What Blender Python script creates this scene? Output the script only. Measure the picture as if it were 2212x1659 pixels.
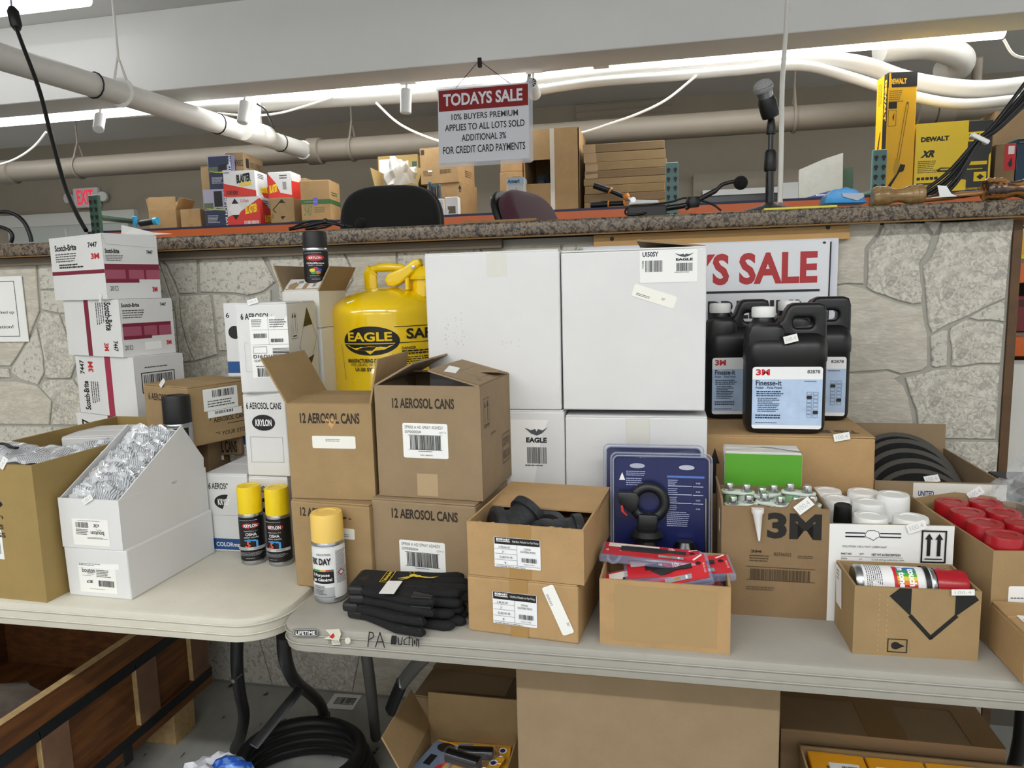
import bpy, bmesh, math, random
from mathutils import Vector, Matrix, Euler, noise
random.seed(11)
for _o in list(bpy.data.objects): bpy.data.objects.remove(_o)
SC = bpy.context.scene
COL = SC.collection
R_ = math.radians

# ------------------------------------------------------------ camera
IW, IH, FPX = 2212.0, 1659.0, 1560.0
YAW, PITCH, ROLL = R_(11.73), R_(7.61), R_(-1.47)
CAM = Vector((0, 0, 1.40))
_f = Vector((-math.sin(YAW)*math.cos(PITCH), math.cos(YAW)*math.cos(PITCH), -math.sin(PITCH)))
_r = Vector((math.cos(YAW), math.sin(YAW), 0)); _u = _r.cross(_f)
CR = _r*math.cos(ROLL)+_u*math.sin(ROLL); CU = -_r*math.sin(ROLL)+_u*math.cos(ROLL); CF = _f
cd = bpy.data.cameras.new('camera'); cam = bpy.data.objects.new('camera', cd); COL.objects.link(cam)
cd.sensor_fit = 'HORIZONTAL'; cd.sensor_width = 36; cd.lens = 36*FPX/IW; cd.clip_start = .05; cd.clip_end = 60
cam.matrix_world = Matrix(((CR.x, CU.x, -CF.x, CAM.x), (CR.y, CU.y, -CF.y, CAM.y), (CR.z, CU.z, -CF.z, CAM.z), (0, 0, 0, 1)))
SC.camera = cam

# ------------------------------------------------------------ world, lights, exposure
wd = bpy.data.worlds.new('world'); SC.world = wd; wd.use_nodes = True
wd.node_tree.nodes['Background'].inputs[0].default_value = (.97, 1, .99, 1)
wd.node_tree.nodes['Background'].inputs[1].default_value = .72
SC.view_settings.view_transform = 'Standard'; SC.view_settings.look = 'None'
SC.view_settings.gamma = 1; SC.view_settings.use_curve_mapping = False
SC.view_settings.exposure = 0.38
CEIL = 3.07
TUBE_ROWS = [(-3.9, -.75), (-1.2, -.75), (1.5, -.75), (-2.6, -3.6), (.6, -3.6)]    # ceiling tube fixtures over the sales floor
def area(name, loc, sx, sy, power, color=(.985, 1, .985)):
    l = bpy.data.lights.new(name, 'AREA'); l.shape = 'RECTANGLE'; l.size = sx; l.size_y = sy
    l.energy = power; l.color = color
    o = bpy.data.objects.new(name, l); o.location = loc; COL.objects.link(o)
    return o
for x, y in TUBE_ROWS: area('tube_light', (x, y, CEIL-.125), 2.3, .09, 18)

# ------------------------------------------------------------ pixel <-> place (survey of the photograph)
def ray(px, py): return CF+CR*((px-IW/2)/FPX)-CU*((py-IH/2)/FPX)
def oz(px, py, z):
    d = ray(px, py); return CAM+d*((z-CAM.z)/d.z)
def oy(px, py, y):
    d = ray(px, py); return CAM+d*(y/d.y)
def zat(x, y, py):
    k = (IH/2-py)/FPX; a = Vector((x, y, 0))
    return (k*a.dot(CF)-a.dot(CU))/(CU.z-k*CF.z)+CAM.z

# ------------------------------------------------------------ materials
def lin(c):
    if isinstance(c, str):
        c = c.lstrip('#'); c = c if len(c) == 6 else ''.join(k*2 for k in c); c = [int(c[i:i+2], 16)/255 for i in (0, 2, 4)]
    return tuple(((v/12.92) if v <= .04045 else ((v+.055)/1.055)**2.4) for v in c)+(1,)
MATS = {}
def mat(key, col='#808080', rough=.55, metal=0, var=.0, vscale=8, bump=0, bscale=60, coat=0, alpha=1, trans=0, emit=0, spec=.5, sheen=0, stretch=None):
    if key in MATS: return MATS[key]
    m = bpy.data.materials.new(key); m.use_nodes = True; nt = m.node_tree; b = nt.nodes['Principled BSDF']
    c = lin(col); b.inputs['Base Color'].default_value = c; b.inputs['Roughness'].default_value = rough
    b.inputs['Metallic'].default_value = metal; b.inputs['Coat Weight'].default_value = coat
    b.inputs['Alpha'].default_value = alpha; b.inputs['Transmission Weight'].default_value = trans
    b.inputs['Specular IOR Level'].default_value = spec; b.inputs['Sheen Weight'].default_value = sheen
    if emit:
        b.inputs['Emission Color'].default_value = c; b.inputs['Emission Strength'].default_value = emit
    if var or bump:
        tc = nt.nodes.new('ShaderNodeTexCoord'); vec = tc.outputs['Object']
        if stretch:
            mp = nt.nodes.new('ShaderNodeMapping'); mp.inputs['Scale'].default_value = stretch
            nt.links.new(vec, mp.inputs[0]); vec = mp.outputs[0]
    if var:
        n = nt.nodes.new('ShaderNodeTexNoise'); n.inputs['Scale'].default_value = vscale; n.inputs['Detail'].default_value = 6
        n.inputs['Roughness'].default_value = .65; nt.links.new(vec, n.inputs['Vector'])
        rp = nt.nodes.new('ShaderNodeMapRange'); rp.inputs[1].default_value = .3; rp.inputs[2].default_value = .7
        rp.inputs[3].default_value = 1-var; rp.inputs[4].default_value = 1+var*.7
        nt.links.new(n.outputs[0], rp.inputs[0])
        mx = nt.nodes.new('ShaderNodeVectorMath'); mx.operation = 'SCALE'; mx.inputs[0].default_value = c[:3]
        nt.links.new(rp.outputs[0], mx.inputs['Scale']); nt.links.new(mx.outputs[0], b.inputs['Base Color'])
    if bump:
        n2 = nt.nodes.new('ShaderNodeTexNoise'); n2.inputs['Scale'].default_value = bscale; n2.inputs['Detail'].default_value = 4
        nt.links.new(vec, n2.inputs['Vector'])
        bp = nt.nodes.new('ShaderNodeBump'); bp.inputs['Strength'].default_value = bump; bp.inputs['Distance'].default_value = .004
        nt.links.new(n2.outputs[0], bp.inputs['Height']); nt.links.new(bp.outputs[0], b.inputs['Normal'])
    MATS[key] = m; return m
def ink(col, rough=.5): return mat('ink '+col, col, rough)
def ramp_mat(key, scale, stops, rough=.5, detail=8, bump=0, bscale=90, nrough=.7, kind='noise', dist=0, stretch=None, coat=0):
    if key in MATS: return MATS[key]
    m = bpy.data.materials.new(key); m.use_nodes = True; nt = m.node_tree; b = nt.nodes['Principled BSDF']
    b.inputs['Roughness'].default_value = rough; b.inputs['Coat Weight'].default_value = coat
    tc = nt.nodes.new('ShaderNodeTexCoord'); vec = tc.outputs['Object']
    if stretch:
        mp = nt.nodes.new('ShaderNodeMapping'); mp.inputs['Scale'].default_value = stretch
        nt.links.new(vec, mp.inputs[0]); vec = mp.outputs[0]
    n = nt.nodes.new('ShaderNodeTexNoise'); n.inputs['Scale'].default_value = scale; n.inputs['Detail'].default_value = detail
    n.inputs['Roughness'].default_value = nrough; n.inputs['Distortion'].default_value = dist
    nt.links.new(vec, n.inputs['Vector'])
    cr = nt.nodes.new('ShaderNodeValToRGB'); e = cr.color_ramp.elements
    while len(e) < len(stops): e.new(.5)
    for i, (p, c) in enumerate(stops): e[i].position = p; e[i].color = lin(c)
    nt.links.new(n.outputs[0], cr.inputs[0]); nt.links.new(cr.outputs[0], b.inputs['Base Color'])
    if bump:
        n2 = nt.nodes.new('ShaderNodeTexNoise'); n2.inputs['Scale'].default_value = bscale; n2.inputs['Detail'].default_value = 5
        nt.links.new(vec, n2.inputs['Vector'])
        bp = nt.nodes.new('ShaderNodeBump'); bp.inputs['Strength'].default_value = bump; bp.inputs['Distance'].default_value = .006
        nt.links.new(n2.outputs[0], bp.inputs['Height']); nt.links.new(bp.outputs[0], b.inputs['Normal'])
    MATS[key] = m; return m

# ------------------------------------------------------------ objects
def link(name, data, parent=None, mats=None):
    o = bpy.data.objects.new(name, data); COL.objects.link(o)
    if parent is not None: o.parent = parent
    if mats is not None:
        for m in (mats if isinstance(mats, (list, tuple)) else [mats]): data.materials.append(m)
    return o
def tag(o, label, cat, group=None):
    o['label'] = label; o['category'] = cat
    if group: o['group'] = group
    return o
def thing(name, label, cat, loc=(0, 0, 0), rz=0, group=None, rot=None):
    o = bpy.data.objects.new(name, None); COL.objects.link(o); o.empty_display_size = .05
    o.location = loc; o.rotation_euler = rot if rot else (0, 0, rz)
    return tag(o, label, cat, group)
def struct(o): o['kind'] = 'structure'; return o
def me_of(bm, smooth=None, name='m'):
    me = bpy.data.meshes.new(name); bm.normal_update(); bm.to_mesh(me); bm.free()
    if smooth is not None:
        for p in me.polygons: p.use_smooth = True
        me.set_sharp_from_angle(angle=R_(smooth))
    return me
def copy_tree(o, parent=None):
    c = o.copy(); COL.objects.link(c); c.parent = parent
    for ch in o.children: copy_tree(ch, c)
    return c

# ------------------------------------------------------------ shapes
def bm_box(bm, x0, x1, y0, y1, z0, z1, mi=0):
    v = [bm.verts.new(p) for p in ((x0, y0, z0), (x1, y0, z0), (x1, y1, z0), (x0, y1, z0), (x0, y0, z1), (x1, y0, z1), (x1, y1, z1), (x0, y1, z1))]
    fs = [bm.faces.new([v[i] for i in q]) for q in ((3, 2, 1, 0), (4, 5, 6, 7), (0, 1, 5, 4), (1, 2, 6, 5), (2, 3, 7, 6), (3, 0, 4, 7))]
    for f in fs: f.material_index = mi
    return v
def box_me(sx, sy, sz, bev=0, seg=2, base=True, jit=0, cx=0, cy=0, cz=0):
    bm = bmesh.new(); z0 = 0 if base else -sz/2
    bm_box(bm, cx-sx/2, cx+sx/2, cy-sy/2, cy+sy/2, cz+z0, cz+z0+sz)
    if jit:
        for v in bm.verts: v.co += Vector((random.uniform(-jit, jit), random.uniform(-jit, jit), random.uniform(-jit, jit) if v.co.z > cz+z0+sz/2 else 0))
    if bev: bmesh.ops.bevel(bm, geom=bm.edges[:], offset=bev, segments=seg, affect='EDGES', profile=.5)
    return me_of(bm, 40 if (bev and seg > 2) else None)
def prism_me(poly, y0, y1, axis='y', bev=0):
    """polygon (a,b) extruded: axis y -> (a, y, b); axis z -> (a, b, z); axis x -> (x, a, b)"""
    bm = bmesh.new()
    def P(a, b, t): return {'y': (a, t, b), 'z': (a, b, t), 'x': (t, a, b)}[axis]
    A = [bm.verts.new(P(a, b, y0)) for a, b in poly]; B = [bm.verts.new(P(a, b, y1)) for a, b in poly]
    bm.faces.new(A); bm.faces.new(B[::-1])
    for i in range(len(poly)):
        j = (i+1) % len(poly); bm.faces.new((A[j], A[i], B[i], B[j]))
    bmesh.ops.recalc_face_normals(bm, faces=bm.faces[:])
    if bev: bmesh.ops.bevel(bm, geom=bm.edges[:], offset=bev, segments=2, affect='EDGES', profile=.5)
    return me_of(bm, 40 if bev else None)
def lathe_me(prof, seg=32, smooth=38, cap=True, mis=None):
    bm = bmesh.new(); rings = []
    for r, z in prof:
        if r < 1e-6: rings.append([bm.verts.new((0, 0, z))])
        else: rings.append([bm.verts.new((r*math.cos(2*math.pi*i/seg), r*math.sin(2*math.pi*i/seg), z)) for i in range(seg)])
    for k in range(len(rings)-1):
        a, b = rings[k], rings[k+1]
        for i in range(seg):
            j = (i+1) % seg
            if len(a) == 1 and len(b) == 1: continue
            f = bm.faces.new((a[0], b[j], b[i]) if len(a) == 1 else ((a[i], a[j], b[0]) if len(b) == 1 else (a[i], a[j], b[j], b[i])))
            if mis: f.material_index = mis[k]
    if cap:
        if len(rings[0]) > 1: bm.faces.new(rings[0][::-1])
        if len(rings[-1]) > 1: bm.faces.new(rings[-1])
    bmesh.ops.recalc_face_normals(bm, faces=bm.faces[:])
    return me_of(bm, smooth)
def smooth_path(pts, n=6, closed=False):
    P = [Vector(p) for p in pts]; out = []
    N = len(P)
    for i in range(N if closed else N-1):
        p0 = P[(i-1) % N] if (closed or i) else P[0]*2-P[1]
        p1, p2 = P[i], P[(i+1) % N]
        p3 = P[(i+2) % N] if (closed or i+2 < N) else p2*2-p1
        for k in range(n):
            t = k/n
            out.append(.5*((2*p1)+(p2-p0)*t+(2*p0-5*p1+4*p2-p3)*t*t+(3*p1-p0-3*p2+p3)*t**3))
    if not closed: out.append(P[-1])
    return out
def tube_bm(bm, path, r, seg=10, closed=False, mi=0, flat=None):
    P = [Vector(p) for p in path]; N = len(P); rings = []; up = None
    for i in range(N):
        a = P[(i-1) % N] if (closed or i) else P[i]; b = P[(i+1) % N] if (closed or i < N-1) else P[i]
        t = (b-a).normalized()
        if up is None:
            up = Vector((0, 0, 1)) if abs(t.z) < .9 else Vector((1, 0, 0))
        s = t.cross(up).normalized(); up = s.cross(t).normalized()
        rr = r[i] if isinstance(r, (list, tuple)) else r
        k = flat if flat else 1
        rings.append([bm.verts.new(P[i]+(s*math.cos(2*math.pi*q/seg)+up*k*math.sin(2*math.pi*q/seg))*rr) for q in range(seg)])
    for i in range(N if closed else N-1):
        a, b = rings[i], rings[(i+1) % N]
        for q in range(seg):
            f = bm.faces.new((a[q], b[q], b[(q+1) % seg], a[(q+1) % seg])); f.material_index = mi
    if not closed: bm.faces.new(rings[0]).material_index = mi; bm.faces.new(rings[-1][::-1]).material_index = mi
def tube_me(path, r, seg=10, closed=False, flat=None):
    bm = bmesh.new(); tube_bm(bm, path, r, seg, closed, flat=flat)
    bmesh.ops.recalc_face_normals(bm, faces=bm.faces[:]); return me_of(bm, 50)
def ext_me(splines, depth, bevel=0, res=2, axis='z'):
    """closed outlines (first outer, then holes) extruded +-depth/2, edges rounded by bevel"""
    cu = bpy.data.curves.new('c', 'CURVE'); cu.dimensions = '2D'; cu.fill_mode = 'BOTH'
    cu.extrude = max(0, depth/2-bevel); cu.bevel_depth = bevel; cu.bevel_resolution = res; cu.offset = -bevel
    for s in splines:
        sp = cu.splines.new('POLY'); sp.points.add(len(s)-1); sp.use_cyclic_u = True
        for p, q in zip(sp.points, s): p.co = (q[0], q[1], 0, 1)
    o = bpy.data.objects.new('tmp', cu); me = bpy.data.meshes.new_from_object(o)
    bpy.data.objects.remove(o); bpy.data.curves.remove(cu)
    if axis == 'y': me.transform(Matrix.Rotation(R_(90), 4, 'X'))     # (a, b) -> (a, 0, b)
    bm = bmesh.new(); bm.from_mesh(me); bmesh.ops.remove_doubles(bm, verts=bm.verts[:], dist=1e-5)
    bpy.data.meshes.remove(me)
    return me_of(bm, 40)
def rrect(x0, x1, y0, y1, r, n=5):
    out = []
    for cx, cy, a in ((x1-r, y1-r, 0), (x0+r, y1-r, 90), (x0+r, y0+r, 180), (x1-r, y0+r, 270)):
        for k in range(n+1):
            t = R_(a+90*k/n); out.append((cx+r*math.cos(t), cy+r*math.sin(t)))
    return out
def xf(me, M): me.transform(M); return me
def join_me(items):
    """[(mesh, matrix, material index)] -> one mesh"""
    bm = bmesh.new()
    for me, M, mi in items:
        n0 = len(bm.faces); n1 = len(bm.verts); bm.from_mesh(me); bm.verts.ensure_lookup_table(); bm.faces.ensure_lookup_table()
        if M is not None:
            for v in bm.verts[n1:]: v.co = M @ v.co
        for f in bm.faces[n0:]: f.material_index = mi
    out = bpy.data.meshes.new('j'); bm.to_mesh(out); bm.free()
    for p in out.polygons: p.use_smooth = True
    out.set_sharp_from_angle(angle=R_(40)); return out

# ------------------------------------------------------------ flat print: labels, lettering, bar codes
_TX = {}
def text_geo(s, bold):
    k = (s, bold)
    if k in _TX: return _TX[k]
    cu = bpy.data.curves.new('t', 'FONT'); cu.body = s; cu.resolution_u = 3; cu.offset = bold; cu.fill_mode = 'FRONT'
    o = bpy.data.objects.new('t', cu); me = bpy.data.meshes.new_from_object(o)
    V = [(v.co.x, v.co.y) for v in me.vertices]; Fc = [tuple(p.vertices) for p in me.polygons]
    bpy.data.objects.remove(o); bpy.data.curves.remove(cu); bpy.data.meshes.remove(me)
    if not V: V = [(0, 0), (1, 1)]
    x0 = min(v[0] for v in V); x1 = max(v[0] for v in V); y0 = min(v[1] for v in V); y1 = max(v[1] for v in V)
    V = [((x-x0)/max(1e-6, x1-x0), (y-y0)/max(1e-6, y1-y0)) for x, y in V]
    _TX[k] = (V, Fc); return _TX[k]
class Print:
    """flat artwork on a face of size W x H metres; all coordinates are fractions, v up"""
    def __init__(s, W, H, place, wrap=False):
        s.W, s.H, s.place, s.wrap = W, H, place, wrap; s.V = []; s.F = []; s.MI = []; s.mats = []; s.L = 0; s.rnd = random.Random(5)
    def _m(s, c):
        m = c if not isinstance(c, str) else ink(c)
        if m not in s.mats: s.mats.append(m)
        return s.mats.index(m)
    def poly(s, pts, c, up=True):
        if up: s.L += 1
        n = len(s.V); s.V += [(u, v, s.L) for u, v in pts]; s.F.append(tuple(range(n, n+len(pts)))); s.MI.append(s._m(c)); return s
    def rect(s, u0, u1, v0, v1, c, up=True):
        if up: s.L += 1
        k = max(1, int(abs(u1-u0)*26)) if s.wrap else 1
        for i in range(k):
            a = u0+(u1-u0)*i/k; b = u0+(u1-u0)*(i+1)/k
            s.poly([(a, v0), (b, v0), (b, v1), (a, v1)], c, False)
        return s
    def rrect(s, u0, u1, v0, v1, c, r=.004):
        s.L += 1
        return s.poly([(x/s.W, y/s.H) for x, y in rrect(u0*s.W, u1*s.W, v0*s.H, v1*s.H, r, 3)], c, False)
    def frame(s, u0, u1, v0, v1, c, t=.0012):
        tu, tv = t/s.W, t/s.H; s.L += 1
        s.rect(u0, u1, v0, v0+tv, c, False); s.rect(u0, u1, v1-tv, v1, c, False)
        s.rect(u0, u0+tu, v0, v1, c, False); s.rect(u1-tu, u1, v0, v1, c, False); return s
    def line(s, pts, c, t=.0015, closed=False):
        s.L += 1; n = len(pts)
        for i in range(n if closed else n-1):
            a = Vector((pts[i][0]*s.W, pts[i][1]*s.H)); b = Vector((pts[(i+1) % n][0]*s.W, pts[(i+1) % n][1]*s.H))
            d = (b-a)
            if d.length < 1e-7: continue
            d.normalize(); q = Vector((-d.y, d.x))*t/2; a = a-d*t*.3; b = b+d*t*.3
            s.poly([(w.x/s.W, w.y/s.H) for w in (a-q, b-q, b+q, a+q)], c, False)
        return s
    def ell(s, cu, cv, ru, rv, c, n=28, ang=(0, 360)):
        if s.wrap:
            s.L += 1
            for i in range(16):
                t0, t1 = math.pi*i/16, math.pi*(i+1)/16
                a, b = -math.cos(t0), -math.cos(t1); ya, yb = math.sin(t0), math.sin(t1)
                s.poly([(cu+ru*a, cv-rv*ya), (cu+ru*b, cv-rv*yb), (cu+ru*b, cv+rv*yb), (cu+ru*a, cv+rv*ya)], c, False)
            return s
        return s.poly([(cu+ru*math.cos(R_(ang[0]+(ang[1]-ang[0])*i/n)), cv+rv*math.sin(R_(ang[0]+(ang[1]-ang[0])*i/n))) for i in range(n)], c)
    def text(s, t, u0, u1, v0, v1, c='#141414', rot=0, bold=.0, slope=0, shear=0):
        V, Fc = text_geo(t, bold); s.L += 5 if s.wrap else 1; n = len(s.V); mi = s._m(c)
        for x, y in V:
            if shear: x = (x+shear*y)/(1+abs(shear))
            if rot == 90: x, y = 1-y, x
            elif rot == 180: x, y = 1-x, 1-y
            elif rot == 270: x, y = y, 1-x
            s.V.append((u0+(u1-u0)*x, v0+(v1-v0)*y+slope*x, s.L))
        for f in Fc: s.F.append(tuple(i+n for i in f)); s.MI.append(mi)
        return s
    def lines(s, u0, u1, v0, v1, n, c='#444444', fill=.45, ragged=.35, vert=False):
        """rows of print too small to read"""
        s.L += 1
        for i in range(n):
            a = i/n; w = 1-s.rnd.random()*ragged; x = 0
            while x < w:
                k = min(w, x+s.rnd.uniform(.03, .11)); lo, hi = a+(1-fill)/2/n, a+(1+fill)/2/n
                if vert: s.rect(u0+(u1-u0)*lo, u0+(u1-u0)*hi, v1-(v1-v0)*k, v1-(v1-v0)*x, c, False)
                else: s.rect(u0+(u1-u0)*x, u0+(u1-u0)*k, v1-(v1-v0)*hi, v1-(v1-v0)*lo, c, False)
                x = k+.016
        return s
    def bars(s, u0, u1, v0, v1, c='#151515', n=34, vert=False):
        s.L += 1; x = 0; ws = []
        for i in range(n): ws.append((s.rnd.choice((1, 1, 2, 3)), s.rnd.choice((1, 1, 2))))
        tot = sum(a+b for a, b in ws)
        for a, b in ws:
            if vert: s.rect(u0, u1, v0+(v1-v0)*x/tot, v0+(v1-v0)*(x+a)/tot, c, False)
            else: s.rect(u0+(u1-u0)*x/tot, u0+(u1-u0)*(x+a)/tot, v0, v1, c, False)
            x += a+b
        return s
    def build(s, name, parent, lift=.0004, step=.00012, label=None):
        me = bpy.data.meshes.new(name); me.from_pydata([s.place(u*s.W, v*s.H, lift+l*step) for u, v, l in s.V], [], s.F)
        for p, i in zip(me.polygons, s.MI): p.material_index = i
        o = link(name, me, parent, s.mats)
        if label: o['label'] = label
        return o
def flat(o, ux, uy):
    o, ux, uy = Vector(o), Vector(ux).normalized(), Vector(uy).normalized(); n = ux.cross(uy)
    return lambda x, y, l: o+ux*x+uy*y+n*l
def wrapped(r, z0, a0):
    """on a standing cylinder; x runs to the right seen from outside, centred on angle a0"""
    return lambda x, y, l: Vector(((r+l)*math.cos(a0+x/r), (r+l)*math.sin(a0+x/r), z0+y))

# ------------------------------------------------------------ cartons
class Carton: pass
def carton(name, label, P0, P1, h, d, m, open=False, flaps=(), group=None, cat='box', t=.004, top=True, z0=None, skew=0, inner=None, lid=True):
    """P0, P1: front bottom corners in the place, left to right; d: depth away from the viewer"""
    P0, P1 = Vector(P0), Vector(P1)
    if z0 is not None: P0.z = P1.z = z0
    e = P1-P0; e.z = 0; w = e.length; a = math.atan2(e.y, e.x); bk = Vector((-math.sin(a), math.cos(a), 0))
    c = P0+e/2+bk*d/2
    b = Carton(); b.w, b.d, b.h = w, d, h; b.root = thing(name, label, cat, c, a, group); b.z1 = c.z+h; b.m = m; b.c = c; b.a = a
    mm = m
    if open:
        bm = bmesh.new()
        bm_box(bm, -w/2, w/2, -d/2, d/2, 0, t)
        bm_box(bm, -w/2, w/2, -d/2, -d/2+t, t, h); bm_box(bm, -w/2, w/2, d/2-t, d/2, t, h)
        bm_box(bm, -w/2, -w/2+t, -d/2+t, d/2-t, t, h); bm_box(bm, w/2-t, w/2, -d/2+t, d/2-t, t, h)
        b.body = link('body', me_of(bm), b.root, mm)
    else:
        b.body = link('body', box_me(w, d, h-(t if top else 0), .0035, 2, jit=.0012), b.root, mm)
        if top:
            for s in (-1, 1):
                link('flap', box_me(w-.003, d/2-.0025, t, .001, 1, cy=s*(d/4+.0002), cz=h-t-.0003), b.root, mm)
    for fl in flaps: flap(b, *fl)
    return b
def flap(b, side, L, ang, m=None, span=None, off=0, t=.004, taper=0):
    """hinged on a top edge; ang 0 = straight up, 90 = flat outward, -90 = folded in"""
    w, d, h = b.w, b.d, b.h; S = span or (w if side in ('front', 'back') else d)
    bm = bmesh.new(); vs = bm_box(bm, -S/2, S/2, -t/2, t/2, 0, L)
    if taper:
        for v in vs:
            if v.co.z > L/2: v.co.x *= (1-taper)
    me = me_of(bm)
    rz = {'front': 0, 'right': R_(90), 'back': R_(180), 'left': R_(270)}[side]
    pos = {'front': (off, -d/2+t/2, h), 'back': (off, d/2-t/2, h), 'right': (w/2-t/2, off, h), 'left': (-w/2+t/2, off, h)}[side]
    o = link('flap', me, b.root, m or b.m); o.location = pos
    o.rotation_euler = Euler((R_(ang), 0, rz)); return o
def face(b, side, W=None, H=None):
    w, d, h = b.w, b.d, b.h
    if side == 'front': return Print(w, h, flat((-w/2, -d/2, 0), (1, 0, 0), (0, 0, 1)))
    if side == 'right': return Print(d, h, flat((w/2, -d/2, 0), (0, 1, 0), (0, 0, 1)))
    if side == 'left': return Print(d, h, flat((-w/2, d/2, 0), (0, -1, 0), (0, 0, 1)))
    if side == 'top': return Print(w, d, flat((-w/2, -d/2, h), (1, 0, 0), (0, 1, 0)))
def lot_tag(name_parent, loc, ux, uy, w=.03, h=.016, txt='100.4', curl=True):
    """small white auction lot sticker, a part of what it sticks to"""
    p = Print(w, h, flat(loc, ux, uy)); p.rect(0, 1, 0, 1, '#f2f2f0').text(txt, .14, .86, .25, .75, '#c2c2c2')
    return p.build('lot_sticker', name_parent, lift=.0015, label='small white lot number sticker')

# ============================================================ materials of the place
KR = mat('kraft board', '#a1865e', .8, var=.10, vscale=14, bump=.12, bscale=160)
KR_D = mat('kraft board brown', '#8b7252', .82, var=.10, vscale=12, bump=.12, bscale=160)
KR_L = mat('kraft board tan', '#b39164', .8, var=.10, vscale=14, bump=.12, bscale=160)
KR_O = mat('kraft board olive', '#9e8550', .75, var=.08, vscale=10, bump=.10, bscale=120)
KR_G = mat('kraft board greyish', '#957f62', .85, var=.08, vscale=16, bump=.1, bscale=160)
WH = mat('white coated board', '#dfdfdf', .55, var=.03, vscale=6, bump=.05, bscale=80)
WH_W = mat('white board warm', '#dcdad4', .6, var=.04, vscale=7, bump=.06, bscale=90)
BLK = mat('black plastic', '#0d0d0f', .45, var=.1, vscale=20)
BLK_G = mat('black gloss plastic', '#101012', .22)
STEEL = mat('steel', '#b9bcc0', .3, metal=1)
PIPE_W = mat('white painted pipe', '#ebe9e3', .45, var=.04, vscale=5)
PIPE_G = mat('grey painted pipe', '#857d71', .5, var=.05, vscale=4)
TAPE = mat('brown packing tape', '#a8834e', .3)
PAPER = mat('white paper', '#f0f0ee', .6)
CLEAR = mat('clear blister plastic', '#dfe4f0', .06, alpha=.05, spec=.8)

# ============================================================ the setting
WALLY = 2.21
fl = struct(link('floor', box_me(14, 14, .05, cz=-.05, cy=1), None,
    ramp_mat('vinyl floor', 26, [(0, '#1f1f1f'), (.30, '#2a2a2a'), (.335, '#a3a49f'), (1, '#b4b5b0')], .35, detail=3, nrough=.4, stretch=(1, .45, 1))))
bw = struct(link('wall_back', box_me(14, .12, CEIL), None, mat('taupe wall paint', '#a39a8b', .8, var=.05, vscale=2)))
bw.location = (-1, 7.06, 0)
lw = struct(link('wall_left', box_me(.12, 11, CEIL), None, MATS['taupe wall paint'])); lw.location = (-8.0, 1.6, 0)
ce = struct(link('ceiling', box_me(14, 13, .1), None, mat('white ceiling paint', '#dededc', .85, var=.02, vscale=3))); ce.location = (-1, .7, CEIL)
BH = 4.0
zb = oy(1106, 126, BH).z
bh = struct(link('wall_bulkhead', box_me(14, .28, CEIL-zb, .004, 1), None, mat('bulkhead paint', '#e6e6e4', .8, var=.03, vscale=2)))
bh.location = (-1, BH+.14, zb)
# sheathing seams on the back wall, one recessed louvred panel
pan = link('wall_panel', prism_me([(oy(1243, 190, 7).x, oy(1243, 262, 7).z), (oy(1453, 255, 7).x, oy(1453, 255, 7).z), (oy(1453, 172, 7).x, oy(1453, 172, 7).z), (oy(1243, 186, 7).x, oy(1243, 186, 7).z)], 6.985, 7.0), None, MATS['taupe wall paint'])
struct(pan)
for k in range(5):
    a = oy(1245, 200+k*14, 6.98); b = oy(1450, 184+k*14, 6.98)
    link('slat', tube_me([a, b], .008, 6), pan, MATS['taupe wall paint'])
dr = struct(link('trim_1', box_me(1, 1, 1), None, mat('white door trim', '#d8d8d4', .6)))
a = oy(0, 482, 6.96); b = oy(293, 458, 6.96)
dr.data = box_me(b.x-a.x, .07, .13); dr.data.materials.append(MATS['white door trim']); dr.location = ((a.x+b.x)/2, 6.965, a.z-.06)
d1 = struct(link('door_1', box_me(b.x-a.x-.2, .05, a.z-.06), None, mat('pale green door', '#c4cac6', .5))); d1.location = ((a.x+b.x)/2, 6.975, 0)
link('mullion', box_me(.03, .02, a.z-.1, cy=-.035), d1, MATS['white door trim'])
# window / framed opening at the right back
a = oy(1498, 376, 6.9); b = oy(1822, 350, 6.9)
t2 = struct(link('trim_2', box_me(b.x-a.x, .08, .30), None, MATS['taupe wall paint'])); t2.location = ((a.x+b.x)/2, 6.95, a.z-.30)
t3 = struct(link('trim_3', box_me(.26, .06, 1.2), None, MATS['taupe wall paint'])); t3.location = (a.x+.17, 6.96, a.z-1.5)
a = oy(1518, 404, 6.85); b = oy(1736, 392, 6.85)
w1 = struct(link('window_1', box_me(b.x-a.x, .04, .9), None, mat('dark glass', '#23282c', .25, var=.1, vscale=3))); w1.location = ((a.x+b.x)/2, 6.9, a.z-.93)
for zz in (.90,): link('window_frame', box_me(b.x-a.x, .06, .05, cz=.85, cy=-.02), w1, mat('window white', '#f2f4f4', .5))
link('window_frame', box_me(.22, .06, .93, cx=(b.x-a.x)/2-.10, cy=-.03), w1, MATS['window white'])

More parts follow.
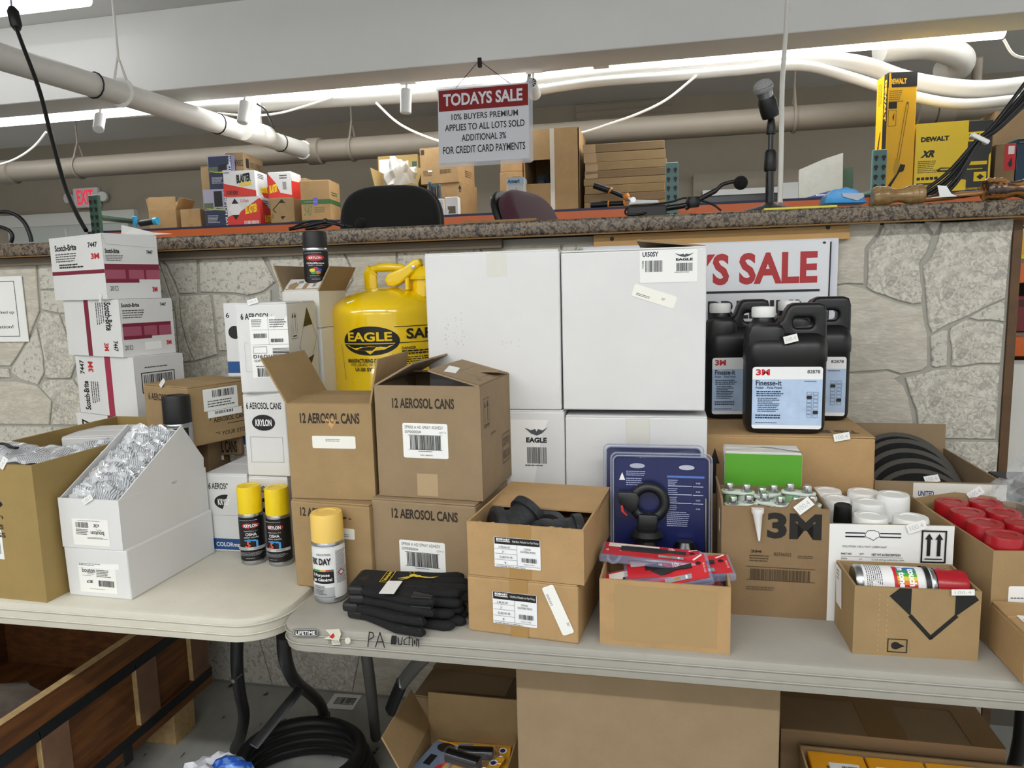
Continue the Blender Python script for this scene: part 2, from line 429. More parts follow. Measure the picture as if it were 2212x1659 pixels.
# ---- partition with the stone-look facing and its ledge
PX0, PX1 = -3.4, oy(2172, 720, WALLY).x
part = struct(link('wall_partition', box_me(PX1-PX0, .12, 1.546, cx=(PX1-PX0)/2, cy=.06), None, mat('mortar', '#aaa89f', .9, var=.05, vscale=30)))
part.location = (PX0, WALLY, 0)
ST = [ramp_mat('stone pitted', 55, [(0, '#8d897f'), (.40, '#a9a59b'), (.48, '#c0bbaf'), (.58, '#d8d4c8'), (1, '#e6e2d6')], .85, bump=.9, bscale=70, dist=1.2),
      ramp_mat('stone smooth', 16, [(0, '#a8a295'), (.45, '#c0baac'), (.6, '#d0cabc'), (1, '#dcd6c8')], .85, bump=.5, bscale=45, dist=.6, stretch=(1, 1, 3)),
      ramp_mat('stone flecked', 75, [(0, '#85827c'), (.40, '#9f9c95'), (.46, '#cbc7bc'), (1, '#d8d4c9')], .85, bump=.6, bscale=60, dist=.4)]
def stone(pts, k, shrink=.0012):
    """pts: (x, z) on the partition face"""
    cx = sum(p[0] for p in pts)/len(pts); cz = sum(p[1] for p in pts)/len(pts)
    q = []
    for x, z in pts:
        dx, dz = x-cx, z-cz; L = math.hypot(dx, dz) or 1; s = max(.3, 1-shrink/L*1.4); q.append((dx*s, dz*s))
    if sum(q[i][0]*q[(i+1) % len(q)][1]-q[(i+1) % len(q)][0]*q[i][1] for i in range(len(q))) < 0: q = q[::-1]
    me = prism_me(q, -.007, .0, 'y', 0)
    bm = bmesh.new(); bm.from_mesh(me); fe = [e for e in bm.edges if all(abs(v.co.y+.007) < 1e-5 for v in e.verts)]
    bmesh.ops.bevel(bm, geom=fe, offset=.0022, segments=1, affect='EDGES'); me = me_of(bm)
    o = link('stone', me, part, ST[k]); o.location = (cx-PX0, 0, cz); return o
def zs(pts, ox, oyy, s=3.687):
    return [(lambda p: (p.x, p.z))(oy(ox+x/s, oyy+y/s, WALLY)) for x, y in pts]
RZ = [([(300, 290), (1070, 290), (1050, 370), (945, 500), (940, 650), (935, 790), (800, 785), (690, 800), (300, 800)], 1),
 ([(1095, 300), (1400, 300), (1470, 410), (1440, 520), (1375, 620), (1385, 740), (1400, 860), (1390, 940), (1330, 950), (1200, 920), (1100, 880), (1000, 850), (950, 810), (965, 690), (960, 520), (1050, 400)], 0),
 ([(1415, 290), (1545, 290), (1530, 340), (1490, 405)], 2),
 ([(1555, 300), (2135, 260), (2100, 500), (2060, 900), (1900, 970), (1750, 1050), (1600, 1110), (1475, 1180), (1440, 1100), (1425, 900), (1400, 640), (1470, 560), (1520, 450)], 0),
 ([(300, 815), (690, 805), (790, 790), (930, 820), (1050, 880), (1200, 935), (1340, 965), (1400, 955), (1410, 1050), (1440, 1190), (1440, 1440), (1400, 1475), (1230, 1505), (1120, 1470), (1000, 1480), (840, 1490), (300, 1490)], 1),
 ([(1460, 1200), (1560, 1150), (1600, 1150), (1595, 1440), (1500, 1455), (1470, 1440)], 2),
 ([(1900, 975), (2060, 910), (2055, 1090), (1950, 1075), (1830, 1075), (1765, 1055)], 2),
 ([(1620, 1135), (1740, 1065), (1830, 1085), (1950, 1085), (2050, 1105), (2020, 1420), (1850, 1420), (1700, 1445), (1625, 1440), (1630, 1300), (1610, 1200)], 0),
 ([(300, 1500), (840, 1500), (1000, 1490), (1120, 1480), (1230, 1515), (1180, 1540), (1250, 1600), (1290, 1700), (1340, 2120), (300, 2120)], 1),
 ([(1260, 1530), (1420, 1490), (1500, 1465), (1640, 1455), (1850, 1430), (2020, 1435), (1975, 2120), (1370, 2120), (1350, 1800), (1290, 1650)], 0)]
def zc(P): return [(x, max(z, .945)) for x, z in P]
for p, k in RZ: stone(zc(zs(p, 1612, 400)), k)
LZ = [([(-400, 640), (295, 610), (310, 830), (325, 1000), (250, 1180), (160, 1340), (90, 1440), (-400, 1450)], 1),
 ([(310, 600), (700, 590), (700, 820), (330, 830)], 2), ([(710, 590), (1255, 565), (1330, 780), (1395, 990), (900, 1010), (910, 830), (710, 820)], 2),
 ([(330, 840), (900, 835), (890, 1010), (480, 1020), (340, 990)], 2),
 ([(345, 1000), (480, 1030), (620, 1400), (570, 1540), (370, 1540), (360, 1400), (310, 1100)], 0),
 ([(490, 1030), (890, 1020), (1400, 1005), (1430, 1430), (900, 1480), (640, 1460)], 0),
 ([(110, 1440), (200, 1300), (300, 1130), (350, 1350), (360, 1500), (310, 1590), (180, 1550), (100, 1490)], 2),
 ([(-400, 1460), (80, 1460), (90, 1530), (-400, 1550)], 2),
 ([(-400, 1565), (150, 1560), (310, 1600), (420, 1720), (430, 2150), (-400, 2150)], 1),
 ([(320, 1600), (370, 1550), (590, 1545), (660, 1660), (700, 2150), (440, 2150), (430, 1720)], 0),
 ([(600, 1545), (640, 1475), (900, 1490), (1430, 1440), (1450, 2150), (710, 2150), (670, 1650)], 2),
 ([(1275, 563), (1575, 555), (1580, 860), (1440, 865), (1400, 770), (1340, 640)], 2),
 ([(1590, 552), (2080, 540), (2130, 640), (2200, 770), (2100, 850), (1980, 880), (1880, 860), (1600, 852)], 2),
 ([(1430, 880), (1680, 870), (1700, 1000), (1720, 1200), (1740, 1350), (1560, 1400), (1500, 1280), (1450, 1080)], 0),
 ([(1700, 870), (1870, 872), (1980, 892), (2110, 865), (2165, 830), (2160, 1335), (1870, 1320), (1750, 1320), (1725, 1100)], 2),
 ([(1262, 568), (1330, 645), (1392, 775), (1428, 875), (1446, 1085), (1494, 1285), (1548, 1402), (1442, 1412), (1402, 1000), (1335, 780)], 0),
 ([(1445, 1420), (1560, 1410), (1740, 1370), (1890, 1335), (2160, 1350), (2180, 2150), (1465, 2150)], 0)]
for p, k in LZ: stone(zc(zs(p, 0, 400)), k)
CZ = [([(345, 528), (960, 515), (1020, 640), (1040, 760), (880, 1000), (455, 1010), (455, 800)], 2), ([(970, 515), (1390, 505), (1400, 1000), (900, 1000), (1050, 760), (1030, 640)], 1),
 ([(1400, 505), (2050, 490), (2120, 700), (2080, 1000), (1410, 1000)], 2), ([(2060, 490), (2700, 470), (2680, 900), (2090, 1000), (2130, 700)], 1),
 ([(2710, 470), (3300, 450), (3280, 1000), (2690, 900)], 2), ([(3310, 440), (4470, 420), (4470, 1000), (3290, 1000)], 0),
 ([(455, 1020), (1400, 1010), (1450, 2150), (500, 2150)], 1), ([(1410, 1010), (2680, 915), (2700, 2150), (1460, 2150)], 2), ([(2690, 910), (3280, 1010), (4470, 1010), (4470, 2150), (2710, 2150)], 1)]
for p, k in CZ: stone(zc(zs(p, 480, 400)), k)
rs = random.Random(3)
gx = [PX0+(PX1-PX0)*i/11 for i in range(12)]; gz = [.005, .30, .62, .938]
gp = {(i, j): (gx[i]+(rs.uniform(-.09, .09) if 0 < i < 11 else 0), gz[j]+(rs.uniform(-.05, .05) if 0 < j < 3 else 0)) for i in range(12) for j in range(4)}
for i in range(11):
    for j in range(3): stone([gp[i, j], gp[i+1, j], gp[i+1, j+1], gp[i, j+1]], rs.choice((0, 1, 1, 2)))
for i in range(2):
    x0 = PX0+i*.47; stone([(x0, .95), (x0+.46, .96), (x0+.45, 1.5), (x0, 1.5)], i)
# wooden end post of the partition
ep = struct(link('trim_4', box_me(.022, .14, 1.545), None, mat('dark stained wood edge', '#5d4227', .6, var=.25, vscale=20))); ep.location = (PX1+.011, WALLY+.06, 0)

CTY = 2.14; CT1 = oy(1106, 478, CTY).z; CT0 = oy(1106, 508, CTY).z-.004
lam = ramp_mat('speckled laminate', 75, [(0, '#100d0b'), (.40, '#221d1a'), (.46, '#41382f'), (.51, '#6b5d4d'), (.56, '#8c7b65'), (.61, '#5a5049'), (.68, '#34302f'), (1, '#7d7061')], .35, detail=6, nrough=.75, dist=.8)
ct = tag(link('countertop', box_me(5.7, .46, CT1-CT0, .008, 3), None, lam), 'speckled brown laminate countertop ledge on the stone partition', 'countertop')
ct.location = (-1.75, CTY+.23, CT0)
link('edge_strip', box_me(5.7, .01, .004, cy=-.224, cz=-.003), ct, mat('bare edge wood', '#7a5a30', .7))
def board(nm, x0, y0, x1, y1, hpx, m, th=.03, Y=2.18):
    a = oy(x0, y0, Y); b = oy(x1, y1, Y); h = (oy(x0, y0, Y)-oy(x0, y0+hpx, Y)).z
    o = struct(link(nm, box_me(b.x-a.x, th, h, .001, 1), None, m)); o.location = ((a.x+b.x)/2, Y+th/2, min((a.z+b.z)/2, CT0-.003)-h); return o
tb = board('trim_5', 1282, 505, 1837, 478, 28, mat('pine board', '#bf965c', .6, var=.12, vscale=3, stretch=(1, 6, 12)))
for px, py in ((1322, 516), (1789, 491)):
    p = oy(px, py, 2.178); nh = link('nail_hole', lathe_me([(0, 0), (.006, 0), (.006, .002), (0, .002)], 12), tb, ink('#151311')); nh.location = (p.x-tb.location.x, -.0145, p.z-tb.location.z); nh.rotation_euler = (R_(90), 0, 0)
board('trim_6', -300, 560, 1083, 515, 16, mat('dark board', '#6f6455', .7, var=.1, vscale=3))
pf = struct(link('floor_platform', box_me(9, 4.6, .5), None, mat('platform carpet', '#5b564e', .95))); pf.location = (-2.2, 2.36+2.3, 0)

# ============================================================ ceiling services
def fixture(name, label, x0, x1, y, z, group, power, diff='#ffffff'):
    t = thing(name, label, 'light', ((x0+x1)/2, y, z), 0, group); L = x1-x0
    link('housing', box_me(L, .10, .045, .004, 1, cz=.035), t, mat('fixture white enamel', '#e8e8e6', .4))
    link('end_cap', box_me(.05, .07, .05, .004, 1, cx=-L/2-.022, cz=.02), t, MATS['fixture white enamel'])
    link('end_cap', box_me(.05, .07, .05, .004, 1, cx=L/2+.022, cz=.02), t, MATS['fixture white enamel'])
    link('tube', xf(lathe_me([(0, -L/2+.01), (.046, -L/2+.01), (.046, L/2-.01), (0, L/2-.01)], 14), Matrix.Translation((0, 0, .012)) @ Matrix.Rotation(R_(90), 4, 'Y')), t,
         mat('lit tube '+str(power), diff, .5, emit=power))
    return t
LY = 4.42
for i, (a, b, lb) in enumerate([((1425, 135), (2172, 66), 'bright tube light under the bulkhead above the microphone'),
                               ((530, 205), (1140, 165), 'bright tube light under the bulkhead left of the hanging sign'),
                               ((-260, 285), (330, 235), 'bright tube light under the bulkhead at the far left')]):
    A = oy(*a, LY); B = oy(*b, LY); z = (A.z+B.z)/2
    fixture('tube_light_fixture', lb, A.x, B.x, LY, z, 'tube lights under the bulkhead', 4.5)
    for dx in (-.35, .35): link('hanger_rod', tube_me([(dx*(B.x-A.x), .02, .07), (dx*(B.x-A.x), .02, CEIL-z)], .006, 6), COL.objects[-1] if False else [o for o in bpy.data.objects if o.get('label') == lb][0], MATS['fixture white enamel'])
    area('tube_glow', ((A.x+B.x)/2, LY, z-.06), B.x-A.x, .05, 7)
A = oz(190, 0, CEIL-.09)
fixture('tube_light_fixture', 'bright ceiling tube light cut by the upper left corner', A.x-2.4, A.x, A.y, CEIL-.085, 'ceiling tube lights', 2.5)
area('tube_glow', (A.x-1.2, A.y, CEIL-.12), 2.3, .06, 1.5)
for x, y in TUBE_ROWS:
    fixture('tube_light_fixture', 'ceiling tube light over the sales floor in front of the tables', x-1.2, x+1.2, y, CEIL-.085, 'sales floor tube lights', 14)
for x in (-5.2, -2.6, 0, 2.6):
    fixture('tube_light_fixture', 'ceiling tube light behind the bulkhead over the back rack', x-1.2, x+1.2, 4.75, CEIL-.085, 'back room tube lights', 2)
    area('tube_glow', (x, 4.75, CEIL-.125), 2.3, .08, 12)
# conduit / light track with spot heads
TY = 4.32
A = oy(-200, 262, TY); B = oy(1310, 138, TY)
tr = thing('light_track', 'white light track running along the bulkhead', 'track', ((A.x+B.x)/2, TY, (A.z+B.z)/2))
link('rail', box_me(B.x-A.x, .035, .025, .003, 1), tr, MATS['fixture white enamel'])
link('end_feed', box_me(.09, .05, .05, .004, 1, cx=(B.x-A.x)/2-.03, cz=-.03), tr, MATS['fixture white enamel'])
for px, py, rx, lb in ((215, 262, -35, 'white track spotlight tilted over at the far left'), (527, 238, -15, 'white track spotlight beside the white drain pipe'),
                       (877, 213, 0, 'white track spotlight hanging straight left of the sign'), (1151, 190, -80, 'white track spotlight facing out beside the sign')):
    p = oy(px, py, TY-.05)
    s = thing('track_spotlight', lb, 'spotlight', (p.x, TY-.05, p.z), 0, 'track spotlights')
    link('mount', box_me(.10, .05, .035, .004, 1, cz=.095, cy=.04), s, MATS['fixture white enamel'])
    link('stem', tube_me([(0, .03, .11), (0, .01, .05)], .007, 8), s, MATS['fixture white enamel'])
    hd = link('head', lathe_me([(0, -.085), (.028, -.085), (.033, -.08), (.033, .05), (.026, .056), (0, .056)], 20), s, MATS['fixture white enamel'])
    hd.rotation_euler = (R_(rx), R_(-22 if px == 215 else 4), 0)
    if rx < -60:
        p2 = Print(.06, .06, flat((-.03, -.03, .0565), (1, 0, 0), (0, 1, 0))); p2.ell(.5, .5, .48, .48, '#333333')
        for k in range(10):
            a = k*36; p2.line([(.5+.18*math.cos(R_(a)), .5+.18*math.sin(R_(a))), (.5+.44*math.cos(R_(a)), .5+.44*math.sin(R_(a)))], '#dddddd', .004)
        hd.rotation_euler = (R_(75), 0, 0); p2.build('lens', hd)

def pipe(name, label, pts, r, m, cat='pipe', sm=0, group=None, seg=20):
    t = thing(name, label, cat, pts[0], 0, group); o = Vector(pts[0])
    path = [Vector(p)-o for p in pts]
    if sm: path = smooth_path(path, sm)
    link('pipe_run', tube_me(path, r, seg), t, m); return t
def hanger(t, base, p, r, top, m, axis='x'):
    """strap ring and threaded rod, parts of the pipe"""
    q = Vector(p)-Vector(base); n = 20
    ring = []
    for k in range(n):
        a = 2*math.pi*k/n; c, s = math.cos(a)*(r+.006), math.sin(a)*(r+.006)
        ring.append(q+(Vector((0, c, s)) if axis == 'x' else Vector((c, 0, s))))
    link('hanger_ring', tube_me(ring, .008, 6, True, flat=1.6), t, m)
    link('hanger_yoke', tube_me([q+Vector((0, -r*.7, r*.75)), q+Vector((0, 0, r+.13)), q+Vector((0, r*.7, r*.75))] if axis == 'x' else [q+Vector((-r*.7, 0, r*.75)), q+Vector((0, 0, r+.13)), q+Vector((r*.7, 0, r*.75))], .008, 6), t, m)
    link('hanger_rod', tube_me([q+Vector((0, 0, r+.10)), q+Vector((0, 0, top-p[2]))], .007, 8), t, m)
PIPE_D = mat('dull white pipe', '#bdbbb5', .55, var=.05, vscale=5)
GY = 5.5; GZ = 2.51; GR = .085
base = (-7.9, GY, GZ)
g = pipe('main_pipe', 'long taupe painted main pipe running along the back wall', [base, (4.2, GY, GZ)], GR, PIPE_G)
for px, py in ((172, 360), (762, 315), (1715, 262)):
    p = oy(px, py, GY); hanger(g, base, (p.x, GY, GZ), GR, CEIL, PIPE_G)
for px in (12, 680, 1995, 2035):
    p = oy(px, 300, GY); link('coupling', xf(lathe_me([(GR, -.06), (GR+.018, -.05), (GR+.018, .05), (GR, .06)], 20, cap=False), Matrix.Translation((p.x-base[0], 0, 0)) @ Matrix.Rotation(R_(90), 4, 'Y')), g, PIPE_G)
# white pipe from the front left, passing below the bulkhead to the main pipe
wz = GZ; A = oz(0, 122, wz); B = oz(662, 326, wz); dv = (B-A).normalized(); A0 = A-dv*1.6
w = pipe('sprinkler_pipe', 'white pipe slanting back from the upper left to the main pipe', [A0, B], .062, PIPE_W)
C1 = oz(553, 287, wz)
link('tee_collar', tube_me([C1-A0-dv*.13, C1-A0+dv*.13], .072, 20), w, PIPE_W)
link('tee_riser', tube_me([C1-A0, C1-A0+Vector((0, 0, .40))], .043, 18), w, PIPE_W)
link('end_collar', tube_me([B-A0-dv*.05, B-A0+dv*.03], .072, 18), w, PIPE_W)
hp = oz(262, 200, wz)
hanger(w, A0, hp, .062, CEIL+.02, PIPE_W, 'y')
for px, py in ((203, 184), (470, 267), (605, 308)):
    p = oz(px, py, wz)-A0; n = 14
    s = dv.cross(Vector((0, 0, 1)))
    link('cable_tie', tube_me([p+(s*math.cos(2*math.pi*k/n)+Vector((0, 0, 1))*math.sin(2*math.pi*k/n))*.066 for k in range(n)], .004, 6, True), w, BLK)
# black cable lying along the white pipe
pts = []
for px, py in ((-60, 128), (40, 132), (130, 143), (195, 160), (270, 185), (340, 220), (425, 245), (500, 268), (545, 292), (580, 300), (594, 290), (575, 240), (556, 225)):
    p = oz(px, py, wz+.06); pts.append(p)
cb = tag(link('cable', tube_me([p-pts[0] for p in smooth_path(pts, 5)], .006, 8), None, BLK), 'thin black cable tied along the white pipe', 'cable'); cb.location = pts[0]
# hanging black cable with plug at the left
pts = [oy(20, -40, 2.9), oy(24, 18, 2.9), oy(30, 45, 2.9), oy(48, 95, 2.85), oy(85, 195, 2.75), oy(112, 300, 2.68), oy(140, 400, 2.6), oy(165, 460, 2.5), oy(186, 498, 2.45)]
hc = thing('hanging_cable', 'black cable hanging down at the left past the exit sign', 'cable', pts[0])
link('cord', tube_me([p-pts[0] for p in smooth_path(pts[1:], 6)], .0085, 8), hc, BLK)
link('socket', tube_me([oy(25, 15, 2.9)-pts[0], oy(28, 25, 2.9)-pts[0], oy(35, 55, 2.9)-pts[0], oy(38, 66, 2.9)-pts[0]], [.012, .024, .024, .012], 12), hc, BLK)
link('thin_lead', tube_me([pts[0], oy(25, 16, 2.9)] and [Vector((0, 0, .3)), Vector((0, 0, 0)), oy(25, 16, 2.9)-pts[0]], .004, 6), hc, mat('violet lead', '#8f86c8', .5))
# grey and white conduits behind the right tube light
for nm, lb, pp, rr, mm in (('duct_pipe', 'thick white pipe behind the right tube light curling down', [(1150, 178), (1420, 150), (1700, 130), (1850, 140), (1960, 175), (2100, 195), (2230, 185)], .055, PIPE_D),
                      ('duct_pipe', 'thin white pipe just below the thick one under the right light', [(1130, 200), (1280, 178), (1450, 165), (1600, 152), (1730, 142), (1830, 165), (1960, 205), (2080, 225), (2230, 212)], .03, PIPE_D),
                      ('duct_pipe', 'white pipe running behind the middle tube light', [(-60, 262), (300, 238), (560, 225), (900, 205), (1140, 190), (1180, 186)], .05, PIPE_D)):
    P = [oy(x, y, 4.85 if rr != .03 else 4.8) for x, y in pp]; pipe(nm, lb, P, rr, mm, sm=5, group='white pipes under the ceiling')
P = [oy(1900, 108, 4.9), oy(2000, 100, 5.0), oy(2070, 120, 5.1), (oy(2072, 145, 5.2)), oy(2030, 160, 5.3)]
pipe('pipe_bend', 'fat white pipe bend behind the end of the right tube light', P, .075, PIPE_D, sm=6)
pipe('pipe_riser', 'thin grey riser pipe at the right above the main pipe', [oy(2112, 125, 5.3), oy(2107, 215, 5.4)], .03, PIPE_G)
for i, pp in enumerate(([(375, 245, 5.2), (240, 262, 4.6)], )): pass
for lb, pp in (('white cord sagging at the far left under the tube light', [(100, 285), (75, 315), (40, 340), (0, 355), (-60, 365)]),
               ('white cord sagging beside the drain pipe tee', [(470, 245), (540, 250), (600, 245), (650, 232), (720, 210)]),
               ('white cord drooping to the hanging sign from the middle light', [(812, 222), (850, 258), (885, 280), (940, 302), (1010, 320)]),
               ('white cord drooping across the back wall right of the sign', [(1505, 163), (1440, 215), (1380, 245), (1322, 266), (1255, 287), (1200, 290)]),
               ('white cord at the right end of the right tube light', [(2168, 85), (2190, 118), (2230, 128)])):
    P = [oy(x, y, 4.75) for x, y in pp]; o = tag(link('white_cable', tube_me([p-P[0] for p in smooth_path(P, 5)], .008, 8), None, PIPE_W), lb, 'cord', 'white cords'); o.location = P[0]
P = [oy(1703, -40, 3.4), oy(1698, 60, 3.3), oy(1690, 180, 3.1), oy(1688, 300, 2.9), oy(1685, 440, 2.75)]
o = tag(link('ceiling_cable', tube_me([p-P[0] for p in smooth_path(P, 6)], .009, 8), None, PIPE_W), 'long white cord hanging straight down beside the microphone', 'cord'); o.location = P[0]

# hanging sign
SY = 3.86
a, b, c, d = oy(938, 193, SY), oy(1141, 176, SY), oy(1146, 345, SY), oy(956, 354, SY)
w_ = ((b-a).length+(c-d).length)/2; h_ = ((a-d).length+(b-c).length)/2
sg = thing('hanging_sign', 'white hanging sign with red band reading todays sale', 'sign', (a+b+c+d)/4); sg.rotation_euler = (R_(-4), 0, 0)
link('panel', box_me(w_, .006, h_, .001, 1, base=False), sg, mat('glossy sign plastic', '#e4e6ee', .12, coat=.5))
p = Print(w_, h_, flat((-w_/2, -.003, -h_/2), (1, 0, 0), (0, 0, 1)))
p.rect(.01, .99, .70, .98, mat('sign red', '#8e2124', .14, coat=.5)).text('TODAYS SALE', .06, .93, .765, .93, '#e4e6ee', bold=.03)
p.text('10% BUYERS PREMIUM', .15, .88, .575, .655, '#2a2a2c', bold=.015).text('APPLIES TO ALL LOTS SOLD', .075, .95, .43, .52, '#141414', bold=.015)
p.text('ADDITIONAL 3%', .26, .75, .285, .375, '#141414', bold=.015).text('FOR CREDIT CARD PAYMENTS', .05, .955, .125, .225, '#141414', bold=.015)
p.build('lettering', sg)
sl = mat('clear sleeve', '#dfe3ea', .15, alpha=.35)
link('sleeve_edge', box_me(w_+.02, .008, .022, cz=-h_/2-.02), sg, sl); link('sleeve_edge', box_me(.02, .008, h_+.03, cx=w_/2+.008, cz=-h_/2-.015), sg, sl); link('sleeve_edge', box_me(w_+.02, .008, .03, cz=h_/2-.004), sg, sl)
k = oy(1035, 128, 3.99)-sg.location
link('clip', box_me(.022, .02, .05, .003, 1, cx=k.x, cy=k.y-.012, cz=k.z-.03), sg, BLK)
link('wire', tube_me([(-w_*.3, 0, h_/2), (k.x, k.y-.03, k.z), (w_*.3, 0, h_/2)], .0022, 6), sg, BLK)

# exit sign
a = oy(162, 428, 6.98); e = thing('exit_sign', 'white exit sign with red letters and twin emergency lamps', 'sign', oy(193, 428, 6.99))
link('case', box_me(.31, .06, .21, .015, 3, base=False, cy=-.03), e, mat('exit case', '#e8e6e6', .4))
p = Print(.31, .21, flat((-.155, -.061, -.105), (1, 0, 0), (0, 0, 1))); p.text('EXIT', .17, .83, .15, .88, mat('exit red', '#e8304a', .4, emit=.5), bold=.02); p.build('lettering', e)
for s in (-1, 1):
    l = link('emergency_lamp', lathe_me([(0, -.03), (.05, -.03), (.055, 0), (.05, .03), (0, .03)], 16), e, MATS['exit case']); l.location = (s*.215, -.05, 0); l.rotation_euler = (R_(90), 0, R_(s*20))

# ============================================================ rack along the back and what stands on it
DK = 1.846; RY = 4.34
OR = mat('orange rack steel', '#e8702e', .4, var=.05, vscale=6); NV = mat('navy rack lip', '#2a2c55', .5)
TE = mat('teal rack steel', '#5f8482', .45, var=.08, vscale=12); GN = mat('green rack steel', '#3d5a4c', .45, var=.1, vscale=12)
rk = thing('pallet_rack', 'long pallet rack with orange beam and teal posts behind the ledge', 'rack', (-1.2, RY, 0))
X = lambda px, py=450, y=RY: oy(px, py, y).x+1.2
xa, xb = X(190), X(2260)
link('beam', box_me(xb-xa, .05, .10, .003, 1, cx=(xa+xb)/2, cz=DK-.108), rk, OR)
link('beam_lip', box_me(xb-xa, .052, .014, cx=(xa+xb)/2, cz=DK-.012), rk, NV)
link('beam', box_me(xb-xa, .05, .10, .003, 1, cx=(xa+xb)/2, cy=.85, cz=DK-.108), rk, OR)
link('deck', box_me(xb-xa, .96, .012, cx=(xa+xb)/2, cy=.49, cz=DK-.012), rk, mat('deck board', '#8d8171', .9))
for px, top, m, yy in ((211, 422, GN, 0), (1451, 352, TE, 0), (1892, 325, TE, 0), (211, 440, GN, .85), (1826, 362, GN, .85), (1451, 380, TE, .85)):
    x = X(px, 400, RY+yy); z = oy(px, top, RY+yy-.03).z
    pst = link('post', box_me(.07, .03, z-.5, .003, 1, cx=x, cy=yy-.042, cz=.5), rk, m)
    if yy == 0:
        q = Print(.075, .55, flat((x-.0375, yy-.0575, z-.57), (1, 0, 0), (0, 0, 1)))
        for k in range(11):
            for u in (.25, .75):
                v = .05+k*.09; q.ell(u, v+.012, .14, .018, '#15191a', 10).poly([(u-.09, v+.01), (u+.09, v+.01), (u+.05, v-.022), (u-.05, v-.022)], '#15191a')
        q.build('perforations', pst)['kind'] = 'stuff'
link('brace', tube_me([(X(215, 470), 0, oy(215, 470, RY).z), (X(300, 480, RY+.85), .85, oy(300, 480, RY+.85).z)], .02, 6), rk, GN)
link('brace', tube_me([(X(1892, 415), 0, oy(1892, 415, RY).z), (X(1826, 432, RY+.85), .85, oy(1826, 432, RY+.85).z)], .018, 6), rk, GN)
STAND = {}
def bg(name, label, x0, x1, ytop, Y, d, m, z0=DK+.001, ybot=470, yaw=0, cat='box', group='cartons on the back rack', **k):
    a = oy(x0, ybot, Y); b = oy(x1, ybot, Y); a.z = b.z = z0
    b = a+Vector((math.cos(yaw), math.sin(yaw), 0))*(b-a).length
    h = zat(a.x, a.y, ytop)-z0
    return carton(name, label, a, b, h, d, m, group=group, cat=cat, **k)
b1 = bg('carton', 'small open tan carton alone at the left end of the rack', 322, 377, 455, 4.55, .2, KR_L, open=True, yaw=.1, flaps=(('front', .09, -4), ('right', .09, 25), ('left', .08, 10), ('back', .08, 5)))
b2 = bg('carton', 'smallest taped tan carton beside the open one', 390, 430, 452, 4.55, .14, KR_L, yaw=.15)
face(b2, 'front').rect(.42, .58, .62, 1, TAPE).build('tape', b2.root); face(b2, 'front').rect(.42, .58, 0, .3, TAPE).build('tape', b2.root)
NVY = mat('navy printed board', '#2b3350', .45)
def hampton(b):
    p = face(b, 'front'); p.rect(0, .88, .48, 1, '#a9a6bd').rect(.45, .80, .56, .95, '#1c1c20').rect(0, .4, .5, .66, '#5d6a54').poly([(0, .55), (.3, .49), (.88, .46), (.88, .5), (.3, .52)], '#b9c23a')
    p.lines(.12, .7, .16, .36, 6, '#c8cbd6').text('HAMPTON BAY', .88, .985, .06, .98, '#dfe3ea', rot=270, bold=.02); p.build('artwork', b.root)
b3 = bg('lamp_carton', 'navy printed lamp carton standing on the rack with a picture of a black lantern', 443, 492, 410, 4.55, .16, NVY, yaw=.05)
hampton(b3)
b5 = bg('carton', 'plain tan carton behind the upper navy carton', 441, 500, 360, 4.72, .2, KR, z0=b3.z1-.12 if False else DK+.001)
b4 = bg('lamp_carton', 'navy printed lamp carton stacked on the lower one', 458, 507, 337, 4.56, .15, NVY, z0=b3.z1+.001, yaw=.05)
hampton(b4)
p = face(b4, 'right'); p.rect(0, 1, .5, 1, '#6a6880').rect(.3, .8, .5, .9, '#1c1c20'); p.build('artwork', b4.root)
RED = '#d6362c'
def blaster(b, kind):
    p = face(b, 'front')
    if kind == 0:
        p.poly([(0, 0), (1, 0), (1, .22), (0, .52)], RED).text('BLASTER', .42, .86, .50, .84, '#141414', slope=.08, bold=.06).text('PROGRAM', .50, .88, .36, .54, '#f3cf1f', slope=.06, bold=.05).bars(.08, .45, .08, .24, '#2a2a2a', 20).lines(.03, .25, .9, .96, 1, '#222')
    else:
        p.poly([(0, 0), (1, 0), (1, .95), (.45, .55), (0, .35)], RED).poly([(.05, .6), (.25, .95), (.46, .6), (.25, .25)], '#e8e8e8').poly([(.15, .78), (.25, .95), (.36, .78)], '#141414').poly([(.15, .42), (.36, .42), (.25, .25)], '#141414')
        p.text('BLASTER', .55, .92, .42, .70, '#f6d81c', slope=.08, bold=.05).bars(.5, .95, .07, .22, '#e8e0e0', 22).text('12-Pack', .42, .68, .82, .92, RED)
    p.build('artwork', b.root)
    p = face(b, 'right'); p.poly([(0, 0), (1, 0), (1, .5), (0, .22)] if kind == 0 else [(0, 0), (1, 0), (1, .6), (0, .95)], RED).text('BLASTER', .35, .95, .18, .42, '#f6d81c', slope=.05, bold=.05).lines(.2, .8, .72, .92, 3, '#333'); p.build('artwork', b.root)
b8 = bg('spray_carton', 'red and white spray can carton with a black diamond mark', 492, 559, 426, 4.5, .2, WH, yaw=.12); blaster(b8, 1)
b7 = bg('spray_carton', 'white and red spray can carton stacked above the diamond one', 488, 553, 370, 4.5, .2, WH, z0=b8.z1+.001, yaw=.12); blaster(b7, 0)
b6 = bg('carton', 'flat tan carton with a printed number on top of the spray cartons', 525, 561, 343, 4.78, .30, KR_D, z0=b8.z1+.16, yaw=.1)
b6.root.location.z = b7.z1+.001; b6.root.location.y = 4.62+.15
face(b6, 'front').text('1001509002', .02, .95, .35, .65).build('lettering', b6.root); face(b6, 'right').rect(.1, .25, .3, .75, '#222').text('1001509002', .3, .95, .35, .65).build('lettering', b6.root)
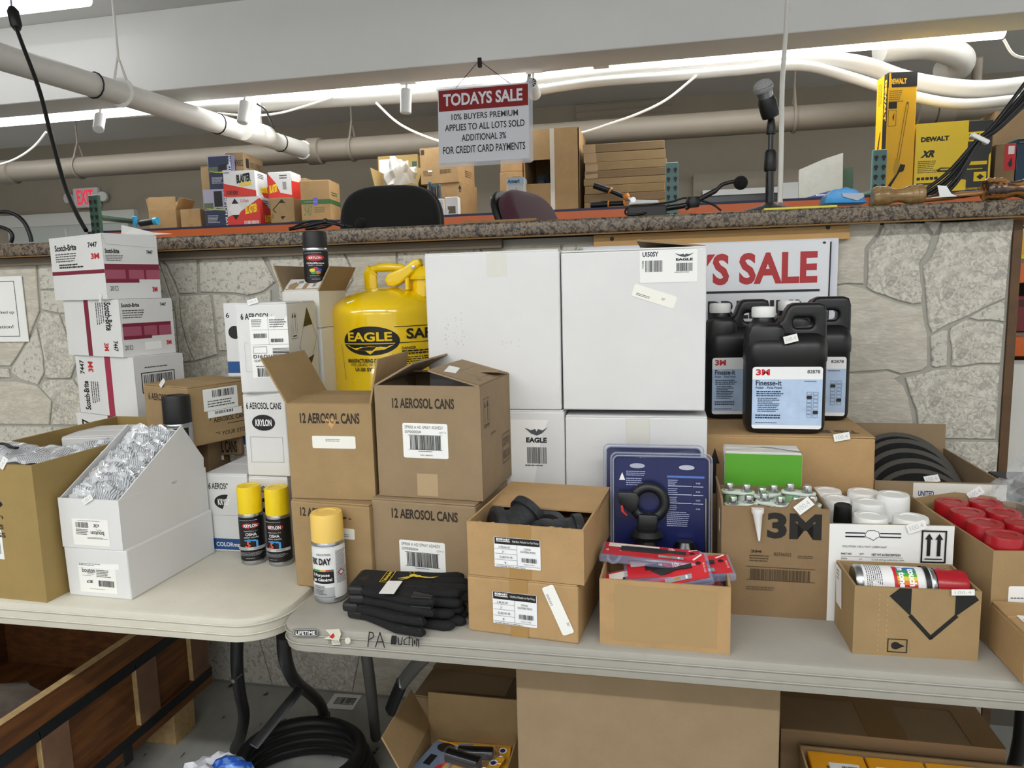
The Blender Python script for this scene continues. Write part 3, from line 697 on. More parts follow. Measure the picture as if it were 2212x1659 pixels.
b9 = bg('carton', 'tan carton with a diamond mark and blue foot band', 585, 634, 428, 4.5, .17, KR, yaw=.12)
p = face(b9, 'front'); p.rect(0, 1, 0, .14, '#32427e').line([(.12, .58), (.5, .93), (.86, .58), (.5, .22)], '#1a1a1a', .006, True).poly([(.38, .81), (.5, .93), (.62, .81)], '#1a1a1a').poly([(.38, .34), (.62, .34), (.5, .22)], '#1a1a1a').lines(.03, .13, .22, .42, 2, '#222', vert=True); p.build('print', b9.root)
b7b = bg('spray_carton', 'white and red spray can carton above the blue footed carton', 584, 632, 372, 4.55, .17, WH, z0=b9.z1+.001, yaw=.1)
p = face(b7b, 'front'); p.poly([(0, 0), (1, 0), (1, .12), (.5, .22), (.32, .6), (0, .95)], RED).text('BLASTER', .05, .38, .2, .5, '#f6d81c', slope=.06, bold=.05).lines(.5, .9, .72, .9, 2, '#222').rect(.62, .78, .35, .62, '#999'); p.build('artwork', b7b.root)
p = face(b7b, 'right'); p.rect(0, 1, 0, .8, RED); p.build('artwork', b7b.root)
b10 = bg('carton', 'tall tan carton with green bands and a purple tape scrap', 652, 712, 390, 4.5, .22, KR_L, yaw=.12)
p = face(b10, 'front'); p.rect(0, 1, .46, .56, '#3c6a3c').rect(0, 1, .02, .10, '#3c6a3c').text('540', .08, .38, .2, .44, '#5f8a58', shear=.2).lines(.45, .9, .26, .40, 3, '#5f8a58').rect(.42, .58, .44, .60, '#6a62d8').lines(.1, .8, .49, .53, 1, '#88a880'); p.build('print', b10.root)
p = face(b10, 'right'); p.rect(0, 1, .46, .56, '#3c6a3c').rect(0, 1, .02, .10, '#3c6a3c').lines(.15, .85, .65, .75, 2, '#3c6a3c'); p.build('print', b10.root)
b10b = bg('carton', 'narrow tan carton tucked behind the green banded one', 634, 665, 386, 4.78, .2, KR, yaw=.05)
b12b = bg('carton', 'tan carton below with a small black arrow', 925, 1004, 399, 4.56, .26, KR_L, yaw=-.12)
p = face(b12b, 'front'); p.lines(.2, .55, .55, .62, 1, '#5a4a30').lines(.2, .5, .4, .46, 1, '#5a4a30').poly([(.88, .82), (.93, .92), (.98, .82)], '#222').rect(.915, .945, .72, .84, '#222').bars(.72, .95, .06, .2, '#6a563a', 18); p.build('print', b12b.root)
b12 = bg('carton', 'large tan carton stacked on top with a bar code', 912, 997, 321, 4.56, .28, KR_L, z0=b12b.z1+.001, yaw=-.12)
p = face(b12, 'front'); p.rect(.03, .12, .82, .95, '#3a332a').lines(.08, .4, .22, .38, 4, '#5a4a30').rect(.2, .32, .33, .38, '#eee').bars(.52, .82, .26, .38, '#6a563a', 22); p.build('print', b12.root)
p = face(b12, 'right'); p.lines(.4, .9, .2, .4, 4, '#5a4a30'); p.build('print', b12.root)
b11 = bg('carton', 'open tan carton with a crumpled plastic liner', 812, 905, 402, 4.55, .3, KR_O, open=True, yaw=.04, flaps=(('left', .12, 12), ('right', .13, 20), ('back', .15, 0)))
b11b = bg('carton', 'tan carton with white stickers behind the plastic liner', 822, 908, 338, 4.90, .2, KR_O)
p = face(b11b, 'front'); p.rect(.03, .42, .72, .95, '#f0f0ec').rect(.3, .36, .3, .7, '#eee').rect(.45, .52, .3, .9, '#eee').rect(.85, .97, .5, .9, '#2c4a34'); p.build('print', b11b.root)
def crumple(name, label, loc, sx, sy, sz, m, seed=1, cat='bag', group=None, amp=.5, parent=None, n=3, freq=2.2):
    bm = bmesh.new(); bmesh.ops.create_icosphere(bm, subdivisions=n, radius=1)
    for v in bm.verts:
        q = v.co*freq+Vector((seed*7.3, seed*3.1, seed)); k = 1+amp*(noise.noise(q)+.6*noise.noise(q*2.3)+.4*abs(noise.noise(q*4.7)))
        v.co = Vector((v.co.x*sx*k, v.co.y*sy*k, v.co.z*sz*k))
    zmin = min(v.co.z for v in bm.verts)
    for v in bm.verts: v.co.z -= zmin
    o = link(name, me_of(bm, 25), parent, m)
    o.location = loc
    if parent is None: tag(o, label, cat, group)
    return o
FILM = mat('milky film', '#c4c2bc', .3, alpha=.6)
q = oy(862, 400, 4.66)
crumple('plastic_liner', 'crumpled milky plastic liner poking out of the open carton', (q.x, 4.70, b11.z1-.10),   .10, .08, .13, FILM, 3, 'plastic bag')
# Chest of cartons, middle
bb = bg('carton', 'narrow tan carton at the bottom left of the big window carton', 1080, 1132, 428, 4.56, .22, KR_L)
bb2 = bg('carton', 'narrow tan carton with bar codes under the sign', 1082, 1131, 372, 4.57, .22, KR_L, z0=bb.z1+.001)
face(bb2, 'front').bars(.3, .42, .2, .8, '#6a563a', 10, True).bars(.55, .9, .3, .8, '#6a563a', 12).build('print', bb2.root)
bb3 = bg('carton', 'topmost narrow tan carton partly behind the sign', 1084, 1131, 345, 4.58, .2, KR_L, z0=bb2.z1+.001)
am = bg('tool_carton', 'white and blue tool carton standing before the narrow cartons', 1096, 1133, 384, 4.42, .12, WH, ybot=465)
p = face(am, 'front'); p.rect(0, 1, .80, 1, '#b9d3e6').text('Ameri', .05, .75, .84, .95, '#24466a', bold=.04).poly([(.45, .3), (.52, .72), (.62, .72), (.6, .3)], '#c9c5bb').rect(.4, .62, .24, .36, '#3a3a3a').text('Ameri', .06, .9, .10, .2, '#24466a', bold=.04); p.build('artwork', am.root)
# the big carton with a torn window showing grey fabric
Yb = 4.5; A = oy(1134, 455, Yb); B = oy(1252, 455, Yb); wB = B.x-A.x; zT = oy(1200, 277, Yb).z; hB = zT-DK
bc = thing('window_carton', 'biggest tan carton with a square opening showing grey fabric', 'box', ((A.x+B.x)/2, Yb, DK+.001), 0, 'cartons on the back rack')
bm = bmesh.new(); t = .006; dB = .42
bm_box(bm, -wB/2, wB/2, 0, dB, 0, t); bm_box(bm, -wB/2, wB/2, 0, dB, hB-t, hB); bm_box(bm, -wB/2, -wB/2+t, 0, dB, t, hB-t); bm_box(bm, wB/2-t, wB/2, 0, dB, t, hB-t); bm_box(bm, -wB/2, wB/2, dB-t, dB, t, hB-t)
bm_box(bm, -wB/2+.49*wB, wB/2, 0, t, t, hB-t); bm_box(bm, -wB/2, -wB/2+.49*wB, 0, t, t, hB*.36); bm_box(bm, -wB/2, -wB/2+.49*wB, 0, t, hB*.64, hB-t)
link('body', me_of(bm), bc, KR_L)
Print(wB, hB, flat((-wB/2, 0, 0), (1, 0, 0), (0, 0, 1))).rect(.48, .56, 0, 1, mat('shiny clear tape', '#d8cdbb', .15)).build('tape', bc)
crumple('fabric_bundle', 'dark grey fabric bundle inside the big carton', (A.x+wB*.27, Yb+.20, DK+.012), wB*.20, .11, hB*.25, mat('grey fabric', '#565b63', .9, var=.15, vscale=25), 5, 'fabric', amp=.25)
# flat cartons stack
z = DK+.001; names = ['bottom', 'second', 'third', 'fourth', 'fifth', 'sixth', 'seventh', 'top']
edges = [450, 430, 412, 394, 378, 361, 343, 322, 303]
for i in range(8):
    dx = [0, 0, 1, -1, 2, 3, 0, -2][i]
    a = oy(1262+dx, 430, 4.52); b = oy(1438+[0, 0, -2, 0, 2, 2, -1, -3][i], 430, 4.52)
    ztop = zat((a.x+b.x)/2, 4.52, edges[i+1]+4)
    a.z = b.z = z; c = carton('flat_carton', 'flat tan carton, %s of the stack of eight' % (names[i]+(' one' if i in (0, 7) else ' from the bottom')), a, b, ztop-z-.001, .5, [KR, KR_D, KR][i % 3], group='flat cartons in a stack', top=False)
    if i in (4, 5, 6, 7): face(c, 'front').rect(0, .16, 0, 1, TAPE).build('tape', c.root)
    z = ztop
# hedge shears
hs = thing('hedge_shears', 'hedge shears with black and orange handles lying on the rack', 'shears', oy(1370, 440, 4.38))
V = lambda px, py: oy(px, py, 4.38)-hs.location
BLD = mat('blade steel', '#a4a8aa', .35, metal=.8)
link('handle', tube_me([V(1283, 400), V(1318, 412)], .02, 10), hs, BLK); link('handle', tube_me([V(1318, 412), V(1352, 426)], .014, 10), hs, BLK)
link('handle', tube_me([V(1276, 443), V(1314, 441)], .02, 10), hs, BLK); link('handle', tube_me([V(1314, 441), V(1350, 439)], .014, 10), hs, BLK)
for a, b in (((1317, 411), (1320, 413)), ((1350, 420), (1354, 428)), ((1313, 441), (1316, 441)), ((1347, 440), (1351, 439))): link('grip_ring', tube_me([V(*a), V(*b)], .022, 10), hs, mat('orange plastic', '#e58a2a', .5))
P3 = [V(*q) for q in ((1352, 424), (1366, 428), (1376, 432), (1420, 432), (1424, 437), (1375, 440), (1358, 442), (1362, 434))]
me = prism_me([(v.x, v.z) for v in P3], -.006, .006, 'y'); link('blade', me, hs, BLD)
link('pivot', xf(lathe_me([(0, -.01), (.016, -.01), (.016, .012), (0, .012)], 12), Matrix.Translation(V(1368, 432)) @ Matrix.Rotation(R_(90), 4, 'X')), hs, STEEL)
# clutter in front of the lower carton
for i, (x0, y0, x1, y1) in enumerate(((929, 398, 933, 432), (937, 405, 940, 436), (947, 402, 952, 436))):
    a = oy(x0, y0, 4.38); b = oy(x1, y1+16, 4.38)
    t_ = thing('hand_tool', ['grey tool handle leaning beside the black chair, leftmost of three', 'middle grey tool handle leaning beside the black chair', 'black tool handle with teal tip leaning beside the black chair'][i], 'tool', b, 0, 'tool handles on the rack')
    link('grip', tube_me([a-b, (a-b)*.1], [.012, .018], 10), t_, mat('grey grip', '#4a5058', .5)); link('tip', tube_me([(a-b)*1.08, a-b], .013, 10), t_, mat('teal grip', '#3f7f92', .5))
a = oy(945, 462, 4.36); cdp = carton('window_box', 'white gift box with a small window on the rack', oy(962, 462, 4.36), oy(990, 461, 4.36), .11, .06, PAPER, z0=DK+.001, top=False)
face(cdp, 'front').rect(.2, .8, .1, .5, '#6b5a44').build('window', cdp.root)
cdp = carton('price_card', 'white folded card leaning beside the window box', oy(946, 462, 4.33), oy(960, 461, 4.33), .10, .015, PAPER, z0=DK+.001, top=False, cat='card')
face(cdp, 'front').lines(.15, .85, .3, .8, 4, '#8aa').build('print', cdp.root)
# small lawn tool at the left end of the beam
t_ = thing('hose_nozzle', 'small black and blue hose nozzle at the left end of the rack', 'nozzle', oy(320, 482, 4.42)); 
link('barrel', tube_me([(-.06, 0, .0), (.05, 0, .01)], .022, 12), t_, BLK); link('collar', tube_me([(.05, 0, .01), (.075, 0, .012)], .026, 12), t_, mat('cyan plastic', '#35a0cc', .4)); link('bracket', box_me(.02, .03, .07, .003, 1, cx=-.10, cz=-.02), t_, MATS['cyan plastic'])

# ---- yellow tool cartons at the right
YL = mat('yellow printed board', '#f0b41c', .35); YL2 = mat('bright yellow board', '#f2cd12', .35); INKK = '#161514'
td = bg('tool_carton', 'tall slim yellow tool carton with black top band', 1908, 1972, 157, 4.42, .15, YL, ybot=425, yaw=.10, top=False)
p = face(td, 'front'); p.rect(0, 1, .88, 1, INKK).text('DEWALT', .06, .64, .905, .95, '#f0b41c', bold=.05).lines(.06, .62, .76, .86, 6, '#8a6a14').rect(.05, .34, .71, .765, INKK).frame(.05, .33, .57, .70, '#4a3a10', .002).poly([(.20, .64), (.26, .68), (.25, .61)], INKK)
p.line([(.66, .74), (.42, .30)], '#7a5c10', .003).line([(.74, .74), (.50, .30)], '#7a5c10', .003).ell(.70, .75, .04, .012, '#7a5c10').poly([(.30, .22), (.38, .31), (.52, .30), (.5, .2), (.36, .17)], '#c79a20').poly([(.12, .05), (.22, .07), (.52, .19), (.66, .20), (.72, .25), (.55, .26), (.42, .18), (.12, .08)], INKK); p.build('artwork', td.root)
p = face(td, 'left'); p.rect(.45, 1, 0, 1, INKK) if False else None
p.rect(.66, 1, 0, 1, INKK).text('DEWALT', .74, .92, .62, .95, '#f0b41c', rot=270, bold=.05).poly([(.05, .33), (.25, .42), (.45, .55), (.5, .55), (.3, .36)], INKK).lines(.15, .5, .72, .95, 3, '#8a6a14', vert=True); p.build('artwork', td.root)
xr = bg('tool_carton', 'wide yellow and black power tool carton with cut-out top', 1973, 2083, 268, 4.44, .30, YL2, ybot=415, yaw=-.05, top=False)
hh = xr.h; ww = xr.w
p = face(xr, 'front'); p.rect(0, 1, 0, 1, YL2).text('DEWALT', .10, .64, .74, .81, INKK, bold=.06).text('XR', .10, .42, .52, .62, INKK, bold=.06, shear=.2).lines(.06, .5, .30, .48, 7, '#5a4a10')
for k in range(5): p.rect(.05+k*.085, .115+k*.085, .205, .245, INKK)
p.rect(.05, .36, .13, .165, '#5a4a10').lines(.05, .4, .02, .1, 3, '#8a7a20')
p.poly([(.42, .33), (.50, .37), (.72, .36), (.80, .42), (1, .42), (1, .18), (.86, .2), (.78, .3), (.48, .31)], '#2b2a22').poly([(.5, .33), (.72, .33), (.72, .35), (.5, .35)], '#d9b71a'); p.build('artwork', xr.root)
xk = bg('tool_carton', 'black half of the power tool carton with yellow edge strip', 2083, 2136, 262, 4.46, .26, mat('black printed board', '#1b1a19', .35), ybot=410, yaw=-.05, top=False)
p = face(xk, 'front'); p.rect(.90, .98, 0, .82, '#f2cd12').rect(.04, .82, .72, .85, '#f2cd12').rect(.08, .46, .745, .825, INKK).text('20v', .10, .43, .76, .81, '#f2cd12', bold=.04).text('XR', .5, .78, .755, .82, INKK, bold=.05).rect(.06, .84, .39, .44, '#f2cd12').rect(.34, .84, .16, .29, '#f2cd12').poly([(.45, .22), (.6, .26), (.75, .22), (.6, .18)], INKK).lines(.06, .84, .32, .35, 1, '#f2cd12').text('GUARANTEED TOUGH', .04, .84, .045, .075, '#f2cd12', bold=.03); p.build('artwork', xk.root)
rb = bg('tool_carton', 'small tan carton with a red printed panel beside the black one', 2146, 2189, 312, 4.5, .2, KR_D, ybot=405, yaw=-.05)
p = face(rb, 'front'); p.rect(.45, 1, .45, .98, '#c8242c').poly([(.62, .58), (.8, .72), (.85, .55), (.74, .5)], '#1c1c1c').rect(.62, .92, .78, .95, '#e8dcdc'); p.build('artwork', rb.root)
nb = bg('tool_carton', 'dark blue tool carton at the right end of the rack', 2192, 2290, 300, 4.5, .3, mat('petrol board', '#14364e', .4), ybot=400)
face(nb, 'front').rect(0, 1, .9, .97, '#0d1a26').lines(.05, .6, .92, .95, 1, '#9ab').build('artwork', nb.root)
kb = bg('carton', 'brown carton stacked behind the red panel carton', 2140, 2250, 240, 4.8, .2, KR_D, ybot=400)
# leaning white sheet with blue label
a = oy(1740, 440, 4.9); b = oy(1818, 438, 4.9)
ls = thing('leaning_sheet', 'pale plastic wrapped sheet leaning at the back right of the rack', 'sheet', ((a.x+b.x)/2, 5.0, DK+.001), -.05, None, rot=(R_(-6), 0, -.05))
link('panel', prism_me([(-.13, 0), (.13, 0), (.13, .34), (.02, .31), (-.13, .25)], -.01, .01, 'y'), ls, mat('pale sheet', '#a9aca8', .3, var=.1, vscale=18))
Print(.26, .2, flat((-.13, -.0105, .0), (1, 0, 0), (0, 0, 1))).poly([(0, .0), (.75, .0), (.75, .55), (0, .3)], '#33508a').lines(.4, .72, .38, .46, 1, '#dde').build('print', ls)

# ---- chairs behind the ledge
def chair(name, label, px, py, Y, W, Hb, m, yaw, tilt=6):
    c = oy(px, py, Y); t = thing(name, label, 'chair', (c.x, Y, .5), yaw, 'office chairs behind the ledge')
    top = c.z-.5
    pts = []
    for k in range(40):
        a = 2*math.pi*k/40; ca, sa = math.cos(a), math.sin(a); e = 2/3.2
        pts.append((W/2*math.copysign(abs(ca)**e, ca), Hb/2*math.copysign(abs(sa)**e, sa)))
    me = ext_me([pts], .085, .035, 3, 'y')
    for v in me.vertices: v.co.y += -.35*(v.co.x**2)-.18*(v.co.z**2)
    b = link('backrest', me, t, m); b.location = (0, 0, top-Hb/2); b.rotation_euler = (R_(-tilt), 0, 0)
    me = ext_me([pts], .03, .008, 2, 'y')
    for v in me.vertices: v.co.y += -.35*(v.co.x**2)-.18*(v.co.z**2); v.co.x *= 1.015; v.co.z *= 1.015
    s = link('back_shell', me, t, BLK); s.location = (0, .052, top-Hb/2); s.rotation_euler = (R_(-tilt), 0, 0)
    link('seat', box_me(.5, .48, .09, .035, 3, cy=-.27, cz=.44), t, m)
    link('back_bar', tube_me(smooth_path([(0, -.2, .42), (0, .08, .44), (0, .10, .6), (0, .06, top-Hb*.5)], 5), .02, 8), t, BLK)
    link('column', tube_me([(0, -.27, .08), (0, -.27, .45)], .028, 12), t, BLK)
    for k in range(5):
        a = k*1.2566; link('base_leg', tube_me([(0, -.27, .1), (.3*math.cos(a), -.27+.3*math.sin(a), .06)], [.03, .02], 8), t, BLK)
        cs = link('caster', xf(lathe_me([(0, -.02), (.03, -.02), (.03, .02), (0, .02)], 12), Matrix.Translation((.3*math.cos(a), -.27+.3*math.sin(a), .03)) @ Matrix.Rotation(R_(90), 4, 'X')), t, BLK)
    for s in (-1, 1):
        link('armrest', box_me(.06, .28, .035, .012, 2, cx=s*.29, cy=-.2, cz=.66), t, BLK)
        link('arm_post', tube_me([(s*.26, -.2, .48), (s*.29, -.2, .67)], .018, 8), t, BLK)
    return t
chair('office_chair', 'black office chair with a wide rounded backrest', 842, 400, 3.15, .46, .42, mat('black upholstery', '#0b0b0c', .9, var=.1, vscale=60, sheen=.2), .1)
chair('office_chair', 'maroon office chair turned sideways with a black armrest', 1150, 407, 3.25, .44, .38, mat('maroon upholstery', '#4a2530', .9, var=.15, vscale=60, sheen=.2), R_(72), 24)

# ============================================================ on the ledge
def rel(o, px, py, y): return oy(px, py, y)-o.location
ms = thing('microphone_stand', 'black desk microphone stand with round base on the ledge', 'stand', (oy(1662, 440, 2.36).x, 2.36, CT1))
link('base', lathe_me([(0, 0), (.098, 0), (.1, .006), (.09, .016), (.03, .032), (.018, .04), (0, .04)], 36), ms, mat('dark grey cast', '#3a3c3e', .5))
zq = lambda py: zat(ms.location.x, 2.36, py)-CT1
link('lower_tube', tube_me([(0, 0, .03), (0, 0, zq(360))], .0125, 16), ms, BLK_G)
link('clutch', lathe_me([(0, zq(370)), (.016, zq(370)), (.0185, zq(366)), (.0175, zq(330)), (.013, zq(324)), (0, zq(324))], 20), ms, BLK)
link('upper_tube', tube_me([(0, 0, zq(330)), (0, 0, zq(288))], .008, 14), ms, BLK_G)
link('collar', lathe_me([(0, zq(290)), (.013, zq(290)), (.015, zq(284)), (.010, zq(258)), (.008, zq(254)), (0, zq(254))], 18), ms, BLK)
A = rel(ms, 1663, 244, 2.34); B = rel(ms, 1646, 178, 2.31); ax = (B-A).normalized(); Lm = (B-A).length
Mq = Matrix.Translation(A) @ ax.to_track_quat('Z', 'Y').to_matrix().to_4x4()
link('clip', xf(lathe_me([(.024, -.012), (.026, 0), (.026, .035), (.023, .045)], 20, cap=False), Mq), ms, BLK); link('swivel', tube_me([(0, 0, zq(258)), A], .009, 10), ms, BLK)
mc = thing('microphone', 'silver grey handheld microphone clipped on the stand', 'microphone', ms.location+A, 0, None); mc.rotation_euler = ax.to_track_quat('Z', 'Y').to_euler()
link('body', lathe_me([(0, -.004), (.02, -.002), (.0215, .01), (.0215, Lm*.6), (.024, Lm*.72), (0, Lm*.72)], 28), mc, mat('gunmetal', '#8f9295', .25, metal=.8))
gr = lathe_me([(.024, Lm*.70), (.028, Lm*.76), (.0285, Lm*.84), (.026, Lm*.95), (.02, Lm*1.03), (.010, Lm*1.075), (0, Lm*1.085)], 28, cap=False)
link('grille', gr, mc, ramp_mat('mic grille', 400, [(0, '#5b5b5b'), (.5, '#a0a1a2'), (1, '#d8d8d8')], .35, detail=1, bump=.8, bscale=500)); link('grille_band', lathe_me([(.0285, Lm*.835), (.0292, Lm*.845), (.0285, Lm*.855)], 28, cap=False), mc, STEEL)

gm = thing('gooseneck_microphone', 'black gooseneck microphone with foam ball leaning over the ledge', 'microphone', (oy(1400, 455, 2.24).x, 2.24, CT1))
V = lambda px, py, y=2.24: rel(gm, px, py, y)
w0 = V(1356, 455).x; w1 = V(1440, 455).x
link('base', box_me(w1-w0, .07, .034, .004, 2, cx=(w0+w1)/2), gm, BLK)
link('joint', lathe_me([(0, 0), (.017, .002), (.022, .016), (.017, .031), (0, .034)], 20), gm, BLK).location = V(1497, 449)
link('connector', tube_me([V(1438, 450), V(1490, 442)], .0085, 12), gm, BLK_G)
link('neck', tube_me(smooth_path([V(1480, 450), V(1512, 430), V(1545, 412), V(1562, 398), V(1590, 391)], 5), [.0075]*11+[.0055]*10, 12), gm, BLK)
link('neck_tip', tube_me([V(1588, 391), V(1600, 391)], .005, 10), gm, STEEL)
fo = mat('foam', '#08080a', .95, bump=.5, bscale=300)
link('foam_ball', lathe_me([(0, -.02)]+[(.02*math.cos(R_(a)), .02*math.sin(R_(a))) for a in range(-75, 90, 15)]+[(0, .02)], 24), gm, fo).location = V(1600, 395)
link('cable', tube_me(smooth_path([V(1440, 450), V(1385, 462, 2.2), V(1352, 462, 2.19), V(1360, 446, 2.22), V(1400, 443, 2.28), V(1450, 436, 2.32), V(1478, 428, 2.33), V(1510, 432, 2.33), V(1540, 442, 2.33), V(1558, 455, 2.33)], 6), .0032, 8), gm, BLK)
gl = thing('gooseneck_microphone', 'black microphone with tangled cable lying left of the black chair', 'microphone', (oy(690, 490, 2.25).x, 2.25, CT1))
V = lambda px, py, y=2.25: rel(gl, px, py, y)
link('neck', tube_me(smooth_path([V(625, 495), V(668, 487), V(705, 480), V(745, 488)], 4), .006, 10), gl, BLK)
link('joint', lathe_me([(0, -.011), (.009, -.006), (.011, 0), (.009, .006), (0, .011)], 16), gl, BLK).location = V(703, 478)
link('foam_ball', lathe_me([(0, -.02)]+[(.02*math.cos(R_(a)), .02*math.sin(R_(a))) for a in range(-75, 90, 15)]+[(0, .02)], 20), gl, fo).location = V(781, 484)
link('cable', tube_me(smooth_path([V(628, 494, 2.2), V(650, 484, 2.24), V(680, 477, 2.28), V(720, 480, 2.3), V(700, 492, 2.26), V(660, 495, 2.22), V(720, 484, 2.24), V(760, 490, 2.26)], 6), .0032, 8), gl, BLK)
# gavels
WD1 = ramp_mat('oak', 14, [(0, '#5f4a2a'), (.45, '#8a6c40'), (.6, '#a5875a'), (1, '#b89a6a')], .3, stretch=(1, 6, 6), coat=.3)
WD2 = ramp_mat('zebra wood', 9, [(0, '#24140c'), (.46, '#3a2012'), (.52, '#9a6a34'), (1, '#b8884a')], .25, stretch=(.6, 8, 8), nrough=.5, coat=.4)
def gavel(label, px, py, Y, m, L, r, rz, hand):
    c = oy(px, py, Y); t = thing('gavel', label, 'gavel', (c.x, Y, CT1+r), rz, 'auction gavels')
    pr = [(0, -L/2), (r*.8, -L/2), (r*.95, -L*.46), (r, -L*.42), (r*.92, -L*.36), (r*1.0, -L*.33), (r*.92, -L*.26), (r*.98, -L*.22), (r*.72, -L*.12), (r*.62, 0), (r*.72, L*.12), (r*.98, L*.22), (r*.92, L*.26), (r, L*.33), (r*.92, L*.36), (r, L*.42), (r*.95, L*.46), (r*.8, L/2), (0, L/2)]
    link('head', xf(lathe_me(pr, 24), Matrix.Rotation(R_(90), 4, 'Y')), t, m)
    link('handle', tube_me([(0, 0, 0), Vector(hand)*.3, Vector(hand)*.7, hand], [.008, .007, .010, .008], 12), t, m)
gavel('pale oak gavel with carved head on the ledge', 1940, 412, 2.20, WD1, .13, .028, .03, (.0, .22, .0))
gavel('dark striped gavel at the right end of the ledge', 2192, 395, 2.22, WD2, .15, .033, .06, (-.22, .03, -.015))
# packet and papers
bp = thing('blue_packet', 'crumpled bright blue packet with silver tape on the ledge', 'packet', (oy(1822, 440, 2.24).x, 2.24, CT1))
V = lambda px, py: rel(bp, px, py, 2.24)
pp = [V(1776, 442), V(1868, 440), V(1856, 424), V(1845, 412), V(1832, 410), V(1822, 406), V(1812, 410), V(1795, 412), V(1782, 424)]
me = prism_me([(v.x, max(0, v.z)) for v in pp], -.03, .05, 'y', .003); link('pouch', me, bp, mat('sky blue film', '#2f93d8', .3, var=.12, vscale=30))
link('tape', prism_me([(v.x, max(.001, v.z)) for v in (V(1812, 421), V(1858, 420), V(1860, 428), V(1846, 436), V(1815, 428))], -.034, -.031, 'y'), bp, mat('silver tape', '#a9acb8', .2, metal=.6))
def sheet(name, label, px, py, Y, pts, m, cat='paper', lift=0):
    o = thing(name, label, cat, (oy(px, py, Y).x, Y, CT1+.0005)); V = [rel(o, a, b, y) for a, b, y in pts]
    bm = bmesh.new(); vs = [bm.verts.new(v) for v in V]; bm.faces.new(vs); r = bmesh.ops.extrude_face_region(bm, geom=bm.faces[:])
    for v in [g for g in r['geom'] if isinstance(g, bmesh.types.BMVert)]: v.co.y += .0015
    bmesh.ops.recalc_face_normals(bm, faces=bm.faces[:]); link('leaf', me_of(bm), o, m); return o
sheet('paper_scrap', 'torn white paper tag standing beside the pale gavel', 2045, 425, 2.2, [(2025, 400, 2.2), (2045, 402, 2.2), (2055, 418, 2.2), (2068, 424, 2.2), (2005, 428, 2.2), (2030, 424, 2.2)], PAPER)
sheet('paper_scrap', 'curled lilac paper scrap behind the pale gavel', 1985, 425, 2.26, [(1976, 402, 2.26), (1988, 410, 2.26), (1993, 427, 2.26), (1975, 428, 2.26)], mat('lilac paper', '#d9cfe6', .6))
sheet('paper_sheet', 'white paper sheets lying at the left end of the ledge', 320, 500, 2.2, [(262, 486, 2.26), (290, 492, 2.2), (330, 502, 2.18), (372, 505, 2.17), (330, 508, 2.16), (262, 508, 2.16)], PAPER)
o = tag(link('yellow_pad', box_me(.19, .1, .006, .001, 1), None, mat('yellow pad', '#d8cf56', .6)), 'thin yellow pad lying beside the microphone base', 'pad'); o.location = (oy(1722, 442, 2.2).x, 2.2, CT1)
o = tag(link('wood_strip', box_me(oy(1160, 474, 2.17).x-oy(998, 481, 2.17).x, .05, .008, .001, 1), None, mat('raw plywood', '#8a6a48', .8, var=.2, vscale=30)), 'thin plywood strip lying on the ledge below the maroon chair', 'strip'); o.location = (oy(1079, 478, 2.17).x, 2.18, CT1)
# bundle of black cables rising to the right
cbn = thing('cable_bundle', 'bundle of black cables rising from the ledge to the upper right', 'cable', oy(2000, 426, 2.3))
for i in range(5):
    dx, dy = [(-8, 0), (0, 4), (8, 6), (22, 6), (30, 8)][i]
    P = [(1985+dx*1.6, 428), (2050+dx*.7, 375+dy*1.6), (2110+dx*.25, 305+dy*.4), (2150+dx*.35, 268+dy), (2235+dx*.8, 160+dy*3)]
    link('cable', tube_me(smooth_path([rel(cbn, a, b, 2.28+.012*(i % 3)) for a, b in P], 5), .0048, 8), cbn, BLK)
tz = rel(cbn, 2116, 300, 2.28)
bx = link('cable_tie', box_me(.05, .02, .012, .002, 1, base=False), cbn, mat('white nylon', '#e8e8e6', .4)); bx.location = tz; bx.rotation_euler = (0, R_(30), 0)
# thick black hose loops at the far left
hl = thing('cable_loop', 'black cable loops arching over the ledge at the far left', 'cable', (oy(30, 520, 2.3).x, 2.3, CT1))
link('loop', tube_me(smooth_path([rel(hl, x, y, 2.3) for x, y in ((-40, 475), (0, 458), (30, 462), (52, 480), (64, 505), (68, 522))], 6), .0075, 10), hl, BLK)
link('loop', tube_me(smooth_path([rel(hl, x, y, 2.27) for x, y in ((-30, 490), (0, 490), (20, 498), (27, 510), (24, 524))], 6), .0065, 10), hl, BLK)

# ============================================================ folding tables
T = .74
def folding_table(name, label, x0, x1, y0, y1, m, rc, ridge):
    t = thing(name, label, 'table', ((x0+x1)/2, (y0+y1)/2, 0)); a, b = (x1-x0)/2, (y1-y0)/2
    bm = bmesh.new(); rings = []
    for ins, z in ((.008, T-.057), (.001, T-.053), (0, T-.047), (0, T-.011), (.003, T-.004), (.010, T)):
        rings.append([bm.verts.new((x, y, z)) for x, y in rrect(-a+ins, a-ins, -b+ins, b-ins, rc, 10)])
    n = len(rings[0])
    for r0, r1 in zip(rings, rings[1:]):
        for i in range(n): bm.faces.new((r0[i], r0[(i+1) % n], r1[(i+1) % n], r1[i]))
    c0 = bm.verts.new((0, 0, T-.057)); c1 = bm.verts.new((0, 0, T))
    for i in range(n): bm.faces.new((rings[0][(i+1) % n], rings[0][i], c0)); bm.faces.new((rings[-1][i], rings[-1][(i+1) % n], c1))
    top = link('tabletop', me_of(bm, 30), t, m)
    for z in (T-.017, T-.036):
        rr = rrect(-a-.0015, a+.0015, -b-.0015, b+.0015, rc, 10)
        link('edge_ridge', tube_me([(x, y, z) for x, y in rr], .0018, 6, True), top, m)
    return t
GRY = mat('grey moulded plastic', '#a19d94', .45, var=.05, vscale=9, bump=.06, bscale=120)
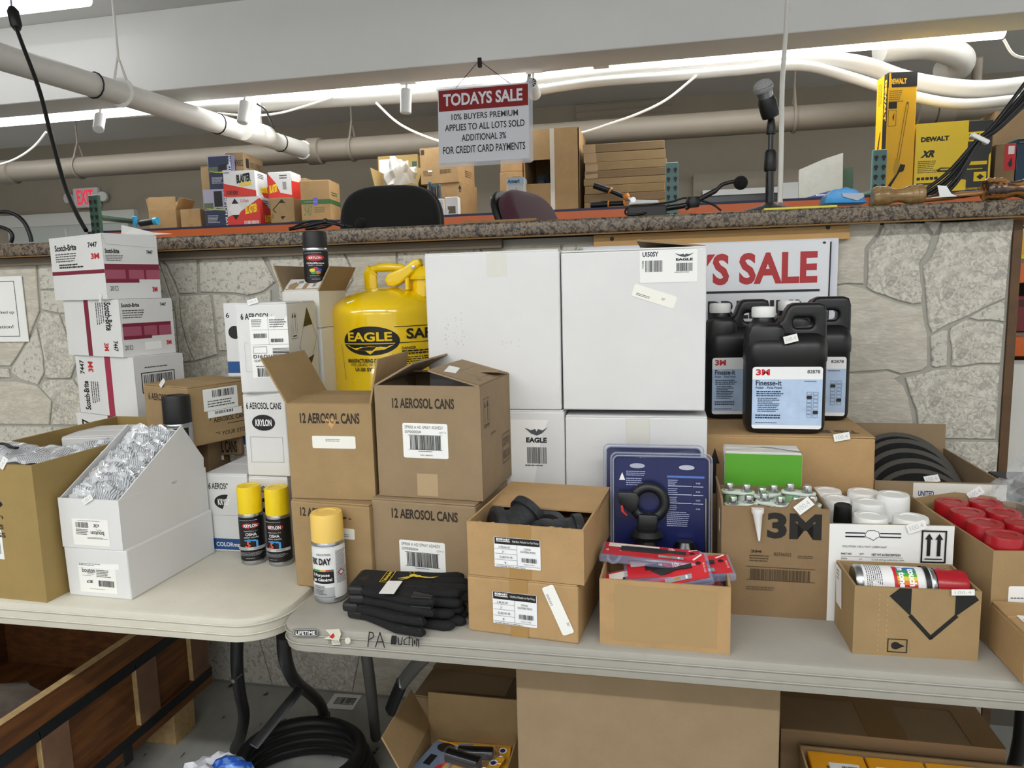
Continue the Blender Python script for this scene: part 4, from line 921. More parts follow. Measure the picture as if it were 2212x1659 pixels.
CRM = mat('cream moulded plastic', '#cfcabc', .5, var=.06, vscale=10, bump=.08, bscale=60)
GX0 = oz(600, 1345, T).x; CX1 = oz(636, 1300, T).x
gt = folding_table('folding_table', 'grey plastic folding table with marker writing on its edge', GX0, GX0+1.83, 1.250, 2.01, GRY, .055, 1)
ctb = folding_table('folding_table', 'cream plastic folding table at the left', CX1-1.83, CX1, 1.262, 2.02, CRM, .10, 1)
TUBE = mat('black leg steel', '#1c1d1f', .4); TUBEG = mat('grey leg steel', '#5f5e5c', .45)
def leg(t, pts, r, m, name='leg', flat=None): return link(name, tube_me([p-t.location for p in smooth_path(pts, 6)], r, 12, flat=flat), t, m)
zf = lambda p: Vector((p.x, p.y, .012))
leg(gt, [oy(612, 1372, 1.42), oy(617, 1425, 1.45), oy(636, 1470, 1.58), oy(672, 1500, 1.76), oy(694, 1525, 1.90), zf(oz(702, 1568, 0))], .016, TUBE)
link('foot_cap', tube_me([zf(oz(702, 1568, 0))-gt.location+Vector((0, 0, .03)), zf(oz(702, 1568, 0))-gt.location-Vector((0, 0, .012))], .019, 12), gt, TUBE)
leg(gt, [oy(787, 1385, 1.78), oy(800, 1480, 1.82), zf(oz(812, 1600, 0))], .016, TUBEG)
leg(gt, [oy(925, 1410, 1.55), oy(895, 1442, 1.62), oy(868, 1475, 1.70)], .012, TUBEG, 'brace', 1.6); leg(gt, [oy(868, 1475, 1.70), oy(855, 1505, 1.72), oy(843, 1535, 1.74)], .012, TUBE, 'brace', 1.6)
link('pivot', lathe_me([(0, -.012), (.007, -.012), (.007, .012), (0, .012)], 12), gt, STEEL).location = oy(866, 1474, 1.685)-gt.location
leg(gt, [oy(648, 1488, 1.55), oy(548, 1612, 1.42)], .016, TUBE, 'cross_brace', .35)
leg(gt, [Vector((GX0+1.6, 1.45, .7)), Vector((GX0+1.6, 1.5, .3)), Vector((GX0+1.6, 1.40, .012))], .016, TUBE); leg(gt, [Vector((GX0+1.6, 1.85, .7)), Vector((GX0+1.6, 1.8, .3)), Vector((GX0+1.6, 1.92, .012))], .016, TUBE)
leg(ctb, [oy(512, 1375, 1.55), oy(512, 1440, 1.58), oy(519, 1500, 1.66), oy(527, 1545, 1.72), oy(520, 1590, 1.78), zf(oz(508, 1625, 0))], .016, TUBE)
pv_ = link('pivot', lathe_me([(0, -.018), (.005, -.018), (.005, .018), (0, .018)], 12), ctb, STEEL); pv_.location = oy(512, 1464, 1.57)-ctb.location; pv_.rotation_euler = (R_(90), 0, 0)
leg(ctb, [Vector((CX1-1.6, 1.42, .7)), Vector((CX1-1.6, 1.5, .3)), Vector((CX1-1.6, 1.38, .012))], .016, TUBE); leg(ctb, [Vector((CX1-1.6, 1.85, .7)), Vector((CX1-1.6, 1.8, .3)), Vector((CX1-1.6, 1.92, .012))], .016, TUBE)
# marks on the grey edge
fy = 1.250-.003
def edge_print(px0, py0, px1, py1):
    a = oy(px0, py1, fy); b = oy(px1, py0, fy)
    a2 = oy(px1, py1, fy); ux = (a2-a); uy = oy(px0, py0, fy)-a
    return Print(ux.length, uy.length, flat(a-gt.location, ux, uy))
p = edge_print(635, 1357, 688, 1374); p.rrect(0, 1, 0, 1, '#161616', .003).frame(.02, .98, .08, .92, '#e6e6e2', .0012).text('LIFETIME', .10, .90, .26, .74, '#f0f0ee', bold=.03); p.build('badge', gt, lift=.003)
p = edge_print(700, 1357, 762, 1392); p.poly([(.08, .95), (.55, 1), (.62, .7), (.55, .3), (.6, .05), (.3, .0), (.28, .35), (0, .4), (.25, .6)], '#d9d4c2').text('UCTION', .18, .55, .10, .30, '#3a3433').poly([(.2, .5), (.35, .75), (.4, .55), (.33, .4)], '#b8262c').ell(.85, .28, .1, .2, '#d9d4c2'); p.build('sticker_remnant', gt, lift=.003)
p = edge_print(796, 1362, 906, 1397)
p.line([(0, .05), (.03, .95)], '#17161a', .0022).line([(.03, .95), (.10, .90), (.12, .65), (.03, .50)], '#17161a', .0022).line([(.15, .02), (.24, .92), (.33, 0)], '#17161a', .0022).line([(.18, .35), (.31, .35)], '#17161a', .0022)
p.poly([(.45, .2), (.47, .75), (.57, .72), (.56, .18)], '#17161a').line([(.60, .62), (.61, .2), (.66, .18), (.68, .62)], '#17161a', .002).line([(.76, .58), (.71, .45), (.72, .2), (.78, .2)], '#17161a', .002).line([(.82, .85), (.81, .15)], '#17161a', .002).line([(.78, .6), (.86, .6)], '#17161a', .002).line([(.88, .55), (.88, .1)], '#17161a', .002).ell(.92, .35, .018, .14, '#17161a').line([(.96, .55), (.96, .1)], '#17161a', .002).line([(.96, .45), (.995, .5), (1, .05)], '#17161a', .002)
p.build('lettering', gt, lift=.003, label='PA auction handwritten in black marker')

# ============================================================ cream table: left group
def C_(name, label, bl, br, z, yt, d, m, **k):
    a, b = oz(*bl, z), oz(*br, z); h = zat(a.x, a.y, yt)-z
    return carton(name, label, a, b, h, d, m, **k)
def CY(name, label, l, r, ybot, yt, Y, d, m, z0=None, YR=None, **k):
    a = oy(l, ybot, Y); b = oy(r, ybot, YR or Y); z = a.z if z0 is None else z0; a.z = b.z = z
    return carton(name, label, a, b, zat(a.x, a.y, yt)-z, d, m, **k)
BD = '#101010'
# big olive carton at the far left
pFR = oz(102, 1302, T); zt = zat(pFR.x, pFR.y, 1006)
pBR = oz(352, 903, zt); pBL = oz(225, 907, zt)
dd = (pBR-oz(67, 1006, zt)).length
ob = carton('carton', 'big open olive brown carton cut by the left edge of the photo', Vector((pFR.x-.30, pFR.y+.012, T)), Vector((pFR.x, pFR.y, T)), zt-T, min(dd, .57), KR_O, open=True, t=.006, group='brown cartons on the tables')
p = face(ob, 'front'); p.text('T\u2019', .50, .66, .76, .84, BD, bold=.04) if False else None
u = lambda px: (oz(px, 1302, T).x-(pFR.x-.30))/.30
p.text('1\u2019', .63, .69, .79, .845, BD, bold=.04).text('O', .60, .70, .685, .735, BD, bold=.04).text('m', .62, .69, .60, .625, '#2a2418').text('GS', .60, .685, .525, .56, '#2a2418', bold=.02).text('GS', .61, .695, .465, .50, '#2a2418', bold=.02); p.build('lettering', ob.root)
Print(ob.w, ob.h, flat((-ob.w/2, -ob.d/2, 0), (1, 0, 0), (0, 0, 1))).rect(.40, .66, .30, .52, '#f0f0ee').bars(.42, .64, .34, .48, '#151515', 16).build('label', ob.root)
lot_tag(ob.root, (ob.w/2-.075, -ob.d/2-.001, ob.h-.012), (.6, 0, .8), (-.8, 0, .6), .03, .014)
wb = carton('white_carton', 'white flat carton lying inside the big olive carton', oz(131, 940, zt-.01), oz(262, 935, zt-.01), .10, .16, WH, z0=zt-.115)
ob_floor = zt-.12
STR = None
def stripe_mat():
    m = bpy.data.materials.new('printed polybag'); m.use_nodes = True; nt = m.node_tree; b = nt.nodes['Principled BSDF']
    tc = nt.nodes.new('ShaderNodeTexCoord'); w = nt.nodes.new('ShaderNodeTexWave'); w.inputs['Scale'].default_value = 75; w.inputs['Distortion'].default_value = .6; w.inputs['Detail'].default_value = 1; w.bands_direction = 'X'
    n = nt.nodes.new('ShaderNodeTexNoise'); n.inputs['Scale'].default_value = 30; n.inputs['Detail'].default_value = 1
    nt.links.new(tc.outputs['Object'], w.inputs[0]); nt.links.new(tc.outputs['Object'], n.inputs[0])
    g = nt.nodes.new('ShaderNodeMath'); g.operation = 'GREATER_THAN'; g.inputs[1].default_value = .47; nt.links.new(n.outputs[0], g.inputs[0])
    m1 = nt.nodes.new('ShaderNodeMath'); m1.operation = 'MULTIPLY'; nt.links.new(w.outputs['Fac'], m1.inputs[0]); nt.links.new(g.outputs[0], m1.inputs[1])
    cr = nt.nodes.new('ShaderNodeValToRGB'); e = cr.color_ramp.elements; e[0].position = .3; e[0].color = lin('#cfd1d5'); e[1].position = .8; e[1].color = lin('#7d8086')
    nt.links.new(m1.outputs[0], cr.inputs[0]); nt.links.new(cr.outputs[0], b.inputs['Base Color']); b.inputs['Roughness'].default_value = .14; b.inputs['Coat Weight'].default_value = .8
    return m
POLY = stripe_mat()
def polybag(label, loc, sx, sy, sz, rot, seed, group):
    bm = bmesh.new(); nx, ny = 22, 12; G = {}
    for s in (1, -1):
        for i in range(nx+1):
            for j in range(ny+1):
                uu, vv = i/nx*2-1, j/ny*2-1
                if s == -1 and (i in (0, nx) or j in (0, ny)): G[s, i, j] = G[1, i, j]; continue
                pr = max(0, (1-abs(uu)**3)*(1-abs(vv)**3))**.6
                q = Vector((uu*2.2, vv*1.6, seed*5.1+s))
                z = s*sz*pr*(.85+.7*noise.noise(q*1.3))+sz*.30*noise.noise(q*2.6)+sz*.10*noise.noise(q*6.3)
                G[s, i, j] = bm.verts.new((uu*sx*(1+.06*noise.noise(q*2)), vv*sy*(1+.1*noise.noise(q*2.4)), z))
    for s in (1, -1):
        for i in range(nx):
            for j in range(ny):
                f = [G[s, i, j], G[s, i+1, j], G[s, i+1, j+1], G[s, i, j+1]]
                bm.faces.new(f if s == 1 else f[::-1])
    o = tag(link('polybag', me_of(bm, 28), None, POLY), label, 'bag', group); o.location = loc; o.rotation_euler = rot; return o
polybag('striped polybag with a black strap on top in the big olive carton', oz(75, 975, zt)+Vector((-.06, .02, -.015)), .13, .06, .022, (.05, .05, .1), 1, 'polybags of eyewear')
polybag('striped polybag behind the strap one in the big olive carton', oz(170, 965, zt)+Vector((.0, .03, -.02)), .075, .05, .02, (.1, -.1, .4), 2, 'polybags of eyewear')
P = [oz(x, y, zt+.015) for x, y in ((2, 958), (14, 960), (24, 966), (36, 968))]
o = tag(link('strap', tube_me([q-P[0] for q in smooth_path(P, 4)], .006, 8, flat=.5), None, BLK), 'short black strap poking out of a polybag', 'strap'); o.location = P[0]
# two white display cartons
bl_ = C_('white_carton', 'lower closed white eyewear carton at the front of the cream table', (150, 1285), (283, 1297), T, 1180, .295, WH, group='white eyewear cartons', top=False)
def bouton(b, up):
    p = face(b, 'front'); r = 180 if up else 0
    Y = (lambda a, c: (1-c, 1-a)) if up else (lambda a, c: (a, c)); Xx = (lambda a, c: (1-c, 1-a)) if up else (lambda a, c: (a, c))
    def tx(s, u0, u1, v0, v1, c, bold=0): uu = Xx(u0, u1); vv = Y(v0, v1); p.text(s, *uu, *vv, c, rot=r, bold=bold)
    uu = Xx(.20, .80); vv = Y(.10, .85) if not up else (.06, .60); p.rect(*uu, *vv, '#f2f1ec')
    if up:
        p.bars(.26, .47, .42, .53, '#222', 26).text('CIL', .53, .66, .44, .50, '#222', rot=180, shear=.3, bold=.035).text('bouton', .50, .72, .27, .36, '#3a3c40', rot=180, bold=.02).text('OPTICAL', .59, .68, .375, .40, '#555', rot=180).lines(.26, .48, .27, .40, 4, '#555').lines(.44, .78, .20, .24, 2, '#666').lines(.3, .72, .555, .575, 1, '#888')
    else:
        p.rect(.20, .86, .60, .86, '#f5f5f2').text('bouton', .26, .47, .50, .60, '#3a3c40', bold=.02).text('OPTICAL', .34, .45, .465, .49, '#555').lines(.26, .44, .43, .45, 1, '#888').lines(.49, .75, .42, .58, 5, '#555').text('CIL', .31, .45, .295, .35, '#222', shear=.3, bold=.035).bars(.51, .76, .235, .36, '#222', 26).lines(.22, .60, .64, .70, 2, '#777').lines(.36, .72, .17, .19, 1, '#999')
    p.build('label', b.root)
bouton(bl_, False)
a, b = oz(136, 1181, bl_.z1), oz(266, 1190, bl_.z1); a.z = b.z = bl_.z1+.0005
bu = carton('white_carton', 'upper open white eyewear carton with raised sloping sides', a, b, .112, .295, WH, open=True, t=.003, group='white eyewear cartons')
bouton(bu, True)
hB_ = bu.h; dB_ = bu.d
for s in (-1, 1):       # sloping side panels, low in front, high behind
    link('side_panel', prism_me([(-dB_/2+.004, hB_-.001), (dB_/2-.004, hB_-.001), (dB_/2-.002, hB_+.025), (.074, hB_+.122)], s*(bu.w/2-.003)-.0015, s*(bu.w/2-.003)+.0015, 'x'), bu.root, WH)
bk_ = link('back_panel', box_me(bu.w-.010, .003, .125), bu.root, WH); bk_.location = (0, dB_/2-.006, hB_); bk_.rotation_euler = (R_(30), 0, 0)
face(bu, 'right').ell(.60, .96, .035, .06, '#b9b9b9', 16, (180, 360)).build('thumb_notch', bu.root)
face(bl_, 'right').ell(.60, .04, .04, .08, '#9a968c', 16, (0, 180)).build('thumb_notch', bl_.root)
lot_tag(bu.root, (-.005, -dB_/2-.002, hB_-.012), (.85, 0, .5), (-.5, 0, .85), .028, .013)
for i in range(7):
    fy_ = -dB_/2+.030+i*.031; zz = hB_-.002+i*.0155
    loc = bu.root.location+Matrix.Rotation(bu.a, 3, 'Z') @ Vector((random.uniform(-.006, .006), fy_, zz))
    polybag('striped eyewear polybag, %s in the open white carton' % ['frontmost', 'second from the front', 'third from the front', 'middle one', 'third from the back', 'second from the back', 'rearmost'][i], loc, .066, .027, .030, (.30+random.uniform(-.15, .15), random.uniform(-.1, .1), bu.a+random.uniform(-.12, .12)), 11+i, 'polybags in the white carton')
# spray can builder ------------------------------------------------------------
def spray_can(name, label, loc, r, hb, hc, capm, bodym, art=None, a0=-90, group=None, nozzle=False, rc=None, cat='spray can', flare=0):
    t = thing(name, label, cat, loc, 0, group); rc = rc or r*.99
    link('body', lathe_me([(0, .002), (r*.9, 0), (r, .004), (r, .010), (r*.985, .012), (r*.985, hb-.012), (r, hb-.010), (r, hb-.006), (r*.93, hb), (r*.6, hb+.012), (0, hb+.012)], 36,
         mis=[1, 1, 1, 1, 0, 0, 1, 1, 1, 1]), t, [bodym, STEEL])
    link('cap', lathe_me([(rc*1.0, hb-.002), (rc, hb+.004), (rc*.985, hb+hc-.006), (rc*.93, hb+hc-.001), (rc*.6, hb+hc-.0005), (rc*.58, hb+hc-.002), (0, hb+hc-.002)], 36, cap=False), t, capm)
    if art:
        p = Print(2*math.pi*r*.5, hb-.026, lambda x, y, l: wrapped(r*.986, .013, R_(a0)-math.pi/2)(x, y, l), True); art(p); p.build('label', t)
    return t
def az(loc): return math.degrees(math.atan2(CAM.y-loc.y, CAM.x-loc.x))
WHITEC = mat('white can cap', '#ececea', .35); YC = mat('yellow can cap', '#f0cf10', .4); YC2 = mat('cream yellow can cap', '#f0c968', .45); BC = mat('black can cap', '#121214', .5); REDC = mat('red can cap', '#a81420', .28)
CB = mat('black can paint', '#131315', .3); CW = mat('white can paint', '#e6e6e6', .25); CGR = mat('grey can paint', '#a2a4a6', .3)
def osha(p):
    p.rect(0, 1, 0, 1, '#121214').text('KRYLON', .33, .67, .795, .875, '#f2f2f2', bold=.03); p.L = 0
    p.ell(.5, .835, .24, .075, '#c3242b'); p.L = 6; p.text('KRYLON', .33, .67, .80, .87, '#f4f4f4', bold=.03)
    p.lines(.2, .8, .955, .975, 1, '#ccc').text('SPECIALTY', .33, .67, .70, .725, '#ddd').text('OSHA', .37, .63, .60, .675, '#f2f2f2', bold=.02).text('SAFETY COLORS', .33, .67, .55, .58, '#eee', bold=.01)
    p.rect(.34, .60, .485, .51, '#4a9fe0').rect(.54, .64, .47, .495, '#4a9fe0').rect(.60, .65, .33, .48, '#4a9fe0').rect(.42, .48, .45, .53, '#3a86c8').line([(.42, .47), (.42, .41), (.46, .38), (.40, .33), (.36, .36)], '#d8543a', .004)
    p.rect(.12, .88, .265, .335, '#c9c9cb').lines(.16, .48, .275, .325, 2, '#555').lines(.54, .84, .275, .325, 2, '#555').lines(.2, .8, .13, .22, 4, '#9a9a9a').lines(.35, .65, .06, .085, 1, '#bbb')
for i, (px, py, lb) in enumerate(((549, 1213, 'yellow capped black paint can, left of the pair on the cream table'), (608, 1216, 'yellow capped black paint can touching the brown cartons, right of the pair'))):
    q = oz(px, py, T); r = 25.5/FPX*(q-CAM).dot(CF); htot = zat(q.x, q.y, 1047+i*4)-T
    c = spray_can('spray_can', lb, q, r, htot*.67, htot*.33, YC, CB, osha, az(q)+(-6 if i == 0 else -25), 'yellow capped safety paint cans')
# white aerosol cartons
BLUE = '#1f4f8c'
def krylon(b, band=True, word=True):
    p = face(b, 'front'); p.text('6 AEROSOL CANS', .08, .90, .80, .88, BD, bold=.02) if word else None
    p.ell(.46, .64, .27, .095, '#141414'); p.text('KRYLON', .27, .65, .60, .68, '#f4f4f4', bold=.03)
    k = [(.12, .47), (.88, .47), (.88, .17), (.12, .17)]; p.line(k, '#8a8a8a', .0007, True)
    if band: p.rect(0, 1, .03, .17, BLUE).text('COLORmaxx', .16, .82, .07, .125, '#f2f2f2', bold=.02)
    p.build('print', b.root)
G6 = 'white six-can cartons'
ka = C_('aerosol_carton', 'white aerosol carton with blue foot band beside the yellow capped cans', (455, 1190), (547, 1194), T, 1022, .20, WH, group=G6); krylon(ka)
q0 = oz(552, 1200, T)
kb_ = CY('aerosol_carton', 'white aerosol carton directly behind the yellow capped cans', 548, 632, 1195, 1028, 1.60, .22, WH, z0=T, group=G6); krylon(kb_, False)
kc = CY('aerosol_carton', 'white aerosol carton with black oval, middle of the white column', 536, 627, 1027, 847, 1.60, .22, WH, z0=kb_.z1+.001, group=G6); krylon(kc, False)
kd = CY('aerosol_carton', 'white aerosol carton with shipping label, top of the white column', 521, 631, 847, 655, 1.58, .22, WH, z0=kc.z1+.001, group=G6, YR=1.60)
p = face(kd, 'front'); p.text('6 AEROSOL CANS', .10, .98, .815, .885, BD, bold=.02)
p.rect(.26, 1.0, .165, .845, '#f4f4f2').line([(.30, .70), (1, .70)], '#777', .0006).line([(.62, .84), (.62, .54)], '#777', .0006).line([(.28, .535), (1, .535)], '#777', .0006).lines(.30, .55, .73, .82, 5, '#666').lines(.65, .98, .72, .82, 4, '#666')
p.bars(.33, .58, .61, .66, '#333', 20).bars(.66, .90, .56, .60, '#333', 20).frame(.30, .57, .44, .515, '#555', .0008).text('D16:D16', .30, .68, .385, .425, BD, bold=.02).text('SDF-0425', .31, .60, .345, .37, BD).bars(.68, 1.0, .33, .50, '#444', 10, True).lines(.34, .95, .285, .305, 1, '#444').bars(.36, .95, .18, .275, '#222', 30)
p.line([(.14, .56), (.22, .56)], '#aaa', .0006).line([(.14, .56), (.14, .24), (.26, .24)], '#aaa', .0006); p.build('shipping_label', kd.root)
p = face(kd, 'right'); p.rect(0, 1, 0, .98, WH).frame(.10, .30, .58, .92, BD, .0012)
for u in (.16, .24): p.line([(u, .64), (u, .84)], BD, .0014).poly([(u-.03, .82), (u+.03, .82), (u, .88)], BD)
p.rect(.14, .26, .605, .62, BD).line([(.34, .48), (.66, .92), (.97, .55), (.64, .18)], BD, .0012, True).poly([(.50, .70), (.66, .92), (.83, .715)], BD).poly([(.51, .31), (.83, .345), (.64, .18)], BD); p.build('print', kd.root)
lot_tag(kd.root, (-kd.w/2+.035, -kd.d/2-.002, kd.h-.006), (.95, 0, .25), (-.25, 0, .95), .026, .012)
k2 = CY('aerosol_carton', 'white aerosol carton showing only a blue foot, upper left behind the column', 497, 590, 845, 655, 1.83, .17, WH, z0=kc.z1+.012, group=G6)
p = face(k2, 'front'); p.rect(0, 1, 0, 1, WH).text('6', .04, .12, .80, .87, BD, bold=.02).rect(0, .3, .04, .2, BLUE).ell(.22, .60, .15, .09, '#141414'); p.build('print', k2.root)
k3 = CY('aerosol_carton', 'white aerosol carton half hidden behind the middle of the column', 508, 600, 1020, 830, 1.83, .17, WH, z0=k2.root.location.z-.206, group=G6)
p = face(k3, 'front'); p.rect(0, 1, 0, 1, WH).rect(0, .3, .04, .2, BLUE).rect(0, .12, .78, .83, '#141414'); p.build('print', k3.root)
k4 = carton('aerosol_carton', 'white aerosol carton at the very back bottom of the white column', Vector((k3.c.x-k3.w/2, 1.83, T)), Vector((k3.c.x+k3.w/2, 1.83, T)), k3.root.location.z-T-.001, .17, WH, group=G6)
# open white carton with torn flap and the black can
kf = carton('aerosol_carton', 'open white carton with brown inside flaps holding a black can', oy(612, 660, 1.835), oy(690, 656, 1.835), .10, .17, WH_W, open=True, z0=kd.z1-.075, group=G6,
            flaps=(('left', .075, 18, KR_G), ('right', .075, 30, KR_G), ('back', .02, 0, KR_G)))
f_ = flap(kf, 'front', .06, -58, mat('torn white liner', '#dcdad6', .7))
Print(kf.w, .06, flat((-kf.w/2, -.0021, 0), (1, 0, 0), (0, 0, 1))).poly([(.1, .2), (.3, .15), (.35, .5), (.22, .75), (.08, .5)], '#a58a68').poly([(.5, .1), (.62, .2), (.6, .7), (.5, .6)], '#a58a68').poly([(.75, .3), (.82, .35), (.8, .7), (.74, .6)], '#b0977a').poly([(.3, .6), (.44, .65), (.4, .85), (.3, .8)], '#8a8680').build('torn_patch', f_)
kfs = carton('aerosol_carton', 'white aerosol carton under the open one at the back of the column', Vector((kf.c.x-kf.w/2, 1.835, T)), Vector((kf.c.x+kf.w/2, 1.835, T)), kf.root.location.z-T-.001, .17, WH, group=G6)
link('inner_tray', box_me(kf.w-.012, kf.d-.012, oy(686, 622, 1.90).z-kf.root.location.z-.006, cz=.005), kf.root, KR_G)
q = oy(686, 621, 1.90); rr = 26.0/FPX*(q-CAM).dot(CF); hz_ = zat(q.x, q.y, 500)-q.z
def flatblack(p):
    p.rect(0, 1, 0, 1, '#111113').ell(.5, .80, .25, .10, '#c3242b').text('KRYLON', .34, .66, .76, .84, '#f4f4f4', bold=.03).lines(.2, .8, .94, .97, 1, '#ccc').text('COLORmaxx', .27, .73, .60, .66, '#f2f2f2', bold=.02).text('PAINT + PRIMER', .33, .67, .54, .57, '#ddd')
    for a, c in ((90, '#c23430'), (18, '#3b4fa8'), (-54, '#d9812c'), (-126, '#3c9a48'), (162, '#d8cf30')): p.ell(.5+.085*math.cos(R_(a)), .38+.065*math.sin(R_(a)), .07, .055, c, 18)
    p.lines(.36, .64, .21, .24, 1, '#ccc').rect(.25, .75, .155, .16, '#888').text('FLAT BLACK', .40, .60, .10, .13, '#ddd')
spray_can('spray_can', 'flat black paint can standing in the open carton', q, rr, hz_*.72, hz_*.28, BC, CB, flatblack, az(q)-5, 'paint cans')
lot_tag(kf.root, (0, 0, -.5), (1, 0, 0), (0, 0, 1)) if False else None
# kraft 6-can cartons
G6K = 'brown six-can cartons'
a, b = oz(430, 985, ka.z1+.001), oz(521, 983, ka.z1+.001)
s2 = carton('aerosol_carton', 'lower brown aerosol carton just above the white banded one', a, b, zat(a.x, a.y, 945)-a.z, .17, KR_D, group=G6K)
p = face(s2, 'front'); p.text('6-AEROSOL CANS', .03, .92, .15, .80, '#1d160e', bold=.03); p.build('lettering', s2.root)
lot_tag(s2.root, (-.01, -s2.d/2-.002, -.012), (1, 0, .05), (-.05, 0, 1), .022, .012)
a = oy(316, 905, 1.73); b = oy(411, 930, 1.655); zb_ = s2.z1+.001
s1 = carton('aerosol_carton', 'upper brown aerosol carton with two white labels on its side', a, b, zat(a.x, a.y, 828)-zb_, .20, KR, z0=zb_, group=G6K)
p = face(s1, 'front'); p.text('6 AEROSOL CANS', .11, .86, .73, .85, '#1d160e', bold=.02); p.build('lettering', s1.root)
p = face(s1, 'right'); p.frame(.30, .92, .28, .52, '#1d160e', .002).text('AEROSOL CANS', .35, .88, .34, .42, '#1d160e', bold=.02).text('ROTATE YOUR STOCK', .15, .95, .10, .17, '#1d160e', bold=.01).rect(.22, .75, .55, .92, '#efefec').bars(.36, .70, .77, .89, '#222', 22).lines(.28, .7, .6, .73, 3, '#555').rect(.27, .80, .43, .545, '#f4f4f2').bars(.38, .66, .48, .53, '#222', 18); p.build('label', s1.root)
lot_tag(s1.root, (-.01, -s1.d/2-.002, s1.h-.008), (.75, 0, .65), (-.65, 0, .75), .03, .012)
s1b = carton('carton', 'brown carton hidden under the upper brown aerosol carton', Vector((s1.c.x-.02, s1.c.y-.05, T)), Vector((s1.c.x+.05, s1.c.y-.05, T)), zb_-T-.001, .10, KR_D, group=G6K)
# utility can with black cap
q = oz(400, 1040, T+.19); r = 29.0/FPX*(q-CAM).dot(CF)
q = oy(392, 1000, 1.635); r = 29.0/FPX*(q-CAM).dot(CF); q.z = T+.115; ht = zat(q.x, q.y, 853)-q.z
def utili(p): p.rect(0, 1, 0, 1, '#a9abad').rect(.12, .80, .70, 1, '#101012').text('UTILI-T', .20, .74, .80, .91, '#f2f2f2', bold=.035)
spray_can('spray_can', 'grey utility spray can with a large black cap behind the open white carton', q, r, ht*.76, ht*.24, BC, CGR, utili, az(q)-14, 'paint cans')
ub = carton('carton', 'low brown carton under the grey utility can', Vector((q.x-.06, q.y-.045, T)), Vector((q.x+.06, q.y-.045, T)), .113, .09, KR_D)
# scouring pad cartons in a leaning stack --------------------------------------
MAR = '#7c2038'
def pad_box(label, L, Cn, Rr, YC, tops, bots):
    """L, Cn, Rr: bottom pixel points of left, near and right corners; near corner at depth YC"""
    c = oy(*Cn, YC); z0 = c.z
    return c, z0
def padstack():
    near = [((208, 503), (232, 641)), ((250, 646), (268, 770)), ((275, 772), (300, 905)), ((300, 905), (318, 1040)), ((314, 1040), (330, 1170))]
    left = [(120, 648), (150, 773), (176, 897), (180, 1030), (190, 1150)]; right = [(352, 628), (383, 747), (400, 870), (420, 1000), (430, 1120)]
    labs = ['top scouring pad carton of the leaning white stack', 'second scouring pad carton from the top', 'third scouring pad carton from the top, lying on its side', 'fourth scouring pad carton from the top, mostly hidden', 'bottom scouring pad carton of the stack']
    Y = 1.87; zs_ = [oy(*near[i][0], Y).z for i in range(5)]+[T]
    out = []
    for i in range(5):
        n = oy(*near[i][1], Y); l = oy(*left[i], Y+.105); r = oy(*right[i], Y+.155)
        z0 = zs_[i+1] if i < 4 else T; h = zs_[i]-z0-.001
        l.z = n.z = r.z = z0
        e = n-l; e.z = 0; w = e.length; d = (r-n).length
        b = carton('pad_carton', labs[i], l, n, h, d, WH, group='scouring pad cartons', top=False); out.append(b)
    return out
pads = padstack()
def scotch_front(b):
    p = face(b, 'front'); p.rect(0, 1, 0, 1, WH).rect(0, 1, .40, .46, MAR).text('Scotch-Brite', .10, .52, .78, .88, BD, bold=.035).text('7447', .74, .91, .80, .88, BD, bold=.03).text('3M', .78, .93, .62, .71, '#c8242c', bold=.04).lines(.10, .62, .60, .75, 4, '#555').lines(.16, .68, .50, .58, 2, '#222', fill=.6); p.build('print', b.root)
    p = face(b, 'right'); p.rect(0, 1, 0, 1, WH).rect(0, 1, .44, .54, MAR).rect(0, 1, .30, .45, '#a5546a').rect(.36, .42, .30, .45, MAR).rect(.70, .74, .30, .45, MAR).rect(0, .6, .25, .31, MAR).text('Scotch-Brite', .03, .28, .70, .77, BD, bold=.035).text('7447', .78, .90, .70, .76, BD, bold=.03).lines(.03, .42, .58, .68, 4, '#555').text('20', .06, .13, .13, .20, '#222').frame(.15, .20, .13, .20, '#222').text('3M', .83, .93, .10, .18, '#c8242c', bold=.04).line([(0, .98), (.06, .84), (.97, .80)], '#9a9a9a', .0006); p.build('print', b.root)
scotch_front(pads[0])
p = face(pads[1], 'front'); p.rect(0, 1, 0, 1, WH).rect(.38, .46, 0, 1, MAR).text('Scotch-Brite', .74, .86, .46, .95, BD, rot=270, bold=.035).lines(.58, .73, .45, .95, 4, '#555', vert=True).text('7447', .84, .92, .10, .28, BD, rot=270, bold=.03).text('3M', .68, .76, .10, .24, '#c8242c', rot=270, bold=.04); p.build('print', pads[1].root)
p = face(pads[1], 'right'); p.rect(0, 1, 0, 1, WH).text('Scotch-Brite', .03, .36, .86, .93, BD, bold=.035).text('7447', .76, .88, .86, .92, BD, bold=.03).lines(.04, .55, .66, .82, 4, '#555').rect(.02, .94, .52, .58, MAR).rect(.02, .94, .34, .52, '#a5546a').rect(.36, .41, .34, .52, MAR).rect(.66, .70, .34, .52, MAR).rect(.02, .55, .30, .36, MAR).text('20', .03, .10, .12, .2, '#222').frame(.12, .17, .12, .20, '#222').rect(.40, .72, .10, .24, '#f4f4f2').text('3M', .82, .92, .16, .24, '#c8242c', bold=.04); p.build('print', pads[1].root)
p = face(pads[2], 'front'); p.rect(0, 1, 0, 1, WH).rect(.52, .62, 0, 1, mat('marker maroon', '#a02a48', .5)).text('7447', .07, .15, .68, .92, BD, rot=90, bold=.03).text('3M', .22, .31, .72, .90, '#c8242c', rot=90, bold=.04).text('Scotch-Brite', .10, .20, .06, .56, BD, rot=90, bold=.035).lines(.23, .38, .08, .56, 4, '#555', vert=True); p.build('print', pads[2].root)
